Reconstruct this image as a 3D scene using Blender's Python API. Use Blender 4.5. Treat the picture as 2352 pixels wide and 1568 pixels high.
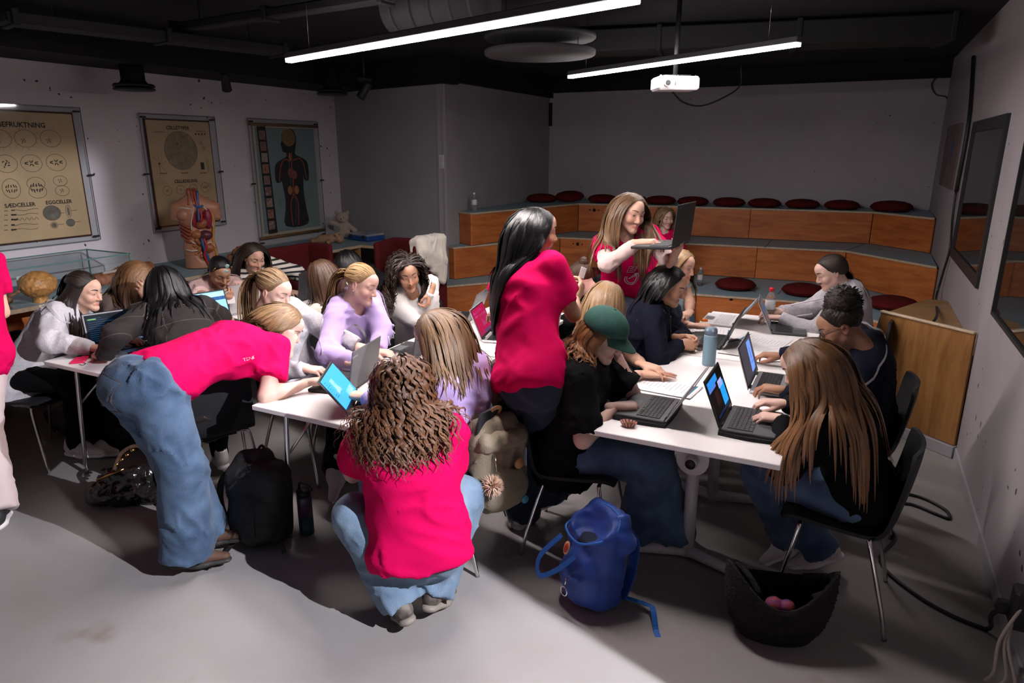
import bpy, bmesh, math, random
import numpy as np
from mathutils import Vector, Matrix
random.seed(7)
rng = np.random.default_rng(11)
for o in list(bpy.data.objects):
    bpy.data.objects.remove(o)
SC = bpy.context.scene
COL = SC.collection

# ------------------------------------------------------------------ camera
FPX = 1568.0                                   # focal length in pixels of the 2352 x 1568 frame (24 mm)
PITCH = math.atan(439 / FPX)
YAW = math.atan(814 / math.hypot(FPX, 439))
CAMZ = 1.93
cam_data = bpy.data.cameras.new('camera')
cam_data.sensor_width = 36.0
cam_data.lens = 36.0 * FPX / 2352
cam = bpy.data.objects.new('camera', cam_data)
COL.objects.link(cam)
cam.location = (0, 0, CAMZ)
cam.rotation_euler = (math.pi / 2 - PITCH, 0, YAW)
cam_data.clip_start = 0.05
SC.camera = cam

# ------------------------------------------------------------------ world, exposure
world = bpy.data.worlds.new('world')
SC.world = world
world.use_nodes = True
bg = world.node_tree.nodes['Background']
bg.inputs[0].default_value = (0.80, 0.84, 1.0, 1)
bg.inputs[1].default_value = 0.004
SC.view_settings.view_transform = 'Standard'
SC.view_settings.look = 'None'
SC.view_settings.gamma = 1.0
SC.view_settings.use_curve_mapping = False
SC.view_settings.exposure = 0.57
LAMP_W = 160.0                                  # emission strength of the tube lamps

# measuring: a photograph pixel and one known coordinate give a point of the room
_fw = np.array([-math.sin(YAW) * math.cos(PITCH), math.cos(YAW) * math.cos(PITCH), -math.sin(PITCH)])
_rt = np.array([math.cos(YAW), math.sin(YAW), 0.0])
_up = np.cross(_rt, _fw)
_C = np.array([0, 0, CAMZ])
def _ray(px, py): return _fw + _rt * (px - 1176) / FPX - _up * (py - 784) / FPX
def Zp(px, py, z):
    d = _ray(px, py); return _C + d * (z - CAMZ) / d[2]
def Xp(px, py, x):
    d = _ray(px, py); return _C + d * x / d[0]
def Yp(px, py, y):
    d = _ray(px, py); return _C + d * y / d[1]
def Dp(px, py, dep):
    return _C + _ray(px, py) * dep

# ------------------------------------------------------------------ materials
MATS = {}
def mat(name, col=(.5, .5, .5), rough=.6, metal=0., spec=.5, emit=None, estr=1., trans=0., alpha=1., ior=1.45,
        var=0., vscale=6., stretch=None, bump=0., bscale=40., coat=0., sheen=0., attr=None, col2=None, space='Object', detail=4.):
    if name in MATS: return MATS[name]
    m = bpy.data.materials.new(name); m.use_nodes = True
    nt = m.node_tree; N = nt.nodes; L = nt.links
    b = N['Principled BSDF']
    c4 = (*col, 1)
    b.inputs['Base Color'].default_value = c4
    b.inputs['Roughness'].default_value = rough
    b.inputs['Metallic'].default_value = metal
    b.inputs['Specular IOR Level'].default_value = spec
    b.inputs['IOR'].default_value = ior
    b.inputs['Transmission Weight'].default_value = trans
    b.inputs['Alpha'].default_value = alpha
    b.inputs['Coat Weight'].default_value = coat
    b.inputs['Sheen Weight'].default_value = sheen
    if emit is not None:
        b.inputs['Emission Color'].default_value = (*emit, 1)
        b.inputs['Emission Strength'].default_value = estr
    co = None
    if var or bump:
        tc = N.new('ShaderNodeTexCoord'); mp = N.new('ShaderNodeMapping')
        L.new(tc.outputs[space], mp.inputs[0])
        if stretch: mp.inputs['Scale'].default_value = stretch
        co = mp.outputs[0]
    src = None
    if var or col2:
        nz = N.new('ShaderNodeTexNoise'); nz.inputs['Scale'].default_value = vscale; nz.inputs['Detail'].default_value = detail
        if co: L.new(co, nz.inputs['Vector'])
        rp = N.new('ShaderNodeValToRGB')
        a = col; z = col2 or tuple(max(0, c * (1 - var)) for c in col)
        rp.color_ramp.elements[0].position = .34; rp.color_ramp.elements[1].position = .66
        rp.color_ramp.elements[0].color = (*z, 1); rp.color_ramp.elements[1].color = (*a, 1)
        L.new(nz.outputs[0], rp.inputs[0]); src = rp.outputs[0]
    if attr:
        at = N.new('ShaderNodeAttribute'); at.attribute_name = attr
        mx = N.new('ShaderNodeMix'); mx.data_type = 'RGBA'; mx.blend_type = 'MULTIPLY'; mx.inputs[0].default_value = 1
        if src: L.new(src, mx.inputs[6])
        else: mx.inputs[6].default_value = c4
        L.new(at.outputs['Color'], mx.inputs[7]); src = mx.outputs[2]
    if src: L.new(src, b.inputs['Base Color'])
    if bump:
        nb = N.new('ShaderNodeTexNoise'); nb.inputs['Scale'].default_value = bscale; nb.inputs['Detail'].default_value = 3
        L.new(co, nb.inputs['Vector'])
        bp = N.new('ShaderNodeBump'); bp.inputs['Strength'].default_value = bump; bp.inputs['Distance'].default_value = .01
        L.new(nb.outputs[0], bp.inputs['Height']); L.new(bp.outputs[0], b.inputs['Normal'])
    MATS[name] = m
    return m

def wood_mat(name, c1, c2, axis_scale, rough=.42, rings=1.0):
    if name in MATS: return MATS[name]
    m = bpy.data.materials.new(name); m.use_nodes = True
    nt = m.node_tree; N = nt.nodes; L = nt.links; b = N['Principled BSDF']
    tc = N.new('ShaderNodeTexCoord'); mp = N.new('ShaderNodeMapping'); mp.inputs['Scale'].default_value = axis_scale
    L.new(tc.outputs['Object'], mp.inputs[0])
    oi = N.new('ShaderNodeObjectInfo')
    ad = N.new('ShaderNodeVectorMath'); ad.operation = 'ADD'
    ml = N.new('ShaderNodeMath'); ml.operation = 'MULTIPLY'; ml.inputs[1].default_value = 37.0
    L.new(oi.outputs['Random'], ml.inputs[0]); L.new(mp.outputs[0], ad.inputs[0]); L.new(ml.outputs[0], ad.inputs[1])
    n1 = N.new('ShaderNodeTexNoise'); n1.inputs['Scale'].default_value = 1.3; n1.inputs['Detail'].default_value = 5; n1.inputs['Distortion'].default_value = 1.6
    n2 = N.new('ShaderNodeTexNoise'); n2.inputs['Scale'].default_value = 7; n2.inputs['Detail'].default_value = 6; n2.inputs['Distortion'].default_value = .6
    L.new(ad.outputs[0], n1.inputs['Vector']); L.new(ad.outputs[0], n2.inputs['Vector'])
    mx = N.new('ShaderNodeMath'); mx.operation = 'ADD'
    s = N.new('ShaderNodeMath'); s.operation = 'MULTIPLY'; s.inputs[1].default_value = .45
    L.new(n2.outputs[0], s.inputs[0]); L.new(n1.outputs[0], mx.inputs[0]); L.new(s.outputs[0], mx.inputs[1])
    rp = N.new('ShaderNodeValToRGB')
    rp.color_ramp.elements[0].position = .52; rp.color_ramp.elements[1].position = .92
    rp.color_ramp.elements[0].color = (*c2, 1); rp.color_ramp.elements[1].color = (*c1, 1)
    L.new(mx.outputs[0], rp.inputs[0]); L.new(rp.outputs[0], b.inputs['Base Color'])
    b.inputs['Roughness'].default_value = rough; b.inputs['Specular IOR Level'].default_value = .4
    MATS[name] = m
    return m

# ------------------------------------------------------------------ mesh helpers
def prop(o, label=None, cat=None, group=None, kind=None):
    if label: o['label'] = label
    if cat: o['category'] = cat
    if group: o['group'] = group
    if kind: o['kind'] = kind
    return o
def empty(name, loc=(0, 0, 0), rz=0., **k):
    o = bpy.data.objects.new(name, None); COL.objects.link(o)
    o.empty_display_size = .1
    o.location = loc; o.rotation_euler = (0, 0, rz)
    return prop(o, **k)
def link(name, me, parent=None, loc=None, rot=None, **k):
    o = bpy.data.objects.new(name, me); COL.objects.link(o)
    if parent: o.parent = parent
    if loc is not None: o.location = loc
    if rot is not None: o.rotation_euler = rot
    return prop(o, **k)
def fast_mesh(name, V, F, mats, smooth=True, fm=None, col=None):
    """V (n,3) and F (m,4) or (m,3) arrays to a mesh"""
    me = bpy.data.meshes.new(name)
    V = np.asarray(V, np.float32); F = np.asarray(F, np.int32)
    m, w = F.shape
    me.vertices.add(len(V)); me.vertices.foreach_set('co', V.ravel())
    me.loops.add(m * w); me.loops.foreach_set('vertex_index', F.ravel())
    me.polygons.add(m); me.polygons.foreach_set('loop_start', np.arange(0, m * w, w, dtype=np.int32))
    if fm is not None: me.polygons.foreach_set('material_index', np.asarray(fm, np.int32))
    me.polygons.foreach_set('use_smooth', np.full(m, smooth, bool))
    for x in mats: me.materials.append(x)
    if col is not None:
        a = me.attributes.new('tint', 'FLOAT_COLOR', 'POINT')
        c = np.ones((len(V), 4), np.float32); c[:, :3] = col
        a.data.foreach_set('color', c.ravel())
    me.update(calc_edges=True); me.validate()
    return me

def rotm(rx=0, ry=0, rz=0):
    return np.array((Matrix.Rotation(rz, 3, 'Z') @ Matrix.Rotation(ry, 3, 'Y') @ Matrix.Rotation(rx, 3, 'X')))

class MB:
    """collects shapes for ONE mesh"""
    def __init__(s): s.V = []; s.F = []; s.M = []; s.S = []; s.n = 0
    def add(s, V, F, mi=0, smooth=False, R=None, t=None):
        V = np.asarray(V, float)
        if R is not None: V = V @ np.asarray(R).T
        if t is not None: V = V + np.asarray(t)
        s.V.append(V)
        for f in F: s.F.append([i + s.n for i in f]); s.M.append(mi); s.S.append(smooth)
        s.n += len(V); return s
    def box(s, c, d, R=None, mi=0, bev=0.):
        x, y, z = [q / 2 for q in d]
        if bev <= 0:
            V = [(a * x, b * y, e * z) for e in (-1, 1) for b in (-1, 1) for a in (-1, 1)]
            F = [(0, 2, 3, 1), (4, 5, 7, 6), (0, 1, 5, 4), (2, 6, 7, 3), (0, 4, 6, 2), (1, 3, 7, 5)]
            return s.add(V, F, mi, False, R, c)
        V = []; F = []; idx = {}
        def vid(p):
            if p not in idx: idx[p] = len(V); V.append(p)
            return idx[p]
        g = min(bev, x * .98, y * .98, z * .98)
        H = (x, y, z)
        def P(sg, ax):
            return tuple(sg[i] * (H[i] if i == ax else H[i] - g) for i in range(3))
        import itertools
        for ax in range(3):
            o1, o2 = [(1, 2), (2, 0), (0, 1)][ax]
            for sg in (-1, 1):
                q = []
                for a, b in ((-1, -1), (1, -1), (1, 1), (-1, 1)):
                    t = [0, 0, 0]; t[ax] = sg; t[o1] = a; t[o2] = b; q.append(vid(P(t, ax)))
                F.append(q if sg > 0 else q[::-1])
        for ax in range(3):          # edges along ax
            o1, o2 = [(1, 2), (2, 0), (0, 1)][ax]
            for a in (-1, 1):
                for b in (-1, 1):
                    t0 = [0] * 3; t1 = [0] * 3
                    t0[ax] = -1; t1[ax] = 1
                    for t in (t0, t1): t[o1] = a; t[o2] = b
                    q = [vid(P(t0, o1)), vid(P(t1, o1)), vid(P(t1, o2)), vid(P(t0, o2))]
                    F.append(q if a * b < 0 else q[::-1])
        for sg in itertools.product((-1, 1), repeat=3):
            q = [vid(P(sg, 0)), vid(P(sg, 1)), vid(P(sg, 2))]
            F.append(q if sg[0] * sg[1] * sg[2] > 0 else q[::-1])
        return s.add(V, F, mi, False, R, c)
    def tube(s, pts, r, n=8, mi=0, closed=False, cap=True, smooth=True):
        P = [np.asarray(p, float) for p in pts]; m = len(P)
        rr = r if hasattr(r, '__len__') else [r] * m
        V = []; F = []; prev = None
        for i, p in enumerate(P):
            if closed: t = P[(i + 1) % m] - P[i - 1]
            else: t = P[min(i + 1, m - 1)] - P[max(i - 1, 0)]
            t = t / (np.linalg.norm(t) + 1e-9)
            if prev is None:
                a = np.array([0, 0, 1.]) if abs(t[2]) < .9 else np.array([1., 0, 0])
                u = np.cross(a, t)
            else: u = prev - t * (prev @ t)
            u /= np.linalg.norm(u) + 1e-9; prev = u; v = np.cross(t, u)
            for k in range(n):
                a = 2 * math.pi * k / n
                V.append(p + rr[i] * (u * math.cos(a) + v * math.sin(a)))
        for i in range(m if closed else m - 1):
            j = (i + 1) % m
            for k in range(n):
                l = (k + 1) % n
                F.append((i * n + k, i * n + l, j * n + l, j * n + k))
        s.add(V, F, mi, smooth)
        if cap and not closed:
            b = s.n - len(V)
            s.F.append([b + k for k in range(n)][::-1]); s.M.append(mi); s.S.append(False)
            s.F.append([b + (m - 1) * n + k for k in range(n)]); s.M.append(mi); s.S.append(False)
        return s
    def lathe(s, prof, c=(0, 0, 0), n=20, mi=0, R=None, smooth=True, sx=1., sy=1.):
        V = []; F = []; m = len(prof)
        for r, z in prof:
            for k in range(n):
                a = 2 * math.pi * k / n; V.append((r * sx * math.cos(a), r * sy * math.sin(a), z))
        for i in range(m - 1):
            for k in range(n):
                l = (k + 1) % n; F.append((i * n + k, i * n + l, (i + 1) * n + l, (i + 1) * n + k))
        if prof[0][0] > 1e-6: F.append([k for k in range(n)][::-1])
        if prof[-1][0] > 1e-6: F.append([(m - 1) * n + k for k in range(n)])
        return s.add(V, F, mi, smooth, R, c)
    def prism(s, poly, z0, z1, mi=0, R=None, t=None):
        n = len(poly)
        V = [(x, y, z0) for x, y in poly] + [(x, y, z1) for x, y in poly]
        F = [list(range(n))[::-1], list(range(n, 2 * n))] + [(i, (i + 1) % n, n + (i + 1) % n, n + i) for i in range(n)]
        return s.add(V, F, mi, False, R, t)
    def grid(s, P, mi=0, smooth=True, wrap=False):
        """P: (a,b,3) array of points"""
        P = np.asarray(P); a, b = P.shape[:2]
        F = [(i * b + j, i * b + (j + 1) % b, (i + 1) * b + (j + 1) % b, (i + 1) * b + j) for i in range(a - 1) for j in range(b if wrap else b - 1)]
        return s.add(P.reshape(-1, 3), F, mi, smooth)
    def mesh(s, name, mats):
        me = bpy.data.meshes.new(name)
        V = np.concatenate(s.V) if s.V else np.zeros((0, 3))
        me.from_pydata(V.tolist(), [], s.F)
        for x in (mats if isinstance(mats, (list, tuple)) else [mats]): me.materials.append(x)
        me.polygons.foreach_set('material_index', s.M); me.polygons.foreach_set('use_smooth', s.S)
        me.update(); return me
    def obj(s, name, mats, parent=None, loc=None, rot=None, **k):
        return link(name, s.mesh(name, mats), parent, loc, rot, **k)
def copy_tree(o, parent=None):
    c = o.copy(); COL.objects.link(c); c.parent = parent
    if parent: c.matrix_parent_inverse = o.matrix_parent_inverse.copy()
    for ch in list(o.children): copy_tree(ch, c)
    return c
def bez(pts, n=24):
    """Catmull-Rom through points"""
    P = [np.asarray(p, float) for p in pts]; P = [2 * P[0] - P[1]] + P + [2 * P[-1] - P[-2]]
    out = []
    for i in range(1, len(P) - 2):
        for k in range(n):
            t = k / n; a, b, c, d = P[i - 1:i + 3]
            out.append(.5 * (2 * b + (c - a) * t + (2 * a - 5 * b + 4 * c - d) * t * t + (3 * b - a - 3 * c + d) * t ** 3))
    out.append(P[-2]); return out
_FONT = {}
def text_mesh(txt, size=.1, extrude=0., mat_=None, name='lettering', align='CENTER', bold=0.):
    cu = bpy.data.curves.new('t', 'FONT'); cu.body = txt; cu.size = size; cu.align_x = align; cu.align_y = 'CENTER'
    cu.extrude = extrude; cu.offset = bold; cu.resolution_u = 2
    ob = bpy.data.objects.new('t', cu); COL.objects.link(ob)
    dg = bpy.context.evaluated_depsgraph_get()
    me = bpy.data.meshes.new_from_object(ob.evaluated_get(dg))
    bpy.data.objects.remove(ob); bpy.data.curves.remove(cu)
    me.name = name
    me.materials.clear()
    if mat_: me.materials.append(mat_)
    return me
# ------------------------------------------------------------------ the room: materials
def wall_mat(name, col, spots=.5):
    m = bpy.data.materials.new(name); m.use_nodes = True
    nt = m.node_tree; N = nt.nodes; L = nt.links; b = N['Principled BSDF']
    tc = N.new('ShaderNodeTexCoord')
    n1 = N.new('ShaderNodeTexNoise'); n1.inputs['Scale'].default_value = 1.1; n1.inputs['Detail'].default_value = 5
    L.new(tc.outputs['Object'], n1.inputs['Vector'])
    r1 = N.new('ShaderNodeValToRGB')
    r1.color_ramp.elements[0].color = (*[c * .86 for c in col], 1); r1.color_ramp.elements[1].color = (*col, 1)
    r1.color_ramp.elements[0].position = .35; r1.color_ramp.elements[1].position = .65
    L.new(n1.outputs[0], r1.inputs[0])
    src = r1.outputs[0]
    if spots:
        vo = N.new('ShaderNodeTexVoronoi'); vo.inputs['Scale'].default_value = 11; vo.inputs['Randomness'].default_value = 1
        nd = N.new('ShaderNodeTexNoise'); nd.inputs['Scale'].default_value = 30
        L.new(tc.outputs['Object'], nd.inputs['Vector'])
        va = N.new('ShaderNodeVectorMath'); va.operation = 'SCALE'; va.inputs['Scale'].default_value = .05
        L.new(nd.outputs['Color'], va.inputs[0])
        vb = N.new('ShaderNodeVectorMath'); vb.operation = 'ADD'
        L.new(tc.outputs['Object'], vb.inputs[0]); L.new(va.outputs[0], vb.inputs[1]); L.new(vb.outputs[0], vo.inputs['Vector'])
        n2 = N.new('ShaderNodeTexNoise'); n2.inputs['Scale'].default_value = 2.3; n2.inputs['Detail'].default_value = 2
        L.new(tc.outputs['Object'], n2.inputs['Vector'])
        mr = N.new('ShaderNodeMapRange'); mr.inputs[1].default_value = .40; mr.inputs[2].default_value = .66
        mr.inputs[3].default_value = 0; mr.inputs[4].default_value = .16 * spots
        L.new(n2.outputs[0], mr.inputs[0])
        lt = N.new('ShaderNodeMath'); lt.operation = 'LESS_THAN'
        L.new(vo.outputs['Distance'], lt.inputs[0]); L.new(mr.outputs[0], lt.inputs[1])
        mx = N.new('ShaderNodeMix'); mx.data_type = 'RGBA'; mx.inputs[7].default_value = (.035, .032, .035, 1)
        L.new(lt.outputs[0], mx.inputs[0]); L.new(src, mx.inputs[6]); src = mx.outputs[2]
        bp = N.new('ShaderNodeBump'); bp.inputs['Strength'].default_value = .6; bp.inputs['Distance'].default_value = .006; bp.invert = True
        L.new(lt.outputs[0], bp.inputs['Height']); L.new(bp.outputs[0], b.inputs['Normal'])
    L.new(src, b.inputs['Base Color'])
    b.inputs['Roughness'].default_value = .75; b.inputs['Specular IOR Level'].default_value = .3
    return m
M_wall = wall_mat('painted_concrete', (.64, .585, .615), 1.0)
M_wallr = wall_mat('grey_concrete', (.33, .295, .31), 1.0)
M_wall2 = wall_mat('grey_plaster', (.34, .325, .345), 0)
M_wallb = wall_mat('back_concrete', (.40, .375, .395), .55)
M_black = mat('matt_black', (.006, .006, .007), .85)
M_blk2 = mat('black_plastic', (.014, .014, .015), .5)
M_duct = mat('dark_duct', (.007, .007, .0075), .8)
M_steel = mat('chrome', (.72, .70, .69), .18, 1.)
M_white = mat('white_laminate', (.84, .80, .79), .38, var=.05, vscale=5)
M_edge = mat('table_edge', (.66, .62, .63), .5)
M_lino = mat('blue_linoleum', (.25, .36, .42), .5, var=.12, vscale=3, bump=.05, bscale=200)
M_plyedge = mat('ply_edge', (.56, .43, .30), .6, var=.25, vscale=30)
M_wood = wood_mat('birch_panel', (.58, .185, .050), (.36, .095, .022), (.9, .9, 5.5))
M_woodv = wood_mat('birch_panel_upright', (.36, .17, .055), (.20, .085, .024), (6, 6, .9))
M_wood2 = wood_mat('pale_ply', (.36, .21, .09), (.25, .13, .05), (1.2, 6, 1.2))
M_maroon = mat('maroon_felt', (.070, .008, .010), .95, spec=.1, sheen=.0, bump=.25, bscale=300, var=.15, vscale=20)
M_cush = mat('maroon_cushion', (.105, .010, .011), .92, spec=.12, sheen=.0, bump=.3, bscale=260, var=.2, vscale=14)

def floor_mat():
    m = bpy.data.materials.new('screed'); m.use_nodes = True
    nt = m.node_tree; N = nt.nodes; L = nt.links; b = N['Principled BSDF']
    tc = N.new('ShaderNodeTexCoord')
    n1 = N.new('ShaderNodeTexNoise'); n1.inputs['Scale'].default_value = .8; n1.inputs['Detail'].default_value = 6; n1.inputs['Roughness'].default_value = .6
    L.new(tc.outputs['Object'], n1.inputs['Vector'])
    r = N.new('ShaderNodeValToRGB'); r.color_ramp.elements[0].position = .3; r.color_ramp.elements[1].position = .68
    r.color_ramp.elements[0].color = (.235, .215, .205, 1); r.color_ramp.elements[1].color = (.30, .285, .285, 1)
    L.new(n1.outputs[0], r.inputs[0])
    n2 = N.new('ShaderNodeTexNoise'); n2.inputs['Scale'].default_value = 3.2; n2.inputs['Detail'].default_value = 8
    L.new(tc.outputs['Object'], n2.inputs['Vector'])
    r2 = N.new('ShaderNodeValToRGB'); r2.color_ramp.elements[0].position = .64; r2.color_ramp.elements[1].position = .78
    r2.color_ramp.elements[0].color = (0, 0, 0, 1); r2.color_ramp.elements[1].color = (1, 1, 1, 1)
    L.new(n2.outputs[0], r2.inputs[0])
    mx = N.new('ShaderNodeMix'); mx.data_type = 'RGBA'; mx.inputs[7].default_value = (.20, .165, .14, 1)
    L.new(r2.outputs[0], mx.inputs[0]); L.new(r.outputs[0], mx.inputs[6]); L.new(mx.outputs[2], b.inputs['Base Color'])
    b.inputs['Roughness'].default_value = .62; b.inputs['Specular IOR Level'].default_value = .35
    return m
M_floor = floor_mat()

CEIL = 2.98
WX = -6.5          # left wall
BX0, BY0 = -4.45, 7.15
BY = 10.2          # back wall
RX, RXB = .757, .80
RJ = 4.97          # where the right wall steps back
FY = -2.6
DOOR = 1.745        # far jamb of the doorway in the right wall, out of frame
def S(name, mb, m): return prop(mb.obj(name, m), kind='structure')
S('floor', MB().box((-.85, 3.8, -.05), (11.5, 13.2, .1)), M_floor)
S('ceiling', MB().box((-2.6, 3.8, CEIL + .05), (8.4, 13.2, .1)), M_black)
S('wall_left', MB().box((WX - .06, 2.6, CEIL / 2), (.12, 10.4, CEIL)), M_wall)
S('trim_1', MB().box((WX + .35, 2.6, 2.67 + .155), (.7, 10.4, .31)), M_black)       # black soffit along the left wall
a = math.atan2(BY0 - 7.65, BX0 - WX); L_ = math.hypot(BY0 - 7.65, BX0 - WX)
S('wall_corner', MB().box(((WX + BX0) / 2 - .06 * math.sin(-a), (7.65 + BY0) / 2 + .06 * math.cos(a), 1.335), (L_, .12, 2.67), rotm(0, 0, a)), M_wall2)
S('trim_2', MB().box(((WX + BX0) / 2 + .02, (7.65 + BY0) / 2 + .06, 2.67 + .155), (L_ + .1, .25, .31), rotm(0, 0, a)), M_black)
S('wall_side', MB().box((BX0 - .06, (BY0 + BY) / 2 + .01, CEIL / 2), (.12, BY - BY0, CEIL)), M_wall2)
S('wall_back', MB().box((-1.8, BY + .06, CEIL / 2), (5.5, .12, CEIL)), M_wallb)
S('trim_3', MB().box((-1.8, BY - .03, 2.77 + .105), (5.5, .06, .21)), M_black)
S('trim_4', MB().box((BX0 + .03, (BY0 + BY) / 2, 2.70 + .14), (.06, BY - BY0, .28)), M_black)
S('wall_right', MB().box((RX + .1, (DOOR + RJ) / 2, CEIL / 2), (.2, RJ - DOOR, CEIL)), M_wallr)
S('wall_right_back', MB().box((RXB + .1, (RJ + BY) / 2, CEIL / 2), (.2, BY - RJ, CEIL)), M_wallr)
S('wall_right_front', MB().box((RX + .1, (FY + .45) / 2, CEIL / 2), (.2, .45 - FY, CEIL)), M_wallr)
S('wall_front', MB().box((-2.8, FY - .06, CEIL / 2), (7.6, .12, CEIL)), M_wall2)
S('door_lintel', MB().box((RX + .1, (DOOR + .45) / 2, 2.90), (.2, DOOR - .45, .16)), M_wall2)
S('baseboard_right', MB().box((RX - .006, (DOOR + RJ) / 2, .035), (.012, RJ - DOOR, .07)), M_wall2)
# cool daylight falls in through the doorway from the hall outside
dl = bpy.data.lights.new('hall_daylight', 'AREA'); dl.energy = 230; dl.color = (.92, .92, 1.0); dl.shape = 'DISK'; dl.size = .03
do = bpy.data.objects.new('hall_daylight', dl); COL.objects.link(do)
do.location = (1.6, 1.455, 2.9)
do.rotation_euler = Vector((-2.6 - 1.6, 1.4 - 1.455, 0.2 - 2.9)).to_track_quat('-Z', 'Y').to_euler()

# ------------------------------------------------------------------ windows of the right wall, dark glass
M_glass_dark = mat('dark_glass', (.010, .009, .009), .03, spec=.9)
M_frame = mat('window_frame_black', (.018, .018, .019), .5)
def window(name, x, y0, y1, z0, z1, fr):
    w = MB()
    for (c, d) in (((x - .004, (y0 + y1) / 2, z0 + fr / 2), (.03, y1 - y0, fr)), ((x - .004, (y0 + y1) / 2, z1 - fr / 2), (.03, y1 - y0, fr)),
                   ((x - .004, y0 + fr / 2, (z0 + z1) / 2), (.03, fr, z1 - z0 - 2 * fr)), ((x - .004, y1 - fr / 2, (z0 + z1) / 2), (.03, fr, z1 - z0 - 2 * fr))):
        w.box(c, d)
    e = w.obj(name, M_frame); prop(e, kind='structure')
    MB().box((x - .002, (y0 + y1) / 2, (z0 + z1) / 2), (.012, y1 - y0 - 2 * fr + .01, z1 - z0 - 2 * fr + .01)).obj('pane', M_glass_dark, e)
    return e
window('window_1', RXB, 5.53, 7.2, 1.02, 2.16, .085)
window('window_2', RX, 2.6, 4.57, 1.04, 2.20, .02)
# faded print at the far end of the right wall
M_print = mat('faded_print', (.17, .115, .11), .6, var=.35, vscale=4)
e = empty('faded_print', (RXB-.001, 8.7, 1.87), label='faded brownish print on the right wall beyond the dark window', cat='poster')
MB().box((-.006, 0, 0), (.012, 1.35, .63), bev=.003).obj('sheet', M_print, e)
MB().lathe([(.12, -.0), (.10, .002)], n=18, R=rotm(0, -math.pi / 2, 0), c=(-.0125, -.15, .04)).obj('blue_shape', mat('print_blue', (.06, .08, .16), .6), e)

# ------------------------------------------------------------------ seating tiers
RZ = .40
T3 = [(BX0 + .003, 7.42), (-4.19, 7.27), (-3.60, 9.34), (.17, 9.66), (RXB - .02, 9.06), (RXB - .003, BY - .003), (BX0 + .003, BY - .003)]
T2 = [(BX0 + .002, 7.145), (-4.33, 7.08), (-3.57, 8.60), (-.067, 8.90), (RXB - .02, 8.03), (RXB - .003, 9.3), (-.2, 9.9), (-4.2, 9.9), (BX0 + .004, 7.2)]
T1 = [(BX0 - .03, 6.80), (-4.225, 6.70), (-3.60, 7.52), (-1.49, 7.56), (-.30, 7.66), (.36, 6.98), (RXB - .003, 6.98), (RXB - .003, 8.4), (-.2, 9.3), (-3.9, 9.2), (-4.40, 7.13)]
M_dark_in = mat('tier_inside', (.05, .03, .02), .8)
def tier(poly, z, nfront, label, splits):
    """one seating tier: carcass, riser panels one by one, blue top sheets, ply nosing"""
    t = empty('seating_tier', (0, 0, 0), label=label, cat='seating')
    carc = [Vector(p).to_3d() for p in poly]
    cx = sum(p[0] for p in poly) / len(poly); cy = sum(p[1] for p in poly) / len(poly)
    # inner carcass, a little inside the panels
    fr = poly[:nfront + 1]
    ins = []
    n_ = len(poly)
    for i, p in enumerate(poly):
        def nr(a, b_):
            q = Vector((b_[1] - a[1], -(b_[0] - a[0]))); q.normalize(); return q
        off = Vector((0, 0)); k_ = 0
        if i > 0 and i <= nfront: off += nr(poly[i - 1], p); k_ += 1
        if i < nfront: off += nr(p, poly[i + 1]); k_ += 1
        if k_: off.normalize()
        ins.append((p[0] - off.x * .045, p[1] - off.y * .045) if k_ else p)
    MB().prism(ins, z - RZ + .002, z - .021).obj('carcass', M_dark_in, t)
    topm = MB().prism([(p[0], p[1]) for p in poly], z - .02, z)
    topm.obj('top_sheet', M_lino, t)
    for i in range(nfront):
        p0 = np.array(fr[i]); p1 = np.array(fr[i + 1]); d = p1 - p0; Ln = np.linalg.norm(d); d /= Ln
        nrm = np.array([d[1], -d[0]]); ang = math.atan2(d[1], d[0])
        cuts = [0] + splits.get(i, []) + [1]
        for a0, a1 in zip(cuts, cuts[1:]):
            m = p0 + d * Ln * (a0 + a1) / 2
            ln = Ln * (a1 - a0) - .005
            h = RZ - .03
            c = m - nrm * .0125
            MB().box((0, 0, 0), (ln, .02, h), bev=.002).obj('riser_panel', M_wood, t, loc=(c[0], c[1], z - .024 - h / 2), rot=(0, 0, ang))
            c = m + nrm * .003
            MB().box((0, 0, 0), (ln + .003, .012, .023), bev=.002).obj('ply_nosing', M_plyedge, t, loc=(c[0], c[1], z - .012), rot=(0, 0, ang))
    return t
t3 = tier(T3, 3 * RZ, 4, 'topmost wooden seating tier along the back wall, carrying most maroon cushions', {2: [.30, .62]})
t2 = tier(T2, 2 * RZ, 4, 'middle wooden seating tier with grey blue top behind the standing girl', {2: [.45, .72]})
t1 = tier(T1, RZ, 6, 'lowest wooden seating tier with bottle and three cushions on its blue top', {})
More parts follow.
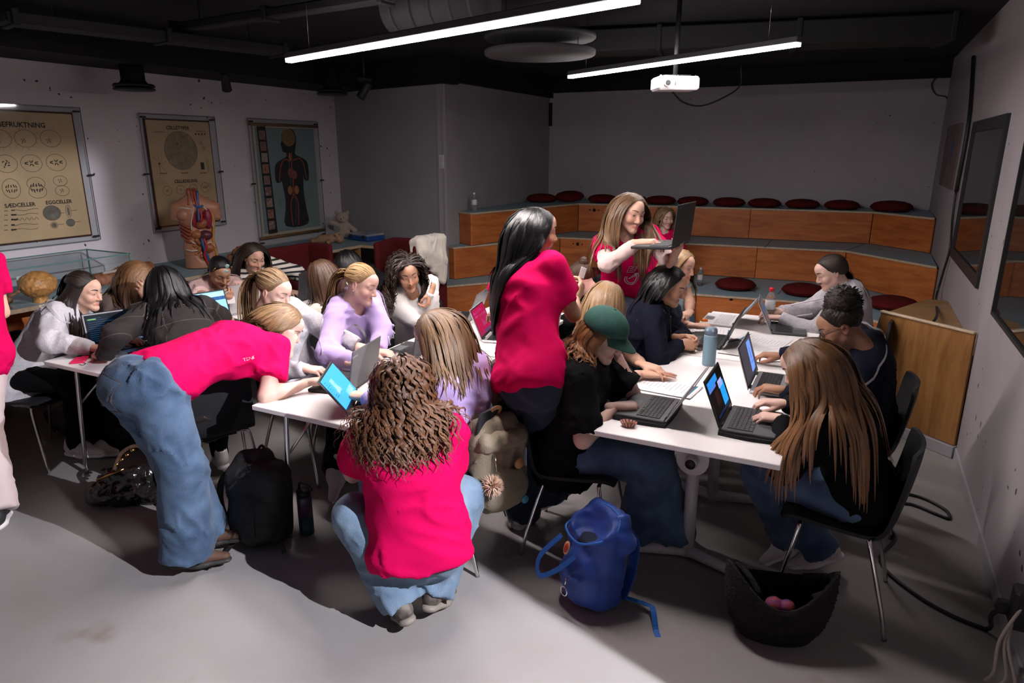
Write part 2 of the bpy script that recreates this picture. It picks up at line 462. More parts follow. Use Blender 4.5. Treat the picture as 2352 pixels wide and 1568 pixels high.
# joints of the blue top sheets and the little holes in the risers
M_joint = mat('joint_dark', (.02, .022, .026), .8)
def joint(t, a, b, z):
    a = np.array(a); b = np.array(b); d = b - a; m = (a + b) / 2
    MB().box((0, 0, 0), (np.linalg.norm(d), .008, .002)).obj('sheet_joint', M_joint, t, loc=(m[0], m[1], z + .0005), rot=(0, 0, math.atan2(d[1], d[0])))
joint(t2, Zp(1757, 568, .8)[:2], Zp(1775, 548, .8)[:2], .8)
joint(t2, (-.067, 8.90), (.12, 9.62), .8)
joint(t3, (.17, 9.66), (.33, 10.19), 1.2)
joint(t3, Zp(1832, 480, 1.2)[:2], Zp(1832, 480, 1.2)[:2] + np.array([.05, .5]), 1.2)
def holes(t, px, py, z, big=True):
    p = Zp(px, py, z)
    y = 9.34 + (p[0] + 3.6) * .085 if t is t3 else (8.60 + (p[0] + 3.57) * .0857 if t is t2 else 7.6)
    p = Yp(px, py, y - .003)
    for dx, r in ((0, .022), (-.065, .009), (.065, .009)) if big else ((0, .022),):
        MB().lathe([(r, 0), (r, .004)], n=14, R=rotm(math.pi / 2, 0, 0)).obj('hole', M_black, t, loc=(p[0] + dx, p[1] - .001, p[2]))
holes(t3, 1365, 482, 1.0); holes(t2, 1327, 560, .65); holes(t1, 1679, 686, .25, False)

# ply wedge, upright board and plinth by the right wall
e = empty('plywood_ledge', (.6, 6.5, 0), label='pale plywood wedge shaped ledge below the dark window', cat='ledge')
MB().prism([(.50, 5.35), (RXB - .003, 5.05), (RXB - .003, 6.95), (.64, 6.95), (.30, 6.2)], .02, .66, t=(-.6, -6.5, 0)).obj('ledge_box', M_wood2, e)
MB().box((.02, -.95, .672), (.3, .02, .02), rotm(0, 0, -.35)).obj('batten', M_wood, e)
pa, pb = np.array((.745, 4.945)), np.array((.235, 5.37))
d = pb - pa; ang = math.atan2(d[1], d[0]); m = (pa + pb) / 2; ln = np.linalg.norm(d)
e = empty('plywood_screen', (m[0], m[1], 0), ang, label='upright plywood screen standing on a white plinth by the right wall', cat='screen')
MB().box((0, 0, .46), (ln, .022, .755), bev=.003).obj('board', M_woodv, e)
MB().box((0, .004, .838), (ln, .034, .016), bev=.004).obj('top_edge', M_plyedge, e)
MB().box((0, -.02, .04), (ln + .02, .10, .08), bev=.004).obj('plinth', M_wall2, e)

# ------------------------------------------------------------------ shelf bench along the left wall
b = empty('shelf_bench', (0, 0, 0), label='long shelf bench with blue top under the wall charts', cat='bench')
BZ = .79
MB().prism([(WX + .004, .6), (-5.52, .6), (-5.52, 6.80), (BX0 - .16, 6.80), (BX0 - .16, 7.09), (WX + .004, 7.55)], BZ - .028, BZ).obj('bench_top', M_lino, b)
MB().box((-5.516, 3.7, BZ - .016), (.014, 6.2, .034), bev=.002).obj('nosing', M_plyedge, b)
MB().box(((-5.52 + BX0 - .16) / 2, 6.796, BZ - .016), (abs(-5.52 - BX0 + .16), .014, .034), bev=.002).obj('nosing', M_plyedge, b)
for y in (.62, 1.5, 2.35, 3.2, 4.05, 4.9, 5.75, 6.79):
    MB().box((-5.75, y, (BZ - .03) / 2), (.46, .024, BZ - .03), bev=.002).obj('divider', M_wood2, b)
for x in (-5.0,):
    MB().box((x, 6.95, (BZ - .03) / 2), (.024, .26, BZ - .03)).obj('divider', M_wood2, b)
MB().box((-5.98, 3.7, (BZ - .03) / 2), (.02, 6.2, BZ - .03)).obj('back_panel', M_wood, b)
MB().box((-5.05, 7.07, (BZ - .03) / 2), (.9, .02, BZ - .03)).obj('back_panel', M_wood, b)
MB().box((-5.75, 3.7, .30), (.44, 6.15, .02)).obj('lower_shelf', M_wood, b)

# ------------------------------------------------------------------ lamps
M_house = mat('lamp_housing', (.05, .05, .052), .5)
def lamp(p0, p1, label, k):
    md = mat('lamp_diffuser_%g' % k, (1, 1, 1), .5, emit=(1.0, .915, .90), estr=LAMP_W * k); ms = mat('lamp_side_%g' % k, (1, 1, 1), .5, emit=(1.0, .95, .95), estr=LAMP_W * .08 * k)
    p0 = np.array(p0); p1 = np.array(p1); d = p1 - p0; Ln = np.linalg.norm(d); m = (p0 + p1) / 2
    e = empty('linear_lamp', m, math.atan2(d[1], d[0]), label=label, cat='lamp', group='suspended tube lamps')
    MB().box((0, 0, .032), (Ln, .05, .036), bev=.004).obj('housing', M_house, e)
    MB().box((0, 0, .006), (Ln - .01, .044, .018), mi=1).box((0, 0, -.0055), (Ln - .012, .042, .004), mi=0).obj('diffuser', [md, ms], e)
    for s in (-.4, .4):
        MB().tube([(s * Ln, 0, .05), (s * Ln, 0, CEIL - m[2])], .0015, 5).obj('suspension_wire', M_steel, e)
    return e
lamp(Zp(662, 141, 2.47), Zp(1466, 2, 2.47), 'long glowing tube lamp hanging over the left tables', 1.25)
lamp(Zp(1308, 178, 2.53), Zp(1836, 103, 2.53), 'shorter glowing tube lamp hanging just above the white projector', .75)

# ------------------------------------------------------------------ ceiling services
def duct(name, p0, p1, w, h, label, cat='duct'):
    p0 = np.array(p0); p1 = np.array(p1); d = p1 - p0; m = (p0 + p1) / 2; Ln = np.linalg.norm(d)
    e = empty(name, m, math.atan2(d[1], d[0]), label=label, cat=cat)
    MB().box((0, 0, 0), (Ln, w, h), bev=.01).obj('duct_body', M_duct, e)
    for k in range(int(Ln / .9) + 1):
        MB().box((-Ln / 2 + .05 + k * .9 * (Ln - .1) / max(.9 * int(Ln / .9), .1), 0, 0), (.04, w + .03, h + .03), bev=.005).obj('flange', M_duct, e)
    for s in (-.35, .35):
        MB().tube([(s * Ln, 0, h / 2), (s * Ln, 0, CEIL - m[2])], .004, 6).obj('hanger_rod', M_duct, e)
    return e
duct('cable_tray', Zp(0, 40, 2.72), Zp(650, 118, 2.72), .22, .07, 'flat black cable tray crossing the ceiling at upper left', 'cable tray')
duct('cable_tray', Zp(400, 66, 2.80), Zp(900, -10, 2.80), .10, .06, 'narrow black tray running above the long lamp', 'cable tray')
duct('air_duct', (-2.9, 6.2, 2.86), (.5, 6.9, 2.86), .45, .18, 'wide black rectangular duct over the projector', 'duct')
e = empty('spiral_duct', Zp(1010, 10, 2.78), label='black round ventilation pipe at the top edge beside the lamp', cat='duct')
MB().lathe([(.14, -.35), (.14, .35)], n=20, R=rotm(0, math.pi / 2, 0)).obj('pipe', M_duct, e)
for k in range(5): MB().lathe([(.146, -.012), (.146, .012)], n=20, c=(-.28 + .14 * k, 0, 0), R=rotm(0, math.pi / 2, 0)).obj('rib', M_duct, e)
MB().tube([(0, 0, .14), (0, 0, CEIL - 2.78)], .004, 6).obj('hanger_rod', M_duct, e)
c = Zp(1240, 122, 2.62)
e = empty('ceiling_disc', c, label='round dark acoustic disc hanging flat under the ceiling', cat='ceiling panel')
MB().lathe([(0, -.02), (.40, -.02), (.41, -.01), (.41, .015), (.40, .02), (0, .02)], n=40).obj('lower_disc', mat('disc_felt', (.030, .027, .029), .9), e)
MB().lathe([(0, .09), (.40, .09), (.41, .10), (.41, .12), (0, .12)], n=40).obj('upper_disc', M_duct, e)
for a in range(3):
    MB().tube([(.3 * math.cos(a * 2.1), .3 * math.sin(a * 2.1), .02), (.3 * math.cos(a * 2.1), .3 * math.sin(a * 2.1), CEIL - c[2])], .003, 5).obj('hanger_wire', M_duct, e)
# pendant drums and spotlights in front of the left wall
def spot(c, label, ang, kind):
    e = empty('spotlight' if kind else 'speaker_drum', c, ang, label=label, cat='spotlight' if kind else 'speaker')
    if kind:
        MB().box((0, 0, .10), (.16, .05, .04), bev=.004).obj('track_adapter', M_blk2, e)
        MB().tube([(0, 0, .10), (0, 0, .03)], .012, 8).obj('stem', M_blk2, e)
        MB().lathe([(.0, .09), (.036, .09), (.042, .08), (.046, -.08), (.05, -.10), (.044, -.10), (.040, -.07), (0, -.06)], n=18, R=rotm(.6, .35, 0)).obj('lamp_head', M_blk2, e)
        MB().tube([(0, 0, .12), (0, 0, CEIL - c[2])], .01, 6).obj('hanger_rod', M_blk2, e)
    else:
        MB().lathe([(0, 0), (.17, 0), (.175, .012), (.165, .025), (.12, .03), (.10, .06), (.098, .32), (0, .32)], n=26).obj('drum', M_blk2, e)
        MB().lathe([(.16, -.03), (.175, -.025), (.172, -.012), (0, -.012)], n=26).obj('rim_ring', M_blk2, e)
        MB().tube([(0, 0, .3), (0, 0, CEIL - c[2])], .02, 8).obj('hanger_rod', M_blk2, e)
    return e
spot(Xp(308, 200, -6.0), 'large black ceiling drum in front of the wall above the charts', 0, 0)
spot(Xp(763, 212, -5.6), 'small black ceiling drum in the corner above the anatomy chart', 0, 0)
spot(Xp(518, 186, -5.9), 'black spotlight between the two ceiling drums', .3, 1)
spot(Xp(838, 206, -4.9), 'black spotlight with a glint, nearest the grey corner wall', 1.2, 1)
# ------------------------------------------------------------------ soft shapes: a distance field turned into a mesh
def nrm(v):
    v = np.asarray(v, float); return v / (np.linalg.norm(v) + 1e-12)
class Fld:
    def __init__(s, k=.03): s.P = []; s.k = k; s.fold = None
    def cone(s, a, b, ra, rb, k=None, fl=None, fr=1., clips=(), op='u'):
        """round cone; fl/fr flatten it along an axis"""
        s.P.append(dict(a=np.asarray(a, float), b=np.asarray(b, float), ra=ra, rb=rb, k=s.k if k is None else k,
                        fl=None if fl is None else nrm(fl), fr=fr, cl=[(nrm(n), float(np.dot(nrm(n), p))) for p, n in clips], op=op))
        return s
    def ball(s, c, r, k=None, fl=None, fr=1., op='u', clips=()):
        return s.cone(c, np.asarray(c, float) + 1e-5, r, r, k, fl, fr, clips, op)
    def chain(s, pts, rr, k=None, fl=None, fr=1., clips=()):
        for i in range(len(pts) - 1): s.cone(pts[i], pts[i + 1], rr[i], rr[i + 1], k, fl, fr, clips)
        return s
    def ell(s, c, R3, rad, k=None, op='u', clips=()):
        """ellipsoid, R3 rows are its axes"""
        s.P.append(dict(e=True, a=np.asarray(c, float), R=np.asarray(R3, float), rad=np.asarray(rad, float), k=s.k if k is None else k,
                        cl=[(nrm(n), float(np.dot(nrm(n), p))) for p, n in clips], op=op)); return s
    def rbox(s, c, R3, half, r, k=None, op='u', clips=()):
        s.P.append(dict(bx=True, a=np.asarray(c, float), R=np.asarray(R3, float), h=np.asarray(half, float), r=r, k=s.k if k is None else k,
                        cl=[(nrm(n), float(np.dot(nrm(n), p))) for p, n in clips], op=op)); return s
    @staticmethod
    def ev1(p, X):
        if 'e' in p:
            q = (X - p['a']) @ p['R'].T / p['rad']
            l = np.sqrt((q * q).sum(-1)) + 1e-9
            g = np.sqrt(((q / p['rad']) ** 2).sum(-1)) + 1e-9
            d = l * (l - 1) / g
        elif 'bx' in p:
            q = np.abs((X - p['a']) @ p['R'].T) - p['h'] + p['r']
            d = np.sqrt((np.maximum(q, 0) ** 2).sum(-1)) + np.minimum(q.max(-1), 0) - p['r']
        else:
            ab = p['b'] - p['a']; v = X - p['a']
            t = np.clip(v @ ab / (ab @ ab + 1e-12), 0, 1)
            v = v - t[..., None] * ab
            if p['fl'] is not None:
                c = v @ p['fl']; v = v + ((1 / p['fr'] - 1) * c)[..., None] * p['fl']
            d = np.sqrt((v * v).sum(-1)) - (p['ra'] + (p['rb'] - p['ra']) * t)
            if p['fl'] is not None: d = d * (.5 + .5 * min(p['fr'], 1))
        for n, c in p['cl']: d = np.maximum(d, X @ n - c)
        return d
    @staticmethod
    def bb(p):
        if 'e' in p:
            e = np.sqrt(((p['R'] * p['rad'][:, None]) ** 2).sum(0)); return p['a'] - e, p['a'] + e
        if 'bx' in p:
            e = (np.abs(p['R']) * p['h'][:, None]).sum(0); return p['a'] - e, p['a'] + e
        m = max(p['ra'], p['rb']) * max(1, p['fr'])
        return np.minimum(p['a'], p['b']) - m, np.maximum(p['a'], p['b']) + m
    def ev(s, X):
        """field at points X (n,3), plain union"""
        D = np.full(X.shape[:-1], 1.)
        for p in s.P:
            d = Fld.ev1(p, X)
            if p['op'] == 'u': 
                k = p['k']; h = np.maximum(k - np.abs(D - d), 0) / k; D = np.minimum(D, d) - h * h * k * .25
            else:
                k = p['k']; h = np.maximum(k - np.abs(D + d), 0) / k; D = np.maximum(D, -d) + h * h * k * .25
        return D
    def mesh(s, h, smooth=1, lo=None, hi=None):
        B = [Fld.bb(p) for p in s.P if p['op'] == 'u']
        l = np.min([b[0] for b in B], 0) - 3 * h if lo is None else np.asarray(lo, float)
        u = np.max([b[1] for b in B], 0) + 3 * h if hi is None else np.asarray(hi, float)
        n = np.ceil((u - l) / h).astype(int) + 1
        D = np.full(n, .08, np.float32)
        ax = [l[i] + h * np.arange(n[i]) for i in range(3)]
        for p in s.P:
            b0, b1 = Fld.bb(p); m = p['k'] + 2.5 * h
            i0 = np.clip(np.floor((b0 - m - l) / h).astype(int), 0, n); i1 = np.clip(np.ceil((b1 + m - l) / h).astype(int) + 1, 0, n)
            if (i1 <= i0).any(): continue
            sl = tuple(slice(i0[i], i1[i]) for i in range(3))
            X = np.stack(np.meshgrid(*[ax[i][sl[i]] for i in range(3)], indexing='ij'), -1)
            d = Fld.ev1(p, X); D0 = D[sl]; k = p['k']
            if p['op'] == 'u':
                q = np.maximum(k - np.abs(D0 - d), 0) / k; D[sl] = np.minimum(D0, d) - q * q * k * .25
            else:
                q = np.maximum(k - np.abs(D0 + d), 0) / k; D[sl] = np.maximum(D0, -d) + q * q * k * .25
        if s.fold:
            I = np.argwhere(np.abs(D) < .03)
            if len(I): D[tuple(I.T)] += s.fold(l + I * h)
        return surfnet(D, l, h, smooth)
def surfnet(D, l, h, smooth=1):
    s = D < 0
    c = s[:-1, :-1, :-1].astype(np.int8)
    tot = np.zeros(np.array(D.shape) - 1, np.int8)
    offs = [(i, j, k) for i in (0, 1) for j in (0, 1) for k in (0, 1)]
    def sl(o): return tuple(slice(o[i], D.shape[i] - 1 + o[i]) for i in range(3))
    for o in offs: tot += s[sl(o)]
    act = (tot > 0) & (tot < 8)
    I = np.argwhere(act)
    if not len(I): return np.zeros((0, 3)), np.zeros((0, 4), int)
    vals = np.stack([D[tuple((I + o).T)] for o in offs], 1).astype(float)
    acc = np.zeros((len(I), 3)); cnt = np.zeros(len(I))
    for a in range(8):
        for b in range(a + 1, 8):
            df = np.array(offs[b]) - np.array(offs[a])
            if np.abs(df).sum() != 1: continue
            va, vb = vals[:, a], vals[:, b]
            m = (va < 0) != (vb < 0)
            t = np.where(m, va / np.where(m, va - vb, 1), 0)
            acc += m[:, None] * (np.array(offs[a]) + t[:, None] * df); cnt += m
    V = I + acc / np.maximum(cnt, 1)[:, None]
    cid = np.full(act.shape, -1, np.int32); cid[act] = np.arange(len(I))
    F = []
    for ax in range(3):
        o1, o2 = [(1, 2), (2, 0), (0, 1)][ax]
        sa = [slice(None)] * 3; sb = [slice(None)] * 3
        sa[ax] = slice(0, -1); sb[ax] = slice(1, None)
        ch = s[tuple(sa)] != s[tuple(sb)]
        E = np.argwhere(ch)
        ok = (E[:, o1] > 0) & (E[:, o2] > 0) & (E[:, o1] < D.shape[o1] - 1) & (E[:, o2] < D.shape[o2] - 1)
        E = E[ok]
        if not len(E): continue
        q = []
        for a, b in ((-1, -1), (0, -1), (0, 0), (-1, 0)):
            e = E.copy(); e[:, o1] += a; e[:, o2] += b; q.append(cid[tuple(e.T)])
        q = np.stack(q, 1)
        ins = s[tuple(E.T)]
        q[~ins] = q[~ins][:, ::-1]
        F.append(q)
    F = np.concatenate(F)
    F = F[(F >= 0).all(1)]
    for _ in range(smooth):
        A = np.zeros_like(V); n = np.zeros(len(V))
        for a, b in ((0, 1), (1, 2), (2, 3), (3, 0)):
            np.add.at(A, F[:, a], V[F[:, b]]); np.add.at(A, F[:, b], V[F[:, a]])
            np.add.at(n, F[:, a], 1); np.add.at(n, F[:, b], 1)
        V = .5 * V + .5 * A / np.maximum(n, 1)[:, None]
    return l + V * h, F
def folds(seed, amp=.006, wl=.09, axis=None, st=.35):
    """creases: ridged waves, stretched along an axis"""
    r = np.random.default_rng(seed)
    D = [nrm(r.normal(size=3)) for _ in range(5)]
    if axis is not None:
        a = nrm(axis)
        D = [nrm(d - a * (d @ a) * (1 - st)) for d in D]
    W = [2 * math.pi / (wl * r.uniform(.6, 1.6)) for _ in D]; PH = r.uniform(0, 6.28, 5)
    E = [nrm(r.normal(size=3)) * 2 * math.pi / (wl * 2.2) for _ in range(3)]
    def f(X):
        w = 1.6 * np.sin(X @ E[0] + PH[0]) + 1.2 * np.sin(X @ E[1] + PH[1]); g = .5 + .5 * np.sin(X @ E[2] + PH[2])
        o = 0
        for d, k, p in zip(D[:4], W, PH): o = np.maximum(o, (1 - np.abs(np.sin(.5 * (X @ d * k + p + w)))) ** 1.7)
        return -amp * 1.5 * (o - .45) * (.30 + .70 * g)
    return f
def fobj(name, fld, h, mats, parent=None, origin=(0, 0, 0), smooth=1, **k):
    V, F = fld.mesh(h, smooth)
    o = link(name, fast_mesh(name, V - np.asarray(origin), F, mats if isinstance(mats, (list, tuple)) else [mats]), parent, **k)
    return o
# ------------------------------------------------------------------ tables
TZ = .74
M_legwhite = mat('white_steel', (.55, .52, .54), .4)
def flip_table(x0, x1, y0, y1, label):
    cx, cy = (x0 + x1) / 2, (y0 + y1) / 2
    t = empty('flip_top_table', (cx, cy, 0), label=label, cat='table', group='white flip top tables on the right')
    w, l = x1 - x0, y1 - y0
    MB().box((0, 0, TZ - .0125), (w - .004, l - .004, .025), bev=.003).obj('tabletop', [M_white], t)
    MB().box((0, 0, TZ - .04), (w * .62, l - .2, .028), bev=.003).obj('underframe', M_legwhite, t)
    for s in (-1, 1):
        yy = s * (l / 2 - .36)
        MB().tube([(0, yy, .03), (0, yy, TZ - .20)], .030, 18).obj('column', M_legwhite, t)
        br = MB(); R = rotm(math.pi / 2, 0, 0)
        br.prism([(-.075, .0), (-.075, -.17)] + [(.075 * math.sin(a), -.17 - .075 * math.cos(a)) for a in np.linspace(-1.57, 1.57, 13)[1:-1]] + [(.075, -.17), (.075, .0)], -.006, .006, R=R, t=(0, yy + s * .036, TZ - .03))
        b = br.obj('bracket', M_legwhite, t)
        MB().lathe([(.0, 0), (.028, 0), (.03, .006), (.03, .05), (.026, .058), (0, .058)], n=18, R=rotm(-s * math.pi / 2, 0, 0), c=(0, yy + s * .030, TZ - .20)).obj('knob', [M_legwhite], b)
        MB().lathe([(.0, 0), (.024, 0), (.024, .004), (0, .004)], n=18, R=rotm(-s * math.pi / 2, 0, 0), c=(0, yy + s * .087, TZ - .20)).obj('knob_cap', [M_blk2], b)
        for q in (-1, 1):
            f = MB()
            a = np.array((0, yy, .045)); bq = np.array((q * .34, yy + s * .10, .026)); f.tube([a, bq], [.030, .022], 10)
            fo = f.obj('foot', M_legwhite, t)
    return t
TX0, TX1 = -.95, -.15
flip_table(TX0, TX1, 2.66, 4.005, 'nearest white flip top table at right, its rounded bracket facing us')
flip_table(TX0 + .04, TX1 + .02, 4.02, 5.27, 'far white flip top table before the lowest wooden tier')
def fold_table(x0, x1, y0, y1, label):
    cx, cy = (x0 + x1) / 2, (y0 + y1) / 2
    t = empty('folding_table', (cx, cy, 0), label=label, cat='table', group='white folding tables on the left')
    w, l = x1 - x0, y1 - y0
    MB().box((0, 0, TZ - .0125), (w - .004, l - .004, .025), bev=.003).obj('tabletop', [M_white], t)
    for sy in (-1, 1):
        for sx in (-1, 1):
            x = sx * (w / 2 - .10); y = sy * (l / 2 - .12)
            MB().tube(bez([(x * .82, y, TZ - .03), (x * .97, y, TZ - .045), (x, y, TZ - .10), (x * 1.02, y + sy * .02, .35), (x * 1.04, y + sy * .04, .0)], 6), .0125, 10).obj('leg', M_steel, t)
            MB().tube([(x, y, .46), (x * .75, y - sy * .25, TZ - .03)], .008, 8).obj('strut', M_steel, t)
    return t
fold_table(-4.17, -3.37, 2.19, 3.58, 'leftmost white folding table with the pink phone on it')
fold_table(-4.17, -3.37, 3.60, 4.99, 'white folding table behind the girl in dark plaid')
fold_table(-2.52, -1.82, 2.21, 3.44, 'white folding table where the bending girl leans on her elbow')
fold_table(-2.52, -1.82, 3.46, 4.70, 'white folding table behind the girl with straight black hair')

# ------------------------------------------------------------------ chairs
M_chair = mat('chair_shell', (.009, .0095, .012), .75, bump=.15, bscale=220)
M_chairg = mat('chair_shell_grey', (.055, .057, .064), .8, bump=.15, bscale=220)
def make_chair(name, shell):
    c = empty(name)
    U = np.linspace(-1, 1, 13)
    prof = bez([(0, .215, .425), (0, .17, .45), (0, .02, .438), (0, -.12, .432), (0, -.195, .46), (0, -.225, .56), (0, -.25, .70), (0, -.262, .80)], 4)
    n = len(prof); top = []
    for i, p in enumerate(prof):
        f = i / (n - 1)
        w = .215 if f < .5 else .215 - .02 * (f - .5) * 2
        if f < .08: w *= .90 + f
        if f > .93: w *= 1 - (f - .93) * 2.6
        row = []
        for u in U:
            curve = .022 * u * u
            if f < .5: row.append((u * w, p[1], p[2] + curve * .7 - (.0 if abs(u) < 1 else .004)))
            else: row.append((u * w, p[1] + curve * 1.5, p[2] - .02 * max(0, abs(u) - .75) * (1 if f > .9 else 0)))
        top.append(row)
    top = np.array(top); N = np.zeros_like(top)
    gu = np.gradient(top, axis=0); gv = np.gradient(top, axis=1); N = np.cross(gv, gu); N /= np.linalg.norm(N, axis=2, keepdims=True) + 1e-9
    bot = top - N * .016 * np.sign(N[4, 6, 2])
    m = MB(); m.grid(top); m.grid(bot[:, ::-1])
    ring_t = [top[0, j] for j in range(13)] + [top[i, 12] for i in range(1, n)] + [top[n - 1, j] for j in range(11, -1, -1)] + [top[i, 0] for i in range(n - 2, 0, -1)]
    ring_b = [bot[0, j] for j in range(13)] + [bot[i, 12] for i in range(1, n)] + [bot[n - 1, j] for j in range(11, -1, -1)] + [bot[i, 0] for i in range(n - 2, 0, -1)]
    m.grid(np.array([ring_b, ring_t]), wrap=True)
    m.obj('seat_shell', shell, c)
    for sx in (-1, 1):
        MB().tube(bez([(sx * .10, .13, .418), (sx * .17, .135, .415), (sx * .195, .14, .385), (sx * .215, .185, .15), (sx * .225, .21, .0)], 6), .0095, 9).obj('leg', M_steel, c)
        MB().tube(bez([(sx * .10, -.12, .412), (sx * .165, -.125, .41), (sx * .19, -.135, .38), (sx * .215, -.20, .15), (sx * .225, -.235, .0)], 6), .0095, 9).obj('leg', M_steel, c)
    MB().box((0, .0, .412), (.24, .30, .014), bev=.003).obj('seat_bracket', M_blk2, c)
    return c
_ch = {}
def chair(x, y, face, label, grey=False):
    """face: direction the sitter looks, degrees from +x"""
    key = grey
    if key not in _ch:
        c = _ch[key] = make_chair('stacking_chair', M_chairg if grey else M_chair)
    else: c = copy_tree(_ch[key])
    c.location = (x, y, 0); c.rotation_euler = (0, 0, math.radians(face - 90))
    prop(c, label, 'chair', 'dark stacking chairs at the tables')
    return c

# ------------------------------------------------------------------ booths of maroon felt
def booth(px, label):
    """px: front-left, back-left, back-right, front-right tops"""
    z = 1.08
    P = [Zp(*p, z) if p else None for p in px]
    bl, br = P[1], P[2]
    e = empty('felt_booth', (bl[0], bl[1], 0), label=label, cat='booth')
    def panel(a, b, nm):
        a = np.array(a[:2]); b = np.array(b[:2]); d = b - a; L = np.linalg.norm(d); m = (a + b) / 2 - bl[:2]
        f = Fld(.01); R = np.array(rotm(0, 0, math.atan2(d[1], d[0]))).T
        f.rbox((m[0], m[1], .60), R, (L / 2 + .025, .028, .48), .026)
        fobj(nm, f, .024, M_maroon, e)
    panel((bl[0], bl[1]), (br[0], br[1]), 'back_panel')
    if P[0] is not None: panel((bl[0], bl[1]), (P[0][0], P[0][1]), 'side_panel')
    if P[3] is not None: panel((br[0], br[1]), (P[3][0], P[3][1]), 'side_panel')
    f = Fld(.02); R = np.eye(3); w = br[0] - bl[0]
    f.rbox((w / 2, -.34, .30), R, (w / 2 - .04, .30, .15), .04)
    fobj('seat', f, .02, M_maroon, e)
    MB().box((w / 2, -.34, .07), (w - .12, .5, .14)).obj('base', M_blk2, e)
    return e, P
b1, P1 = booth([(611, 569), (707, 555), (757, 558), None], 'maroon felt booth behind the girl in the striped sweater')
b2, P2 = booth([(863, 555), (905, 543), (1019, 550), (952, 562)], 'maroon felt booth with a white sweater thrown over its side')
# white sweater over the side of the booth
M_cream = mat('cream_knit', (.62, .57, .50), .9, bump=.5, bscale=160, var=.1, vscale=12, sheen=.2)
p = (P2[2] + P2[3]) / 2
q = nrm(np.append((P2[3] - P2[2])[:2], 0)); n_ = np.array([-q[1], q[0], 0])
if n_ @ np.array([1, 0, 0]) < 0: n_ = -n_
f = Fld(.05)
tp = np.array([p[0], p[1], 1.10])
for k in range(11):
    s0 = -.20 + .035 * k; c0 = tp - q * s0
    dz = -.14 - .30 * (k / 10.) ** 1.3 + .02 * math.sin(k * 2.1)
    f.chain([c0 - n_ * .05 + np.array([0, 0, -.12 - .02 * (k % 3)]), c0 - n_ * .035, c0 + n_ * .035, c0 + n_ * (.06 + .01 * (k % 2)) + np.array([0, 0, dz * .5]) + q * .01, c0 + n_ * .055 + np.array([0, 0, dz]) + q * .02], [.022, .024, .026, .026 + .006 * (k % 2), .024])
f.fold = folds(3, .010, .10)
e = empty('draped_sweater', tuple(tp), label='cream white sweater hanging over the felt booth near the tiers', cat='sweater')
fobj('knit', f, .009, M_cream, e, tp)

# ------------------------------------------------------------------ round cushions
def make_cushion():
    c = empty('round_cushion')
    prof = [(0, .008), (.12, .0), (.175, .006), (.20, .022), (.212, .042), (.206, .062), (.18, .085), (.12, .104), (.05, .112), (0, .113)]
    MB().lathe(prof, n=32).obj('cover', M_cush, c)
    MB().tube([(.213 * math.cos(a), .213 * math.sin(a), .042) for a in np.linspace(0, 2 * math.pi, 33)[:-1]], .0045, 6, closed=True).obj('piping', M_cush, c)
    MB().tube(bez([(.21, .0, .04), (.235, .01, .02), (.25, .03, .006), (.262, .025, .004)], 4), .003, 5).obj('tie', M_blk2, c)
    return c
cush0 = make_cushion(); first = True
def cushion(x, y, z, label, sc=1., tilt=0., rz=0., sq=1.):
    global first
    c = cush0 if first else copy_tree(cush0); first = False
    c.location = (x, y, z + .004 + abs(tilt) * .2); c.rotation_euler = (tilt, 0, rz); c.scale = (sc, sc, sc * sq)
    prop(c, label, 'cushion', 'round maroon cushions on the tiers')
def t3pos(px):
    # a little behind the front edge of the top tier
    y = 9.34
    for _ in range(8):
        p = Yp(px, 470, y); y = 9.34 + (p[0] + 3.6) * .085 + .27
    return p[0], y
names = ['leftmost maroon cushion on the top tier, overlapping its neighbour', 'second maroon cushion from the left on the top tier, leaning on the first',
         'maroon cushion on the top tier just left of the standing girl holding a laptop', 'maroon cushion mostly hidden behind the head of the girl holding a laptop',
         'maroon cushion on the top tier right of the laptop girl\'s head', 'maroon cushion on the top tier behind the raised laptop',
         'maroon cushion on the top tier just right of the raised laptop', 'fourth maroon cushion from the right end of the top tier', 'third maroon cushion from the right end of the top tier',
         'second maroon cushion from the right end of the top tier', 'rightmost maroon cushion on the top tier']
for i, px in enumerate((1257, 1311, 1384, 1451, 1517, 1592, 1675, 1756, 1843, 1934, 2047)):
    x, y = t3pos(px)
    if i == 0: cushion(x + .02, y - .25, 1.2, names[i], 1.05)
    elif i == 1: cushion(x, y - .05, 1.2, names[i], 1.0, .12, 0, 1.1)
    elif i == 10: cushion(x, y - .16, 1.2, names[i], 1.12, 0, .4)
    else: cushion(x, y + random.uniform(-.03, .03), 1.2, names[i], 1.0, 0, random.uniform(0, 6))
for (px, py, lab, sc) in ((1368, 632, 'maroon cushion on the lowest tier behind the blond girl in yellow', 1.1), (1689, 655, 'maroon cushion on the lowest tier beside the small bottle', 1.05),
                          (1845, 668, 'maroon cushion on the lowest tier just left of the girl in the grey hoodie', 1.05), (2050, 700, 'dark maroon cushion on the lowest tier behind the girl in the grey hoodie', 1.1)):
    p = Zp(px, py, .44); p = (p[0], max(p[1], 7.92 if px < 2000 else 7.2), .4); cushion(p[0], p[1], .4, lab, sc, 0, random.uniform(0, 6))

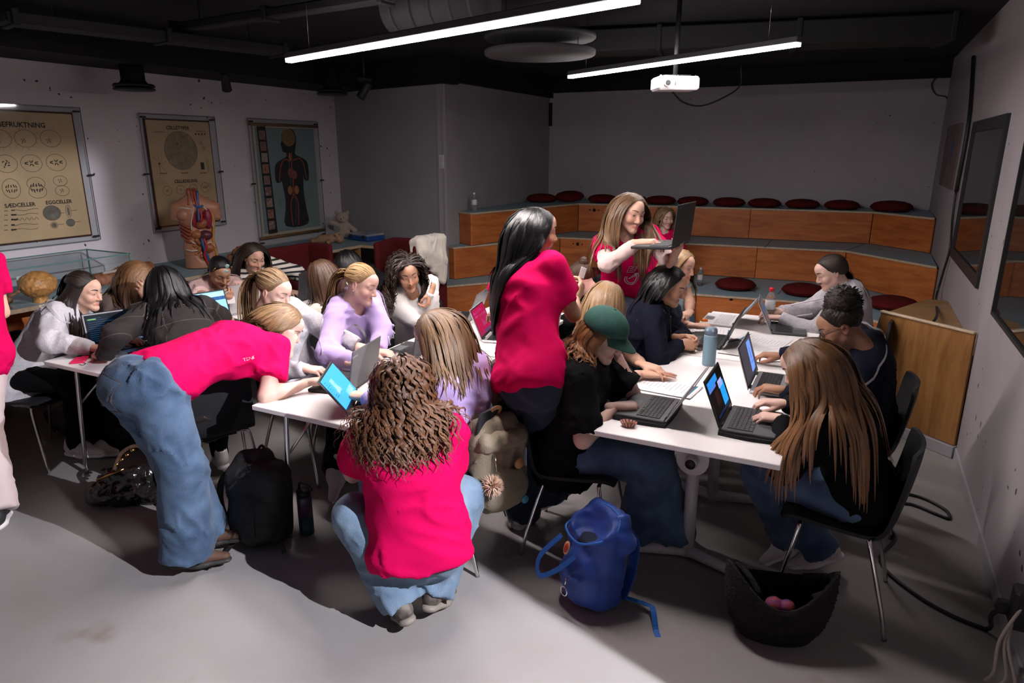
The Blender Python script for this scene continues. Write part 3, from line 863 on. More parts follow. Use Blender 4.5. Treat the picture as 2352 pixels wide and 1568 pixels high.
# ------------------------------------------------------------------ wall charts
M_paper = mat('aged_paper', (.74, .50, .29), .7, var=.14, vscale=3)
M_ink = mat('chart_ink', (.045, .03, .022), .8)
M_ink2 = mat('chart_brown_line', (.20, .10, .06), .8)
M_inkg = mat('chart_grey', (.22, .185, .145), .8, var=.3, vscale=25)
M_brown = mat('chart_border', (.07, .022, .014), .6)
M_acry = bpy.data.materials.new('acrylic'); M_acry.use_nodes = True
_n = M_acry.node_tree.nodes; _l = M_acry.node_tree.links; _n.clear()
_o = _n.new('ShaderNodeOutputMaterial'); _m = _n.new('ShaderNodeMixShader'); _t = _n.new('ShaderNodeBsdfTransparent'); _g = _n.new('ShaderNodeBsdfGlossy')
_t.inputs[0].default_value = (.93, .95, .95, 1); _g.inputs['Roughness'].default_value = .04; _m.inputs[0].default_value = .055
_l.new(_t.outputs[0], _m.inputs[1]); _l.new(_g.outputs[0], _m.inputs[2]); _l.new(_m.outputs[0], _o.inputs[0])
class Chart:
    """flat print; local y to the right, z up, x out of the wall"""
    def __init__(s): s.m = {}
    def g(s, k): return s.m.setdefault(k, MB())
    def poly(s, k, pts, x=.002):
        s.g(k).add([(x, a, b) for a, b in pts], [list(range(len(pts)))])
    def line(s, k, pts, w=.004, x=.0022):
        P = [np.array(p, float) for p in pts]; V = []; 
        for i, p in enumerate(P):
            t = P[min(i + 1, len(P) - 1)] - P[max(i - 1, 0)]; t /= np.linalg.norm(t) + 1e-9; n = np.array([-t[1], t[0]]) * w / 2
            V += [(x, *(p + n)), (x, *(p - n))]
        s.g(k).add(V, [(2 * i, 2 * i + 1, 2 * i + 3, 2 * i + 2) for i in range(len(P) - 1)])
    def ring(s, k, c, rx, rz=None, w=.004, n=28, x=.0022):
        rz = rz or rx
        s.line(k, [(c[0] + rx * math.cos(a), c[1] + rz * math.sin(a)) for a in np.linspace(0, 2 * math.pi, n + 1)], w, x)
    def disc(s, k, c, rx, rz=None, n=24, x=.0018):
        rz = rz or rx
        s.poly(k, [(c[0] + rx * math.cos(a), c[1] + rz * math.sin(a)) for a in np.linspace(0, 2 * math.pi, n + 1)[:-1]], x)
    def rect(s, k, c, w, h, x=.002): s.poly(k, [(c[0] - w / 2, c[1] - h / 2), (c[0] + w / 2, c[1] - h / 2), (c[0] + w / 2, c[1] + h / 2), (c[0] - w / 2, c[1] + h / 2)], x)
    def build(s, parent, mats, names):
        for k, mb in s.m.items(): mb.obj(names[k], mats[k], parent)
def letter(parent, txt, y, z, size, m, x=.0025, bold=.0, name='lettering', sx=1.):
    me = text_mesh(txt, size, 0, m, name, bold=bold)
    return link(name, me, parent, (x, y, z), (math.pi / 2, 0, math.pi / 2)) if sx == 1 else _sc(link(name, me, parent, (x, y, z), (math.pi / 2, 0, math.pi / 2)), sx)
def _sc(o, s): o.scale = (s, 1, 1); return o
def acrylic(parent, y0, y1, z0, z1, x):
    MB().box((x, (y0 + y1) / 2, (z0 + z1) / 2), (.004, y1 - y0, z1 - z0)).obj('acrylic_sheet', M_acry, parent)
    for y in (y0 + .04, y1 - .04):
        for z in (z0 + .035, (z0 + z1) / 2, z1 - .035):
            yy = y if z != (z0 + z1) / 2 else (y0 - .005 if y < (y0 + y1) / 2 else y1 + .005)
            MB().box((x - .0, yy, z), (.03, .05, .016), bev=.003).obj('clip', M_blk2, parent)
    # pale standoff frame lines behind the sheet
    for y in (y0, y1): MB().box((x - .004, y, (z0 + z1) / 2), (.006, .006, z1 - z0)).obj('sheet_edge', mat('acrylic_edge', (.16, .17, .18), .3), parent)
    for z in (z0, z1): MB().box((x - .004, (y0 + y1) / 2, z), (.006, y1 - y0, .006)).obj('sheet_edge', MATS['acrylic_edge'], parent)
def chart_board(y0, y1, z0, z1, label):
    e = empty('wall_chart', (WX + .03, (y0 + y1) / 2, (z0 + z1) / 2), label=label, cat='poster')
    w, h = y1 - y0, z1 - z0
    MB().box((-.008, 0, 0), (.014, w + .03, h + .03), bev=.004).obj('border', M_brown, e)
    MB().box((-.002, 0, 0), (.006, w, h), bev=.001).obj('sheet', M_paper, e)
    acrylic(e, -w / 2 - .075, w / 2 + .075, -h / 2 - .055, h / 2 + .06, .022)
    return e, w, h
def chrom(C, c, r, rows, k='ink', rot=0.):
    """a group of small curved bars"""
    for (dx, dz, ang, L) in rows:
        a = ang + rot
        C.line(k, [(c[0] + dx * r - L * r * math.cos(a), c[1] + dz * r - L * r * math.sin(a)), (c[0] + dx * r, c[1] + dz * r + .02 * r), (c[0] + dx * r + L * r * math.cos(a), c[1] + dz * r + L * r * math.sin(a))], r * .11)
star = [(-.55, .08, .3, .2), (-.55, -.08, -.3, .2), (-.12, .18, -.9, .14), (-.12, -.18, .9, .14), (.12, .2, .9, .16), (.12, -.2, -.9, .16), (.55, .1, .25, .2), (.55, -.08, -.2, .2)]
fan = [(-.55, .22, 1.1, .16), (-.3, .3, 1.3, .2), (0, .26, 1.57, .16), (.3, .3, 1.9, .2), (.55, .22, 2.1, .16), (-.55, -.22, -1.1, .16), (-.3, -.3, -1.3, .2), (0, -.26, -1.57, .16), (.3, -.3, -1.9, .2), (.55, -.22, -2.1, .16)]
scat = [(-.3, .2, .4, .12), (-.1, -.1, 1.2, .14), (.1, .3, 2.2, .12), (.25, -.2, .2, .14), (-.25, -.35, 1.8, .1), (.0, .05, .9, .12), (.3, .1, 1.5, .1)]
cmat = {'ink': M_ink, 'ring': M_ink2, 'grey': M_inkg}; cnam = {'ink': 'drawing_ink', 'ring': 'drawing_outline', 'grey': 'drawing_tone'}
def wallpt(px, py): return Xp(px, py, WX + .03)[1:]
# chart 1 BEFRUKTNING
k1 = 6.47 / 6.6
e, w, h = chart_board(2.98, 4.11 * k1, 1.93 + (1.15 - 1.93) * k1, 1.93 + (2.25 - 1.93) * k1, 'aged chart of cell drawings at the left edge, headed BEFRUKTNING')
oc = np.array([(2.98 + 4.11 * k1) / 2, 1.93 + ((1.15 + 2.25) / 2 - 1.93) * k1])
def L1(px, py): return tuple(np.array(wallpt(px, py)) - oc)
C = Chart()
s1 = 1.
t = L1(50, 287); letter(e, 'BEFRUKTNING', t[0], t[1], .058, M_ink, bold=.0016, sx=1.0001)
t = L1(46, 471); letter(e, 'SÆDCELLER', t[0], t[1], .046, M_ink, bold=.0014)
t = L1(135, 464); letter(e, 'EGGCELLER', t[0], t[1], .044, M_ink, bold=.0014)
for (px, py) in ((0, 318), (58, 318), (116, 318)):
    c = L1(px, py); C.ring('ring', c, .088, .072); chrom(C, (c[0] - .02, c[1] - .02), .05, scat)
    if px < 100:
        for a in np.linspace(0, 6.28, 14)[:-1]: C.line('ring', [(c[0] + .09 * math.cos(a), c[1] + .075 * math.sin(a)), (c[0] + (.115 + .02 * math.sin(5 * a)) * math.cos(a), c[1] + .10 * math.sin(a + .1))], .002)
for (px, py) in ((14, 376), (72, 375), (129, 373)):
    c = L1(px, py); C.ring('ring', c, .088, .072); chrom(C, c, .075, star if px > 50 else scat)
for (px, py, two) in ((26, 433, 0), (84, 431, 1), (140, 427, 2)):
    c = L1(px, py)
    if two == 0: C.ring('ring', c, .072, .082); chrom(C, c, .07, fan)
    elif two == 1: C.ring('ring', (c[0], c[1] + .035), .075, .055); C.ring('ring', (c[0] + .004, c[1] - .035), .076, .055); chrom(C, c, .08, fan)
    else: C.ring('ring', (c[0], c[1] + .045), .062, .044); C.ring('ring', (c[0] + .004, c[1] - .042), .062, .046); chrom(C, (c[0], c[1] + .045), .045, scat); chrom(C, (c[0], c[1] - .042), .045, scat)
for i, py in enumerate((484, 494, 505, 517, 528)):
    a = np.array(L1(18, py)); b = np.array(L1(88, py - 4))
    C.line('ring', [a + (b - a) * f + np.array([0, (.012 if i in (2,) else .006) * math.sin(f * (40 if i == 2 else 9) + i)]) for f in np.linspace(.1, 1, 26)], .0045)
    C.line('ink', [a + (b - a) * .1, a + (b - a) * (.22 + .05 * (i % 3))], .012 if i else .006); C.line('ring', [a - (b - a) * .12, a], .006)
c = L1(119, 489); C.disc('grey', c, .078, .066); C.ring('ring', c, .078, .066, .003)
c = L1(157, 485); C.disc('grey', c, .012, .04); C.ring('ring', c, .024, .054)
c = L1(162, 511); C.disc('grey', c, .042, .036); c = L1(124, 517); C.ring('ring', c, .032, .027); C.disc('grey', c, .025, .021)
for (px, py) in ((140, 489), (169, 483), (139, 515), (177, 509)): a = L1(px, py); C.line('ring', [(a[0] - .02, a[1]), (a[0] + .03, a[1])], .005)
C.build(e, cmat, cnam)
# chart 2 CELLETYPER
y0, y1, z0, z1 = 4.855 * k1, 5.63 * k1, 1.93 + (1.155 - 1.93) * k1, 1.93 + (2.23 - 1.93) * k1
e, w, h = chart_board(y0, y1, z0, z1, 'aged cell chart with one big circle, headed CELLETYPER, behind the torso model')
oc = np.array([(y0 + y1) / 2, (z0 + z1) / 2])
C = Chart()
t = L1(408, 294); letter(e, 'CELLETYPER', t[0], t[1], .050, M_ink, bold=.0014)
t = L1(427, 416); letter(e, 'CELLEDELING', t[0], t[1], .046, M_ink, bold=.0014)
c = L1(416, 346); C.disc('grey', c, .20, .195, 40); C.ring('ring', c, .20, .195, .004, 44)
C.m['tone'] = C.m.pop('grey'); cmat['tone'] = mat('chart_tone', (.44, .315, .19), .75, var=.35, vscale=14); cnam['tone'] = 'drawing_tone'
c = L1(407, 331); C.ring('ring', c, .05, .046, .004, 26, .0026); chrom(C, c, .035, scat)
for (px, py) in ((358, 303), (371, 303)): a = L1(px, py); C.line('ring', [(a[0] - .03, a[1]), (a[0] + .03, a[1])], .006)
for k in range(4): a = L1(449 + 7 * k, 308); C.disc('ink', a, .010)
C.line('ring', [L1(450, 301), L1(472, 302)], .006)
c = L1(366, 376)
for a in np.linspace(0, 6.28, 9)[:-1]: C.line('ring', [c, (c[0] + .05 * math.cos(a), c[1] + .07 * math.sin(a)), (c[0] + .075 * math.cos(a + .3), c[1] + .12 * math.sin(a + .2))], .003)
C.line('ring', [c, L1(368, 412)], .003); C.disc('ink', c, .012)
for (px, py) in ((461, 328), (468, 340)):
    c = L1(px, py)
    for a in np.linspace(0, 6.28, 8)[:-1]: C.line('ring', [c, (c[0] + .035 * math.cos(a), c[1] + .035 * math.sin(a))], .003)
C.rect('ink', L1(465, 381), .045, .075); C.line('ring', [L1(473, 365), L1(478, 395)], .004); C.line('ring', [L1(476, 365), L1(480, 393)], .004)
for (px, py) in ((375, 398), (424, 397), (467, 397)): a = L1(px, py); C.line('ring', [(a[0] - .045, a[1]), (a[0] + .045, a[1])], .009)
for (px, py, kd) in ((384, 438, scat), (415, 436, scat), (444, 433, scat), (471, 430, star)):
    c = L1(px, py); C.ring('ring', c, .052, .046 if px < 460 else .052); chrom(C, c, .04, kd)
for (px, py, kd) in ((420, 475, 1), (449, 471, 2)):
    c = L1(px, py)
    if kd == 1: C.ring('ring', c, .05, .058); chrom(C, c, .055, fan)
    else: C.ring('ring', (c[0], c[1] + .03), .048, .034); C.ring('ring', (c[0] + .002, c[1] - .03), .048, .034); chrom(C, c, .055, fan)
for (px, py) in ((476, 460), (478, 479)):
    c = L1(px, py); C.ring('ring', c, .034); C.ring('ring', c, .02); a = L1(px - 15, py + 1); C.line('ring', [(a[0] - .02, a[1]), (a[0] + .02, a[1] + .006)], .003)
C.line('ring', [L1(482, 499), L1(498, 496)], .003)
C.build(e, cmat, cnam)
# chart 3: roller chart of the vessels
y0, y1, z0, z1 = 6.26 * k1, 7.33 * k1, 1.93 + (.885 - 1.93) * k1, 1.93 + (2.22 - 1.93) * k1
oc = np.array([(y0 + y1) / 2, (z0 + z1) / 2]); w, h = y1 - y0, z1 - z0
e = empty('anatomy_chart', (WX + .03, oc[0], oc[1]), label='roller anatomy chart with a black human silhouette on pale blue', cat='poster')
M_cblue = mat('chart_blue', (.26, .33, .345), .6, var=.08, vscale=4); M_cwhite = mat('chart_margin', (.60, .50, .40), .7); M_cblack = mat('chart_black', (.014, .012, .013), .55)
M_dowel = mat('dowel_wood', (.30, .135, .045), .5, var=.3, vscale=10)
MB().box((-.004, 0, 0), (.004, w, h)).obj('margin', M_cwhite, e)
MB().box((-.002, .004, .01), (.004, w - .06, h - .06)).obj('blue_ground', M_cblue, e)
for z, nm in ((h / 2 + .012, 'top_rod'), (-h / 2 - .012, 'bottom_rod')):
    MB().tube([(.008, -w / 2 - .05, z), (.008, w / 2 + .05, z)], .018, 12).obj(nm, M_dowel, e)
acrylic(e, -w / 2 - .09, w / 2 + .03, -h / 2 - .10, h / 2 + .075, .034)
C = Chart()
C.poly('black', [L1(589, 290), L1(609, 290), L1(638, 534), L1(617, 538)], .0012)
for i in range(9):
    f = (i + .5) / 9; c = L1(600 + 25.5 * f + .3, 300 + 233 * f - 3); C.rect('cell%d' % (i % 4), c, .098, .105, .0022)
    for k in range(7): C.disc('spot%d' % (i % 3), (c[0] + random.uniform(-.04, .04), c[1] + random.uniform(-.042, .042)), random.uniform(.004, .013), n=8, x=.0028)
sil = [(657, 297), (668, 296), (676, 303), (680, 320), (679, 335), (677, 352), (684, 358), (700, 366), (707, 378), (709, 412), (699, 413), (697, 402), (697, 430), (699, 450), (704, 480), (707, 514), (657, 519), (656, 480), (655, 455), (650, 430), (647, 415), (645, 418), (634, 418), (631, 390), (634, 376), (645, 367), (657, 360), (657, 351), (649, 348), (647, 338), (644, 331), (647, 322), (646, 308)]
pts = bez([L1(*p) for p in sil + sil[:1]], 3)[:-1]
me_ = MB(); me_.add([(.0014, p[0], p[1]) for p in pts], [list(range(len(pts)))]); C.m['black2'] = me_
C.disc('brain', L1(662, 316), .115, .105, 20, .0026)
for pts, k, wd in (([(669, 350), (669, 372), (672, 400), (674, 445)], 'red', .02), ([(666, 372), (655, 366), (645, 380), (641, 416)], 'red', .016), ([(672, 368), (688, 364), (698, 380), (704, 412)], 'red', .016),
                   ([(674, 445), (668, 470), (673, 518)], 'red', .018), ([(674, 445), (684, 465), (686, 515)], 'red', .018), ([(666, 356), (664, 380), (668, 430)], 'blue', .012), ([(671, 445), (680, 470), (678, 515)], 'blue', .01)):
    C.line(k, bez([L1(*p) for p in pts], 5), wd, .003)
C.disc('heart', L1(668, 397), .055, .06, 16, .0034); C.disc('heart', L1(676, 401), .045, .055, 16, .0036); C.disc('organ', L1(666, 437), .04, .055, 14, .0032); C.disc('organ', L1(681, 436), .04, .055, 14, .0032)
C.disc('organ', L1(665, 360), .02, .05, 12, .0034)
for (px, py) in ((643, 462), (703, 454)):
    for k in range(4): a = L1(px, py + 3 * k); C.line('txt', [(a[0] - .03, a[1]), (a[0] + .03, a[1])], .004)
cm3 = {'black': M_cblack, 'black2': M_cblack, 'brain': mat('chart_brain', (.40, .22, .075), .6, var=.4, vscale=30), 'red': mat('chart_red', (.42, .07, .05), .6), 'blue': mat('chart_vein', (.07, .10, .28), .6),
       'heart': mat('chart_heart', (.40, .10, .07), .6, var=.4, vscale=40), 'organ': mat('chart_organ', (.55, .19, .06), .6), 'txt': M_inkg,
       'cell0': mat('cell_pink', (.42, .24, .23), .7, var=.4, vscale=60), 'cell1': mat('cell_rose', (.42, .18, .16), .7, var=.4, vscale=50), 'cell2': mat('cell_sand', (.55, .40, .31), .7, var=.3, vscale=60), 'cell3': mat('cell_peach', (.55, .26, .14), .7, var=.4, vscale=40),
       'spot0': mat('spot_red', (.40, .03, .02), .7), 'spot1': mat('spot_mauve', (.30, .12, .14), .7), 'spot2': mat('spot_cream', (.6, .45, .36), .7)}
cn3 = {k: 'micrograph' if k[:4] in ('cell', 'spot') else {'black': 'film_strip', 'black2': 'silhouette', 'brain': 'brain_drawing', 'red': 'artery', 'blue': 'vein', 'heart': 'heart_drawing', 'organ': 'kidney_drawing', 'txt': 'small_print'}[k] for k in cm3}
C.build(e, cm3, cn3)
# plain white card beside the roller chart, switch plate on the corner wall
p = Xp(567, 422, WX + .003); e = MB().box((0, 0, 0), (.006, .085, .19), bev=.002).obj('notice_card', mat('card_white', (.62, .60, .62), .6), loc=p)
prop(e, 'small white perforated card on the wall left of the roller chart', 'card')
p = Yp(1017, 371, 7.2); e = empty('wall_switch', (BX0 - .06, 7.153, p[2]), 0, label='white switch plate at the edge of the grey corner wall', cat='switch')
e.rotation_euler = (0, 0, math.atan2(BY0 - 7.65, BX0 - WX))
MB().box((0, -.006, 0), (.085, .012, .16), bev=.003).obj('plate', mat('switch_white', (.55, .54, .55), .45), e)
MB().box((0, -.014, 0), (.05, .006, .10), bev=.002).obj('rocker', MATS['switch_white'], e)
# ------------------------------------------------------------------ laptops
M_key = mat('key_black', (.018, .018, .02), .5); M_keyw = mat('key_white', (.60, .59, .60), .5); M_keyg = mat('key_dark_grey', (.035, .035, .037), .5)
M_lapb = mat('laptop_black', (.022, .022, .024), .5); M_lapg = mat('laptop_grey', (.20, .20, .21), .42, .6); M_laps = mat('laptop_silver', (.52, .51, .53), .35, .7); M_lapw = mat('laptop_white', (.66, .65, .66), .45)
M_lapd = mat('laptop_dark_grey', (.06, .06, .064), .5); M_bez = mat('bezel', (.012, .012, .013), .35)
def scr(hexc, st=1.1):
    n = 'screen_' + hexc
    c = [((int(hexc[i:i + 2], 16) / 255) ** 2.2) for i in (0, 2, 4)]
    return mat(n, tuple(q * .2 for q in c), .55, spec=.15, emit=tuple(c), estr=st)
_keymesh = {}
def laptop(x, y, user, op, label, w=.325, d=.225, base=M_lapb, lid=M_lapb, key=M_key, screen=None, keys=0, sleeve=False, logo=None, tilt=0., off='0b0c0e', sticker=False, zb=TZ):
    """x, y: middle of the hinge line; user: degrees from +x toward the user; op: opening angle"""
    e = empty('laptop', (x, y, zb), math.radians(user + 90), label=label, cat='laptop', group='laptops on the tables')
    h = .016; z0 = .002
    if sleeve:
        MB().prism([(w / 2 + .02 - .02 * (1 - math.cos(a)) if 0 else (w / 2 + .018) * math.cos(t) / max(abs(math.cos(t)), abs(math.sin(t))) ** .82, -d / 2 + (d / 2 + .016) * math.sin(t) / max(abs(math.cos(t)), abs(math.sin(t))) ** .82) for t in np.linspace(0, 2 * math.pi, 33)[:-1]], 0, .016).obj('sleeve', mat('sleeve_black', (.012, .012, .013), .85), e)
        z0 = .014
    b = MB().box((0, -d / 2, z0 + h / 2), (w, d, h), bev=.004).obj('base', base, e)
    # keyboard well, keys, touchpad
    MB().box((0, -.078, z0 + h + .0004), (w * .90, .108, .0012)).obj('keyboard_well', mat('key_well', (.03, .03, .032), .6) if key is not M_keyw else M_lapw, b)
    MB().box((0, -d + .045, z0 + h + .0004), (w * .32, .062, .0012)).obj('touchpad', mat('touchpad_grey', (.10, .10, .105), .4) if base is not M_lapw else M_laps, b)
    kb = MB(); kw = w * .88 / 14
    if ('k', key.name, w) not in _keymesh: _keymesh[('k', key.name, w)] = MB().box((0, 0, 0), (kw * .86, .0152, .003), bev=.001).mesh('key', key)
    for r in range(6):
        if r == 5: cells = [(-6.5, 1), (-5.5, 1), (-4.4, 1.2), (-.4, 5.6), (3.2, 1.2), (4.4, 1), (5.5, 1), (6.5, 1)]
        else: cells = [(i - 6.5, 1) for i in range(14)]
        for (cx, cw) in cells:
            p = (cx * kw, -.033 - r * .0178, z0 + h + .0024)
            if keys:
                o = link('key', _keymesh[('k', key.name, w)], b, p)
                if cw != 1: o.scale = (cw, 1, 1)
            else: kb.box(p, (kw * cw * .86, .0148, .003))
    if not keys: kb.obj('keys', key, b, kind='stuff')
    # lid
    ld = d - .006; a = math.radians(op)
    L = empty('lid_hinge')
    bpy.data.objects.remove(L)
    R = Matrix.Rotation(math.pi - a, 4, 'X')      # lid local: y away from hinge along the lid, -z inner face ... built flat over the base first
    def place(mb, name, mats, par):
        me = mb.mesh(name, mats); me.transform(Matrix.Translation((0, .002, z0 + h)) @ Matrix.Rotation(-(a), 4, 'X')); return link(name, me, par)
    # flat closed lid lies over the base: from y=0 to y=-ld; inner face looks down (-z)
    lo = place(MB().box((0, -ld / 2, .004), (w, ld, .007), bev=.003), 'lid', lid, e)
    place(MB().box((0, -ld / 2, .0002), (w - .008, ld - .008, .0012)), 'bezel', M_bez if key is not M_keyw else M_bez, lo)
    sm = MB(); mats = [scr(off, .35)]; sw, sh = w - .022, ld - .030
    sm.box((0, -ld / 2 - .004, -.0006), (sw, sh, .0008))
    for (x0, y0, x1, y1, hx, st) in (screen or []):
        m_ = scr(hx, st)
        if m_ not in mats: mats.append(m_)
        # screen coordinates: x right as the user sees it, y up
        cx = (-.5 + (x0 + x1) / 2) * sw; cy = -ld / 2 - .004 - (-.5 + (y0 + y1) / 2) * sh
        sm.box((cx, cy, -.0012), ((x1 - x0) * sw, (y1 - y0) * sh, .0006), mi=mats.index(m_))
    place(sm, 'screen', mats, lo)
    if logo:
        me = text_mesh(logo[0], logo[1], 0, logo[2], 'lettering'); me.transform(Matrix.Translation((0, .002, z0 + h)) @ Matrix.Rotation(-a, 4, 'X') @ Matrix.Translation((logo[3], logo[4], .0082)) @ Matrix.Rotation(logo[5], 4, 'Z'))
        link('lettering', me, lo)
    if sticker:
        s_ = MB(); s_.lathe([(.022, 0), (.022, .0008)], n=24, c=(-.05, -.10, .0078)); 
        for k in range(6):
            q = (0, 0) if k == 0 else (.013 * math.cos(k * 1.257), .013 * math.sin(k * 1.257)); s_.lathe([(.0048, 0), (.0048, .0004)], n=5, c=(-.05 + q[0], -.10 + q[1], .0087), mi=1)
        place(s_, 'ball_sticker', [mat('sticker_white', (.7, .7, .7), .5), M_black], lo)
    for sx in (-1, 1): MB().tube([(sx * w * .34 - .02, .001, z0 + h + .001), (sx * w * .34 + .02, .001, z0 + h + .001)], .005, 8).obj('hinge', M_bez, b)
    return e
W_ = 'e8eefc'
lines = lambda x0, x1, y0, y1, n, c='5a6a8a', st=.5: [(x0, y1 - (y1 - y0) * (i + .35) / n, x0 + (x1 - x0) * (.55 + .45 * ((i * 7) % 5) / 4), y1 - (y1 - y0) * (i + .1) / n, c, st) for i in range(n)]
laptop(-.66, 2.99, 180, 122, 'dark grey laptop in front of the person in the green cap', .32, .225, M_lapd, M_laps, M_key, [(.02, .05, .98, .95, '8f8a90', .5)], keys=1, sleeve=True)
laptop(-.42, 3.02, 0, 112, 'black laptop in a sleeve at the near table corner, with a red pointer dot', .32, .225, M_lapd, M_lapb, M_keyg, [(.0, .78, .62, .95, '2a7fd0', .9), (.0, .70, .45, .78, '5d7bd8', .7), (.62, .12, .92, .66, '1f8fe0', .9), (.58, .56, .86, .74, 'b8b4ee', .7), (.1, .05, .9, .10, '10315a', .5), (.25, .30, .48, .62, '3a1d1c', .4)], keys=1, sleeve=True)
laptop(-.385, 3.64, 0, 108, 'silver laptop showing a rocket page before the person with the lanyard', .36, .235, M_laps, M_laps, M_key, [(.0, .0, 1, 1, '4c4850', .6), (.56, .10, .86, .92, '6b93ff', 1.1), (.66, .42, .74, .74, '6a6078', .6), (.62, .30, .80, .36, '3f66d8', .8), (.0, .0, 1., .06, '1b1d26', .4)], keys=1)
laptop(-.66, 4.36, 180, 112, 'black convertible laptop beside the blue bottle', .33, .225, M_lapb, M_lapb, M_key, [(.02, .02, .98, .98, 'aab4c4', .7), (.1, .3, .8, .5, '3c6fb4', .8)], keys=0)
laptop(-.69, 4.96, 180, 128, 'white laptop in front of the girl in pale blue', .33, .225, M_lapw, M_laps, M_keyw, [(.02, .04, .98, .96, '8b98a8', .6)], keys=0)
laptop(-.44, 4.90, 6, 116, 'slim dark laptop standing before the water bottle', .32, .22, M_lapd, M_laps, M_key, [(.0, .0, 1, 1, '6a6468', .5), (.2, .5, .7, .75, '2c4f8c', .7), (.3, .2, .6, .3, '903030', .6)], keys=0)
laptop(-2.05, 2.42, 30, 128, 'laptop with bright blue rocket screen by the crouching girl', .31, .22, M_lapd, M_lapb, M_key,
       [(.0, .05, 1, 1., '3f9fe0', 1.0), (.0, .0, 1, .06, '16324c', .5), (.30, .42, .46, .82, '8fc4f2', 1.0), (.26, .40, .30, .52, 'b9a6e8', .9), (.46, .40, .50, .52, 'b9a6e8', .9), (.55, .12, .92, .30, '9fd0f6', .9)] + lines(.06, .22, .35, .9, 8, '1d5f9a', .6), keys=1)
laptop(-2.22, 2.68, 192, 100, 'black laptop the bending girl types on, its lid turned away', .32, .225, M_lapb, M_lapd, M_key, [(.03, .05, .97, .95, 'c8d4ea', .9)], keys=1, logo=('lenovo', .022, mat('logo_grey', (.35, .35, .35), .5), .135, -.19, math.pi))
laptop(-2.25, 3.32, 184, 100, 'black laptop between the two lilac hoodies', .31, .22, M_lapb, M_lapb, M_key, [(.03, .05, .97, .95, 'aab8d0', .8)])
laptop(-2.09, 3.83, 14, 112, 'silver laptop with a magenta screen left of the standing girl', .30, .215, M_laps, M_laps, M_key, [(.0, .0, 1, 1, '9c1240', .8), (.45, .25, .95, .7, '96507a', .7), (.08, .80, .70, .90, 'b04890', .8), (.08, .68, .5, .74, 'c04a8a', .7), (.0, .0, 1, .12, '3a4a70', .6)])
laptop(-2.42, 4.20, 192, 112, 'thin grey laptop lid behind the magenta screen', .34, .23, M_lapg, M_lapg, M_key, [(.0, .0, 1, 1, '8090a8', .6)])
laptop(-4.03, 2.57, -20, 104, 'laptop with dark code screen at the left table corner', .33, .225, M_lapd, M_lapb, M_key,
       [(.0, .0, 1, 1, '0a1420', .6), (.58, .02, .97, .72, '9fc0ff', 1.1)] + lines(.04, .5, .1, .9, 12, '23527c', .5) + [(.04, .84, .20, .87, '8fc060', .8)] + lines(.62, .9, .1, .6, 6, '5a80c8', .7))
laptop(-4.20, 2.90, 190, 100, 'black laptop lid with a football sticker', .32, .225, M_lapb, M_lapb, M_key, [(.0, .0, 1, 1, '9fc0ff', .8)], sticker=True)
laptop(-4.03, 3.27, -14, 110, 'laptop with bright white blue page beside the girl in plaid', .31, .22, M_lapd, M_lapb, M_key, [(.0, .0, 1, 1, '86c0f8', 1.1), (.0, .66, 1, .80, '1d3f80', .8), (.0, .80, 1, 1, 'a4d4ff', 1.1), (.0, .0, 1, .06, '122038', .5)] + lines(.1, .8, .1, .6, 7, '5c8fd0', .8))
laptop(-4.07, 3.62, 178, 96, 'pale laptop in front of the girl in pale pink polo', .31, .22, M_laps, M_laps, M_key, [(.0, .0, 1, 1, '9fb4d8', .6)])
laptop(-3.98, 4.22, 186, 98, 'black laptop lid behind the girl with the mint scrunchie', .34, .235, M_lapb, M_lapb, M_key, [(.0, .0, 1, 1, '6f80a0', .6)])
# red pointer dot of the near laptop
lb_ = [o_ for o_ in bpy.data.objects if o_.name.startswith('laptop') and 'pointer dot' in o_.get('label', '')][0]
MB().lathe([(0, 0), (.003, 0), (.003, .002), (0, .0025)], n=10, c=(0, -.078, .0365)).obj('pointer_dot', mat('dot_red', (.6, .02, .02), .5), lb_)
# laptop held up by the standing girl
hl = laptop(0, 0, 0, 98, 'black laptop held up in the air by the standing girl', .345, .24, M_lapb, M_lapb, M_key, [(.0, .0, 1, 1, '8aa0c0', .8)], logo=('lenovo', .016, mat('logo_pale', (.25, .27, .28), .5), .125, -.215, math.pi))

# ------------------------------------------------------------------ papers and small things on the tables
M_paperw = mat('paper_white', (.74, .72, .73), .7); M_teal = mat('print_teal', (.02, .13, .20), .7); M_txt = mat('print_grey', (.34, .34, .36), .8)
def paper(x, y, rz, label, w=.21, l=.297, n=1, curl=.0, band=True, txt=True):
    e = empty('handout', (x, y, TZ + .001), math.radians(rz), label=label, cat='paper', group='printed handouts on the tables')
    for k in range(n):
        g = np.array([[(u * w / 2 + .003 * k, v * l / 2 - .004 * k, .0006 + .0012 * k + curl * max(0, v - .3) ** 2 + curl * .4 * max(0, u - .5)) for u in np.linspace(-1, 1, 9)] for v in np.linspace(-1, 1, 11)])
        m = MB(); m.grid(g); m.grid((g - np.array((0, 0, .0004)))[:, ::-1]); sh = m.obj('sheet', M_paperw, e)
    zz = .0012 + .0012 * (n - 1)
    z_ = lambda v: zz + curl * max(0, v * 2 / l - .3) ** 2
    if band: MB().box((0, l * .40, z_(l * .40) + .0003), (w * .86, .018, .0004)).obj('teal_band', M_teal, sh)
    if txt:
        m = MB()
        for i in range(11):
            v = l * .28 - i * .022; m.box((-w * .06 - .01 * ((i * 3) % 4), v, z_(v) + .0002), (w * (.62 - .10 * ((i * 5) % 3)), .0022, .0003))
        m.obj('text_lines', M_txt, sh)
    return e
paper(-.77, 3.36, -96, 'printed handout beside the elbow of the person in the cap', n=3, curl=.006)
paper(-.45, 4.56, 78, 'printed handout with teal band before the slim dark laptop', n=2, curl=.012)
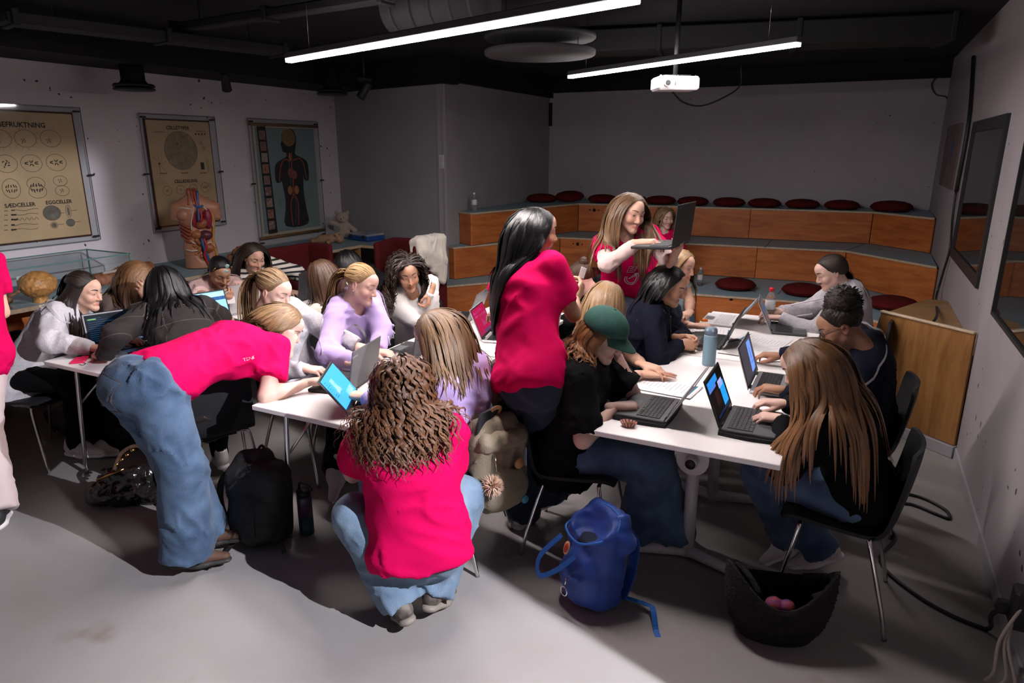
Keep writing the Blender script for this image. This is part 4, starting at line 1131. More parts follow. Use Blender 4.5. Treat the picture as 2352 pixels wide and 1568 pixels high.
paper(-.36, 3.31, 20, 'blank white sheet between the two right hand laptops', band=False, txt=False)
paper(-.80, 4.62, -85, 'printed sheet under the edge of the white laptop', n=1)
paper(-.50, 4.42, 60, 'printed sheet behind the black convertible laptop', n=1)
paper(-2.30, 3.02, 70, 'white sheet under the laptop between the lilac hoodies', band=False)
# steel bottle, powder blue
e = empty('drinking_bottle', (-.665, 3.86, TZ), label='powder blue insulated drinking bottle on the right table', cat='bottle')
M_bl = mat('bottle_blue', (.155, .245, .305), .42); M_bl2 = mat('bottle_cap_blue', (.105, .145, .20), .4); M_bl3 = mat('bottle_ring_blue', (.25, .36, .42), .4)
MB().lathe([(0, 0), (.034, 0), (.037, .004), (.0375, .01), (.0375, .168), (.036, .172), (0, .172)], n=30).obj('body', M_bl, e)
MB().lathe([(.0365, .172), (.0365, .182), (0, .182)], n=30).obj('ring', M_bl3, e)
c_ = MB().lathe([(.036, .182), (.0365, .20), (.035, .212), (.028, .222), (.012, .226), (0, .226)], n=30).obj('cap', M_bl2, e)
MB().box((.0, -.012, .212), (.05, .045, .022), rotm(.25, 0, 0), bev=.008).obj('flip_lid', M_bl3, c_)
# pet water bottle with red cap and the two bottles on the tiers
M_pet = mat('pet_plastic', (.80, .84, .86), .06, trans=.92, ior=1.2); M_redcap = mat('cap_red', (.50, .015, .02), .4); M_label = mat('label_white', (.64, .64, .65), .6)
def pet(x, y, z, label, capm, h=.21, txt=None, fill=None, labc=None):
    e = empty('plastic_bottle', (x, y, z), 2.4, label=label, cat='bottle', group='small plastic bottles')
    s = h / .21
    MB().lathe([(0, .002), (.024, 0), (.031, .006), (.032, .02), (.030, .05), (.032, .09), (.032, .135), (.026, .160), (.014, .178), (.012, .190), (0, .19)], n=24).obj('bottle_body', M_pet, e)
    if fill: MB().lathe([(0, .004), (.029, .006), (.030, .02), (.029, .035), (0, .036)], n=20).obj('drink', fill, e)
    MB().lathe([(.0325, .070), (.0328, .072), (.0328, .128), (.0325, .13)], n=24).obj('label', labc or M_label, e)
    MB().lathe([(.0145, .186), (.0150, .19), (.0150, .206), (.013, .21), (0, .21)], n=18).obj('cap', capm, e)
    if txt:
        me = text_mesh(txt, .022, 0, mat('label_ink', (.02, .035, .05), .6), 'lettering', bold=.0006); n = len(me.vertices); co = np.zeros(n * 3, np.float32); me.vertices.foreach_get('co', co); co = co.reshape(-1, 3)
        a = co[:, 0] / .0331 - 1.57 - .6; me.vertices.foreach_set('co', np.stack([.0331 * np.cos(a), .0331 * np.sin(a), .108 + co[:, 1]], 1).astype(np.float32).ravel()); link('lettering', me, e)
    e.scale = (s, s, s)
    return e
pet(-.49, 5.18, TZ, 'clear water bottle with red cap and white label on the far table', M_redcap, .235, 'OKA')
pet(-1.56, 8.05, .4, 'small bottle of brown drink on the lowest tier', mat('cap_grey', (.4, .4, .41), .4), .215, None, mat('cola', (.05, .02, .015), .2), mat('label_pink', (.55, .47, .46), .6))
pet(-4.30, 7.55, 1.2, 'clear bottle with white label at the left end of the top tier', mat('cap_silver', (.5, .5, .5), .4), .225)
# sunglasses
e = empty('sunglasses', (-.80, 4.10, TZ + .004), .35, label='brown framed sunglasses lying near the blue bottle', cat='glasses')
M_tort = mat('tortoise', (.10, .035, .015), .3)
for s_ in (-1, 1):
    MB().tube([(s_ * .034 + .027 * math.cos(a), 0, .022 + .022 * math.sin(a)) for a in np.linspace(0, 6.283, 21)[:-1]], .0022, 6, closed=True).obj('rim', M_tort, e)
    MB().lathe([(.026, 0), (.026, .001)], n=20, R=rotm(math.pi / 2, 0, 0), c=(s_ * .034, 0, .022), sy=.82).obj('lens', mat('lens_brown', (.12, .06, .04), .1, alpha=.7), e)
    MB().tube(bez([(s_ * .062, 0, .03), (s_ * .064, .06, .028), (s_ * .058, .12, .012), (s_ * .05, .135, .004)], 5), .002, 5).obj('temple', M_tort, e)
MB().tube(bez([(-.009, 0, .028), (0, 0, .033), (.009, 0, .028)], 4), .002, 5).obj('bridge', M_tort, e)
# muffin wrapper
e = empty('muffin_case', (-.805, 2.775, TZ), label='red and white paper muffin case with crumbs by the table edge', cat='wrapper')
N_ = 48; g = np.array([[((.022 + .016 * v + (.002 + .001 * v) * (1 if k % 2 else -1)) * math.cos(k * 2 * math.pi / N_), (.018 + .010 * v + (.002) * (1 if k % 2 else -1)) * math.sin(k * 2 * math.pi / N_), .001 + .022 * v) for k in range(N_)] for v in (0, .5, 1)])
m = MB(); m.grid(g, wrap=True); 
for i in range(len(m.M)): m.M[i] = (i // 2) % 2
m.obj('pleated_case', [mat('case_red', (.42, .05, .05), .7), mat('case_cream', (.6, .45, .40), .7)], e)
fm = Fld(.008); 
for k in range(9): fm.ball((random.uniform(-.018, .018), random.uniform(-.013, .013), .008 + random.uniform(0, .008)), random.uniform(.005, .010))
fobj('crumbs', fm, .003, mat('muffin_crumb', (.18, .085, .03), .9), e)
# orange and red wrapped sweets
def sweet(x, y, z, label, c1, c2, sc=1.):
    e = empty('wrapped_sweet', (x, y, z), random.uniform(0, 6), label=label, cat='sweet')
    f_ = Fld(.006)
    for k in range(6): f_.ball((random.uniform(-.014, .014) * sc, random.uniform(-.012, .012) * sc, (.012 + random.uniform(0, .012)) * sc), random.uniform(.008, .013) * sc)
    fobj('foil', f_, .003, c1, e); m = MB()
    for s_ in (-1, 1): m.grid(np.array([[(s_ * (.018 + .016 * u) * sc, (v * (.004 + .012 * u)) * sc, (.012 + .004 * math.sin(v * 9)) * sc) for v in np.linspace(-1, 1, 7)] for u in (0, .5, 1)]))
    m.obj('twist', c2, e)
M_or = mat('foil_orange', (.62, .15, .01), .35); M_rd = mat('foil_red', (.50, .03, .05), .4); M_pk = mat('foil_pink', (.55, .12, .14), .4)
sweet(-.885, 4.84, TZ, 'orange wrapped sweet at the corner of the white laptop', M_or, M_or, 1.25)
sweet(-4.02, 4.22, TZ, 'orange wrapped sweet beside the black laptop lid', M_or, M_or)
sweet(-2.18, 2.80, TZ, 'pink striped wrapped sweet behind the black lid', M_pk, M_pk)
sweet(-1.86, 3.62, TZ, 'orange and violet wrapped sweet near the standing girl', M_or, mat('foil_violet', (.12, .03, .12), .4), 1.3)
# pink phone
e = empty('phone', (-3.99, 2.30, TZ), .75, label='phone in a hot pink case on the leftmost table', cat='phone')
MB().box((0, 0, .006), (.074, .150, .011), bev=.004).obj('case', mat('phone_pink', (.72, .02, .10), .5), e)
MB().box((-.018, .052, .0125), (.026, .030, .003), bev=.001).obj('camera_bump', M_blk2, e)
MB().tube(bez([(.03, -.07, .004), (.05, -.09, .003), (.045, -.12, .003), (.02, -.10, .003)], 5), .002, 5).obj('strap', M_blk2, e)
# tablet cover behind the standing girl
e = empty('tablet_sleeve', (-2.10, 4.30, TZ), .3, label='flat black sleeve with a zip on the far left table', cat='sleeve')
MB().box((0, 0, .012), (.26, .34, .022), bev=.009).obj('cover', mat('sleeve_black2', (.012, .012, .013), .7), e); MB().tube([(-.13, -.15, .012), (-.13, .15, .012)], .003, 6).obj('zip', M_steel, e)
# cables on the right table
e = MB().tube(bez([(-.66, 4.12, TZ + .004), (-.50, 4.10, TZ + .004), (-.40, 4.02, TZ + .004), (-.30, 4.10, TZ + .004), (-.18, 4.06, TZ + .004)], 8), .0025, 6).obj('charger_cable', M_blk2)
prop(e, 'thin black charger cable across the right table seam', 'cable')

# ------------------------------------------------------------------ things on the shelf bench
def torso():
    b = Xp(462, 618, -5.85); x0, y0 = -5.85, 4.72; o = np.array((x0, y0, BZ + .004))
    e = empty('anatomy_torso', tuple(o), label='coloured anatomical torso model standing on the shelf bench', cat='model')
    # local frame: f looks into the room toward the camera
    a = math.radians(-38); f = np.array((math.cos(a), math.sin(a), 0)); r = np.array((-f[1], f[0], 0)); u = np.array((0, 0, 1.))
    Q = lambda x, y, z: r * x + f * y + u * z          # x to the viewer's right
    M_tsk = mat('model_skin', (.52, .24, .15), .4, var=.2, vscale=9); M_musc = mat('model_muscle', (.40, .10, .05), .4, var=.4, vscale=22, stretch=(1, 1, 4)); M_rib = mat('model_bone', (.62, .50, .40), .45)
    M_lung = mat('model_lung', (.34, .03, .06), .4, var=.4, vscale=40); M_hrt = mat('model_heart', (.45, .14, .06), .4, var=.4, vscale=25); M_liv = mat('model_liver', (.11, .03, .045), .35); M_sto = mat('model_stomach', (.46, .17, .06), .4, var=.3, vscale=18)
    M_bv = mat('model_vein', (.03, .09, .26), .4); M_av = mat('model_artery', (.45, .02, .02), .4); M_fat = mat('model_fat', (.55, .28, .06), .45)
    B = Fld(.05)
    B.chain([Q(0, 0, .0), Q(0, 0, .18), Q(-.005, 0, .36), Q(-.01, 0, .55), Q(-.01, 0, .64)], [.155, .140, .122, .150, .085], .05, fl=f, fr=.66, clips=[((0, 0, 0), (0, 0, -1))])
    B.cone(Q(-.01, -.0, .62), Q(-.012, .0, .80), .062, .052, .04, clips=[(Q(0, 0, .775), (0.1, 0, 1))])
    for s in (-1, 1): B.cone(Q(s * .09, 0, .62), Q(s * .165, 0, .585), .062, .058, .05); B.cone(Q(s * .168, 0, .59), Q(s * .19, .0, .46), .055, .047, .03, clips=[(Q(s * .185, 0, .475), (0, 0, -1))])
    # opened front
    B.ell(Q(.035, .115, .45), np.stack([r, f, u]), (.085, .07, .155), .02, op='s'); B.ell(Q(.02, .11, .22), np.stack([r, f, u]), (.085, .06, .15), .02, op='s')
    fobj('torso_shell', B, .009, M_tsk, e)
    def part(nm, fl, m): fobj(nm, fl, .0065, m, e)
    L = Fld(.02); L.ell(Q(-.035, .060, .50), np.stack([r, f, u]), (.038, .04, .105)); part('lung', L, M_lung)
    L = Fld(.02); L.ell(Q(.095, .055, .49), np.stack([r, f, u]), (.045, .05, .11)); part('lung', L, M_lung)
    L = Fld(.02); L.ell(Q(.040, .075, .44), np.stack([nrm(r + u * .6), f, nrm(u - r * .6)]), (.062, .045, .045)); part('heart', L, M_hrt)
    L = Fld(.02); L.ell(Q(.060, .070, .325), np.stack([r, f, u]), (.068, .045, .05)); part('liver', L, M_liv)
    L = Fld(.02); L.ell(Q(-.020, .070, .335), np.stack([r, f, u]), (.055, .042, .045)); part('stomach', L, M_sto)
    L = Fld(.012); 
    for k in range(7): t = k / 6; L.ball(Q(-.025 + .03 * math.sin(k * 2.3), .075, .28 - .16 * t), .022)
    part('intestine', L, M_sto)
    L = Fld(.02); L.ell(Q(.075, .075, .20), np.stack([r, f, u]), (.055, .04, .05)); part('kidney', L, M_hrt)
    def tube(nm, pts, rad, m): MB().tube(bez([Q(*p) for p in pts], 5), rad, 8).obj(nm, m, e)
    tube('vein', [(.03, .06, .76), (.025, .085, .64), (.02, .10, .56), (.015, .115, .47)], .012, M_bv); tube('vein', [(-.02, .075, .63), (.02, .10, .60), (.07, .095, .615)], .011, M_bv)
    tube('artery', [(.0, .065, .77), (.015, .09, .62), (.045, .11, .53), (.03, .115, .46)], .011, M_av)
    tube('vein', [(.02, .105, .30), (.03, .115, .22), (.05, .11, .13), (.075, .10, .04)], .014, M_bv); tube('artery', [(.04, .105, .30), (.055, .118, .22), (.03, .115, .14), (.055, .10, .03)], .012, M_av)
    for k in range(4): tube('vein', [(.10, .10, .10), (.10 + .012 * k, .105, .05), (.085 + .02 * k, .10, .008)], .0035, M_bv)
    tube('bone_rim', [(-.16, .05, .60), (-.09, .09, .595), (-.04, .095, .585)], .010, M_rib); tube('bone_rim', [(-.02, .10, .58), (-.055, .105, .46), (-.06, .10, .38)], .006, M_rib)
    tube('bone_rim', [(.06, .095, .61), (.125, .07, .53), (.135, .06, .40)], .007, M_rib); tube('bone_rim', [(-.12, .06, .33), (-.07, .095, .27), (-.04, .10, .25)], .007, M_rib); tube('bone_rim', [(-.13, .06, .19), (-.08, .10, .18), (-.03, .105, .185)], .008, M_rib)
    tube('bone_rim', [(.055, .095, .24), (.10, .085, .255), (.135, .06, .20)], .008, M_rib)
    for k in range(5): tube('rib_muscle', [(-.155, .0, .46 - .033 * k), (-.11, .075, .425 - .036 * k), (-.07, .092, .40 - .034 * k)], .014, M_musc)
    for k in range(3): tube('neck_muscle', [(-.05 + .03 * k, .045, .77), (-.045 + .03 * k, .06, .70), (-.06 + .045 * k, .075, .62)], .014, M_musc)
    L = Fld(.02); L.ell(Q(-.115, .055, .53), np.stack([r, f, u]), (.062, .05, .058)); part('chest_muscle', L, M_tsk)
    tube('fat_layer', [(.125, .055, .60), (.150, .045, .45), (.125, .05, .28), (.145, .05, .12), (.165, .03, .01)], .012, M_fat)
torso()
# plush bear and small plush
M_plush = mat('plush_cream', (.50, .40, .32), .95, bump=.9, bscale=180, var=.15, vscale=60, sheen=.3); M_plush2 = mat('plush_peach', (.50, .30, .19), .95, bump=.9, bscale=160, var=.25, vscale=50)
def bear(o, a, sc):
    e = empty('teddy_bear', tuple(o), label='cream teddy bear sitting in the corner on the bench', cat='plush toy')
    f = np.array((math.cos(a), math.sin(a), 0)); r = np.array((-f[1], f[0], 0)); u = np.array((0, 0, 1.)); R = np.stack([r, f, u])
    Q = lambda x, y, z: (r * x + f * y + u * z) * sc
    F_ = Fld(.04)
    F_.ell(Q(0, 0, .19), R, np.array((.13, .11, .18)) * sc); F_.ell(Q(-.03, .03, .47), R, np.array((.155, .13, .135)) * sc, .02); F_.ell(Q(-.03, .14, .43), R, np.array((.07, .05, .055)) * sc)
    for s in (-1, 1): F_.ball(Q(-.03 + s * .125, .0, .585), .052 * sc, .012)
    F_.cone(Q(-.10, .02, .30), Q(-.29, .08, .36), .06 * sc, .055 * sc); F_.cone(Q(.10, .02, .29), Q(.27, .10, .17), .06 * sc, .055 * sc)
    for s in (-1, 1): F_.cone(Q(s * .08, .06, .06), Q(s * .20, .26, .06), .075 * sc, .07 * sc)
    F_.fold = lambda X: .004 * np.sin(X[:, 0] * 140) * np.sin(X[:, 1] * 150) * np.sin(X[:, 2] * 145)
    fobj('plush_body', F_, .010, M_plush, e)
    for s in (-1, 1): MB().lathe([(0, -.012 * sc), (.010 * sc, -.006 * sc), (.012 * sc, 0), (.010 * sc, .006 * sc), (0, .012 * sc)], n=10, c=Q(-.03 + s * .058, .152, .485)).obj('eye', M_black, e)
    MB().lathe([(0, -.014 * sc), (.014 * sc, -.006 * sc), (.018 * sc, .004 * sc), (0, .012 * sc)], n=12, c=Q(-.03, .192, .45)).obj('nose', mat('bear_nose', (.05, .02, .015), .5), e)
    MB().tube(bez([Q(-.07, .185, .405), Q(-.03, .195, .395), Q(.01, .185, .405)], 5), .004 * sc, 5).obj('mouth', mat('bear_stitch', (.12, .06, .04), .8), e)
bear(Zp(795, 547, BZ) + np.array((-.02, .0, .012)), math.radians(-60), .56)
o = Zp(762, 558, BZ); e = empty('plush_animal', (o[0], o[1], BZ), label='peach coloured plush animal lying beside the teddy bear', cat='plush toy')
F_ = Fld(.03); F_.cone((-.12, -.06, .055), (.0, .0, .06), .05, .058); F_.cone((-.13, -.06, .03), (-.22, -.10, .03), .03, .03); F_.cone((-.08, .05, .03), (-.17, .04, .03), .03, .028); F_.ball((.10, .04, .055), .055); F_.ball((.08, .0, .115), .026, .01); F_.ball((.075, .09, .10), .024, .01); F_.cone((.01, -.04, .03), (.05, -.12, .025), .028, .025)
fobj('plush_body', F_, .010, M_plush2, e); MB().box((.055, .02, .10), (.012, .05, .05), bev=.004).obj('neck_ribbon', M_black, e)
# blue organiser case
o = Zp(845, 549, BZ); e = empty('organiser_case', (o[0] + .02, o[1] - .06, BZ), -.22, label='blue organiser case with clear lid on the bench corner', cat='case')
M_bluep = mat('plastic_blue', (.015, .06, .26), .35); MB().box((0, 0, .032), (.42, .30, .062), bev=.014).obj('tray', M_bluep, e)
MB().box((0, 0, .078), (.41, .29, .028), bev=.010).obj('clear_lid', mat('lid_clear', (.55, .60, .66), .12, alpha=.45), e)
for s in (-.13, .13): MB().box((s, -.15, .055), (.05, .016, .05), bev=.004).obj('latch', M_blk2, e)
MB().tube(bez([(-.07, .0, .095), (-.05, 0, .115), (.05, 0, .115), (.07, 0, .095)], 5), .007, 6).obj('handle', mat('handle_grey', (.2, .2, .21), .5), e)
# glass display box with brain model, anatomy slabs
e = empty('display_box', (-6.0, 3.30, BZ), label='clear acrylic display box at the left on the bench', cat='display case')
for (c, d_) in (((-.30, 0, .13), (.006, 1.12, .26)), ((.30, 0, .13), (.006, 1.12, .26)), ((0, -.56, .13), (.6, .006, .26)), ((0, .56, .13), (.6, .006, .26)), ((0, 0, .26), (.606, 1.126, .006))): MB().box(c, d_).obj('acrylic_pane', M_acry, e)
M_gle = mat('acrylic_green_edge', (.10, .19, .19), .2)
for a_ in (-.30, .30):
    MB().box((a_, 0, .263), (.010, 1.13, .010)).obj('pane_edge', M_gle, e)
    for b_ in (-.56, .56): MB().box((a_, b_, .13), (.010, .010, .26)).obj('pane_edge', M_gle, e)
for b_ in (-.56, .56): MB().box((0, b_, .263), (.61, .010, .010)).obj('pane_edge', M_gle, e)
MB().box((.305, -.36, .16), (.012, .05, .10), bev=.003).obj('hinge', mat('hinge_clear', (.4, .42, .42), .3), e)
o = Zp(108, 690, .90); e = empty('brain_model', (-5.36, 2.94, BZ), label='orange brain model on the bench below the display box', cat='model')
F_ = Fld(.02); F_.ell((0, 0, .14), I3 if 'I3' in globals() else np.eye(3), (.12, .13, .10)); F_.cone((0, 0, .08), (0, 0, .0), .04, .05)
F_.fold = folds(5, .010, .030); fobj('brain', F_, .008, mat('brain_orange', (.50, .24, .07), .5, var=.4, vscale=40), e)
e.location = (-5.62, 3.02, BZ)
e = empty('skull_fragment', (-5.60, 2.74, BZ), label='small brown bone model left of the orange brain', cat='model')
F_ = Fld(.02); F_.ell((0, 0, .07), np.eye(3), (.07, .06, .035)); F_.cone((0, .05, .09), (.0, .13, .11), .014, .012); F_.cone((0, 0, .04), (0, 0, .0), .025, .05); F_.fold = folds(8, .015, .05); fobj('bone', F_, .007, mat('bone_brown', (.20, .09, .045), .5, var=.5, vscale=25), e)
e = empty('muscle_slab', (-5.86, 3.86, BZ), label='terracotta anatomical relief slab lying on the bench', cat='model')
F_ = Fld(.03); F_.cone((0, -.22, .05), (0, .02, .06), .07, .075, fl=(0, 0, 1), fr=.8); F_.cone((0, .02, .06), (.0, .26, .09), .075, .06, fl=(0, 0, 1), fr=.9); F_.fold = folds(12, .016, .07); fobj('slab', F_, .009, mat('terracotta', (.42, .15, .08), .5, var=.4, vscale=14), e)
MB().tube(bez([(.05, -.2, .11), (.06, 0, .12), (.05, .2, .145)], 6), .014, 6).obj('pale_stripe', mat('model_pale', (.55, .42, .36), .5), e)
e = empty('organ_block', (-5.80, 5.16, BZ), label='knobbly orange brown organ model right of the torso', cat='model')
F_ = Fld(.03)
for k in range(9): F_.ball((random.uniform(-.06, .06), random.uniform(-.10, .10), random.uniform(.04, .13)), random.uniform(.03, .05))
F_.fold = folds(21, .02, .05); fobj('organ', F_, .009, mat('organ_orange', (.38, .15, .06), .5, var=.4, vscale=30), e)
# leaflets lying on the middle tier
for i, (px, py, rz, lab) in enumerate(((1045, 556, .3, 'pale leaflet at the corner of the middle tier'), (1090, 556, .7, 'white leaflet in the middle of the tier edge'), (1128, 552, .1, 'white card with pink print on the middle tier'), (1150, 549, .5, 'white card nearest the standing girl\'s hair'))):
    p = Zp(px, py, .8); e = empty('leaflet', (p[0], p[1], .801), rz, label=lab, cat='leaflet', group='leaflets on the middle tier')
    MB().box((0, 0, .002 + .001 * i), (.15, .10, .003), bev=.0008).obj('card', M_paperw, e); MB().box((.02, 0, .0042 + .001 * i), (.08, .07, .0006)).obj('print', mat('leaflet_lilac', (.40, .38, .46), .7), e)
p = Zp(1063, 558, .8); e = empty('necklace_heap', (p[0], p[1], .80), label='little heap of brown beads on the middle tier', cat='beads')
for k in range(14): MB().lathe([(0, -.009), (.007, -.005), (.010, 0), (.007, .005), (0, .009)], n=8, c=(random.uniform(-.06, .06), random.uniform(-.04, .04), .010)).obj('bead', mat('bead_brown', (.12, .08, .055), .4), e)

# ------------------------------------------------------------------ projector
c = Dp(1550, 193, 5.1); e = empty('projector', tuple(c), math.radians(-63.4 + 90 + 4), label='white ceiling projector below the right lamp', cat='projector')
M_pj = mat('projector_white', (.70, .68, .70), .4)
MB().box((0, 0, 0), (.31, .22, .095), bev=.014).obj('body', M_pj, e)
for (r0, y0, m_) in ((.034, -.112, M_pj), (.028, -.116, mat('lens_ring', (.35, .33, .33), .4)), (.019, -.119, M_black)): MB().lathe([(r0, 0), (r0, .008), (r0 * .8, .008)], n=24, R=rotm(math.pi / 2, 0, 0), c=(-.085, y0 + .006, .0)).obj('lens_ring', m_, e)
MB().box((-.03, -.111, -.005), (.008, .004, .03)).obj('sensor', M_blk2, e)
MB().box((0, 0, .052), (.20, .12, .014)).obj('mount_plate', M_blk2, e); MB().tube([(0, 0, .055), (0, 0, CEIL - c[2])], .018, 10).obj('ceiling_pole', M_blk2, e)
for s in (-.13, .0, .13): MB().lathe([(.008, .045), (.008, .056)], n=8, c=(s, -.08, 0)).obj('foot', M_blk2, e)
pts = [Dp(1545, 212, 5.2), Dp(1570, 235, 5.5), Dp(1610, 243, 5.8), Dp(1660, 225, 6.0), Dp(1700, 196, 6.1), Dp(1702, 150, 6.1)]
prop(MB().tube(bez(pts, 6), .007, 6).obj('projector_cable', M_blk2), 'black cable sagging from the projector', 'cable')

# ------------------------------------------------------------------ cables on the right
pts = [Xp(2236, 130, RXB - .020), Xp(2225, 280, RXB - .020), Xp(2196, 440, RXB - .020)]
prop(MB().tube(bez(pts, 6), .016, 8).obj('cable_duct', M_blk2), 'straight black cable duct on the right wall', 'duct')
pts = [Xp(2196, 440, RXB - .02), Xp(2188, 500, RXB - .02), Xp(2182, 570, RXB - .02), Xp(2165, 630, RXB - .03), Xp(2150, 685, RXB - .06), (.63, 5.95, .72), (.55, 5.72, .675), (.49, 5.6, .668)]
prop(MB().tube(bez(pts, 7), .010, 8).obj('hanging_cable', M_blk2), 'black cable hanging from the wall down to the plywood ledge', 'cable')
fl = lambda px, py: Zp(px, py, .008)
pts = [fl(1990, 1200), fl(2060, 1190), fl(2150, 1212), fl(2180, 1185), fl(2120, 1145), fl(2020, 1128), fl(1980, 1135)]
prop(MB().tube(bez([fl(1995, 1160), fl(2060, 1150), fl(2072, 1138), fl(2035, 1128), fl(2110, 1140), fl(2170, 1170), fl(2180, 1190), fl(2150, 1180), fl(2090, 1157), fl(2040, 1160), fl(2020, 1178), fl(2045, 1215), fl(2055, 1240), fl(2025, 1275), fl(2035, 1310), fl(2110, 1370), fl(2190, 1415), fl(2265, 1445)], 8), .009, 8).obj('extension_cord', M_blk2), 'black extension cord looping across the floor behind the long haired girl', 'cord')
e = empty('plug_adapter', tuple(Xp(2345, 1395, RX - .03)), label='black plug adapter in the right wall', cat='plug')
MB().box((.0, 0, 0), (.06, .09, .16), bev=.01).obj('adapter_block', M_blk2, e); MB().box((-.045, .03, -.03), (.05, .05, .05), bev=.01).obj('plug', M_blk2, e)
q_ = np.array(fl(2265, 1445)) - np.array(e.location)
MB().tube(bez([(-.05, .03, -.04), (-.07, .06, -.10), q_ * .85, q_], 6), .009, 8).obj('plug_lead', M_blk2, e)
M_cw = mat('cable_ivory', (.40, .35, .30), .5)
p0 = Xp(2352, 1400, RX - .03)
for i, (tx, ty, lab) in enumerate(((2262, 1562, 'ivory cable curving to the floor, outermost of three'), (2290, 1575, 'ivory cable in the middle of the bunch at lower right'), (2310, 1590, 'ivory cable nearest the wall at lower right'))):
    t_ = Zp(tx, ty, .01); prop(MB().tube(bez([p0 + np.array((-.01, .02 * i, 0)), p0 * .55 + t_ * .45 + np.array((-.02, .01 * i, .0)), t_ + np.array((.02, 0, .05)), t_], 7), .006, 7).obj('ivory_cable', M_cw), lab, 'cable', 'ivory cables at lower right')
# small dark brackets and cables high on the back wall
p = Xp(1228, 235, BX0 + .02); prop(MB().box((0, 0, .08), (.05, .03, .34), bev=.006).obj('cable_trunking', M_black, loc=(BX0 + .03, BY - .03, 2.38)), 'short black trunking in the corner of the back wall', 'trunking')
prop(MB().tube(bez([Yp(2152, 175, BY - .02), Yp(2140, 195, BY - .02), Yp(2150, 217, BY - .02), Yp(2172, 222, BY - .02), Yp(2178, 235, BY - .02)], 7), .008, 6).obj('loose_cable', M_blk2), 'loose black cable loop at the top right corner', 'cable')

# ------------------------------------------------------------------ bags
def ribbon(mb, pts, w, nrm_, th=.003, mi=0):
    P_ = np.array(bez(pts, 6)); t = np.gradient(P_, axis=0); t /= np.linalg.norm(t, axis=1, keepdims=True); s = np.cross(t, nrm_); s /= np.linalg.norm(s, axis=1, keepdims=True) + 1e-9; n = np.cross(s, t)
    q = np.stack([P_ - s * w / 2 + n * th / 2, P_ + s * w / 2 + n * th / 2, P_ + s * w / 2 - n * th / 2, P_ - s * w / 2 - n * th / 2], 1); mb.grid(q, mi, False, wrap=True); return mb
# blue backpack, open at the top
a = math.radians(-118); o = np.array((-.86, 2.50, 0.)); e = empty('blue_backpack', tuple(o), label='royal blue backpack standing open on the floor in front of the table leg', cat='backpack')
f = np.array((math.cos(a), math.sin(a), 0)); r = np.array((-f[1], f[0], 0)); u = nrm(np.array((0, 0, 1.)) - f * .10); R = np.stack([r, nrm(np.cross(u, r)), u]); f = R[1] if R[1] @ f > 0 else -R[1]; R = np.stack([r, f, u])
Q = lambda x, y, z: r * x + f * y + u * z
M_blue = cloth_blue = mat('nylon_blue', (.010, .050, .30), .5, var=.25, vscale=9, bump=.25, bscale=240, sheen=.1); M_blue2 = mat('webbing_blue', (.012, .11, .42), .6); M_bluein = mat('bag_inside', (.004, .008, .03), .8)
B = Fld(.03); B.rbox(Q(0, 0, .205), R, (.135, .085, .20), .06, clips=[((0, 0, .005), (0, 0, -1))]); B.ell(Q(0, .085, .14), R, (.115, .05, .125)); B.cone(Q(-.11, -.05, .33), Q(.11, -.05, .33), .05, .05); B.cone(Q(-.08, -.055, .41), Q(.08, -.055, .41), .035, .035)
B.ell(Q(0, .065, .40), R, (.105, .080, .085), .015, op='s'); B.fold = folds(31, .010, .13)
fobj('bag_body', B, .010, M_blue, e)
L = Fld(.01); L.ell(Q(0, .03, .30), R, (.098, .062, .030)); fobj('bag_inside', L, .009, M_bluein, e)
m = MB(); m.tube(bez([Q(-.115, .03, .36), Q(-.085, .115, .345), Q(0, .125, .315), Q(.085, .11, .345), Q(.115, .02, .37), Q(.09, -.03, .425), Q(0, -.045, .445), Q(-.09, -.03, .42), Q(-.115, .03, .36)], 6), .0055, 6); m.obj('zip_rim', M_blue2, e)
m = MB(); ribbon(m, [Q(-.10, .12, .30), Q(-.15, .19, .19), Q(-.13, .20, .11), Q(-.05, .175, .17), Q(.03, .15, .27)], .022, f); m.obj('carry_strap', M_blue2, e)
m = MB(); ribbon(m, [Q(-.06, .148, .20), Q(0, .155, .16), Q(.06, .148, .165)], .02, f); m.obj('pocket_welt', M_blue, e)
m = MB(); m.tube([Q(.0, .160, .155), Q(.0, .162, .115)], .003, 5); m.tube([Q(.0 + .020 * math.cos(t), .165, .095 + .020 * math.sin(t)) for t in np.linspace(0, 6.283, 19)[:-1]], .0028, 6, closed=True); m.obj('zip_ring', M_steel, e)
m = MB(); m.lathe([(0, 0), (.030, 0), (.030, .003), (0, .003)], n=24, sx=.55, mi=0); m.lathe([(0, .003), (.021, .003), (.021, .0042), (0, .0042)], n=20, sx=.5, mi=1)
me = m.mesh('round_patch', [mat('patch_cream', (.55, .30, .16), .6), mat('patch_red', (.42, .03, .012), .6)]); zz = nrm(f + u * .25); xx = nrm(np.cross(u, zz)); yy = np.cross(zz, xx); c_ = Q(-.035, .142, .275)
me.transform(Matrix([[xx[0], yy[0], zz[0], c_[0]], [xx[1], yy[1], zz[1], c_[1]], [xx[2], yy[2], zz[2], c_[2]], [0, 0, 0, 1]])); link('round_patch', me, e)
m = MB(); q0 = Q(.12, -.08, .06); ribbon(m, [q0, q0 + np.array((.10, .02, -.02)), q0 + np.array((.14, -.04, .01)), q0 + np.array((.17, -.09, -.045)), q0 + np.array((.20, -.14, -.055))], .024, (0, 0, 1)); m.obj('trailing_strap', M_blue2, e)
m = MB(); 
for s in (-.09, .09): ribbon(m, [Q(s, -.075, .38), Q(s * 1.1, -.13, .30), Q(s * 1.2, -.12, .15), Q(s * 1.2, -.075, .05)], .05, f, .01)
m.obj('shoulder_strap', M_blue, e)
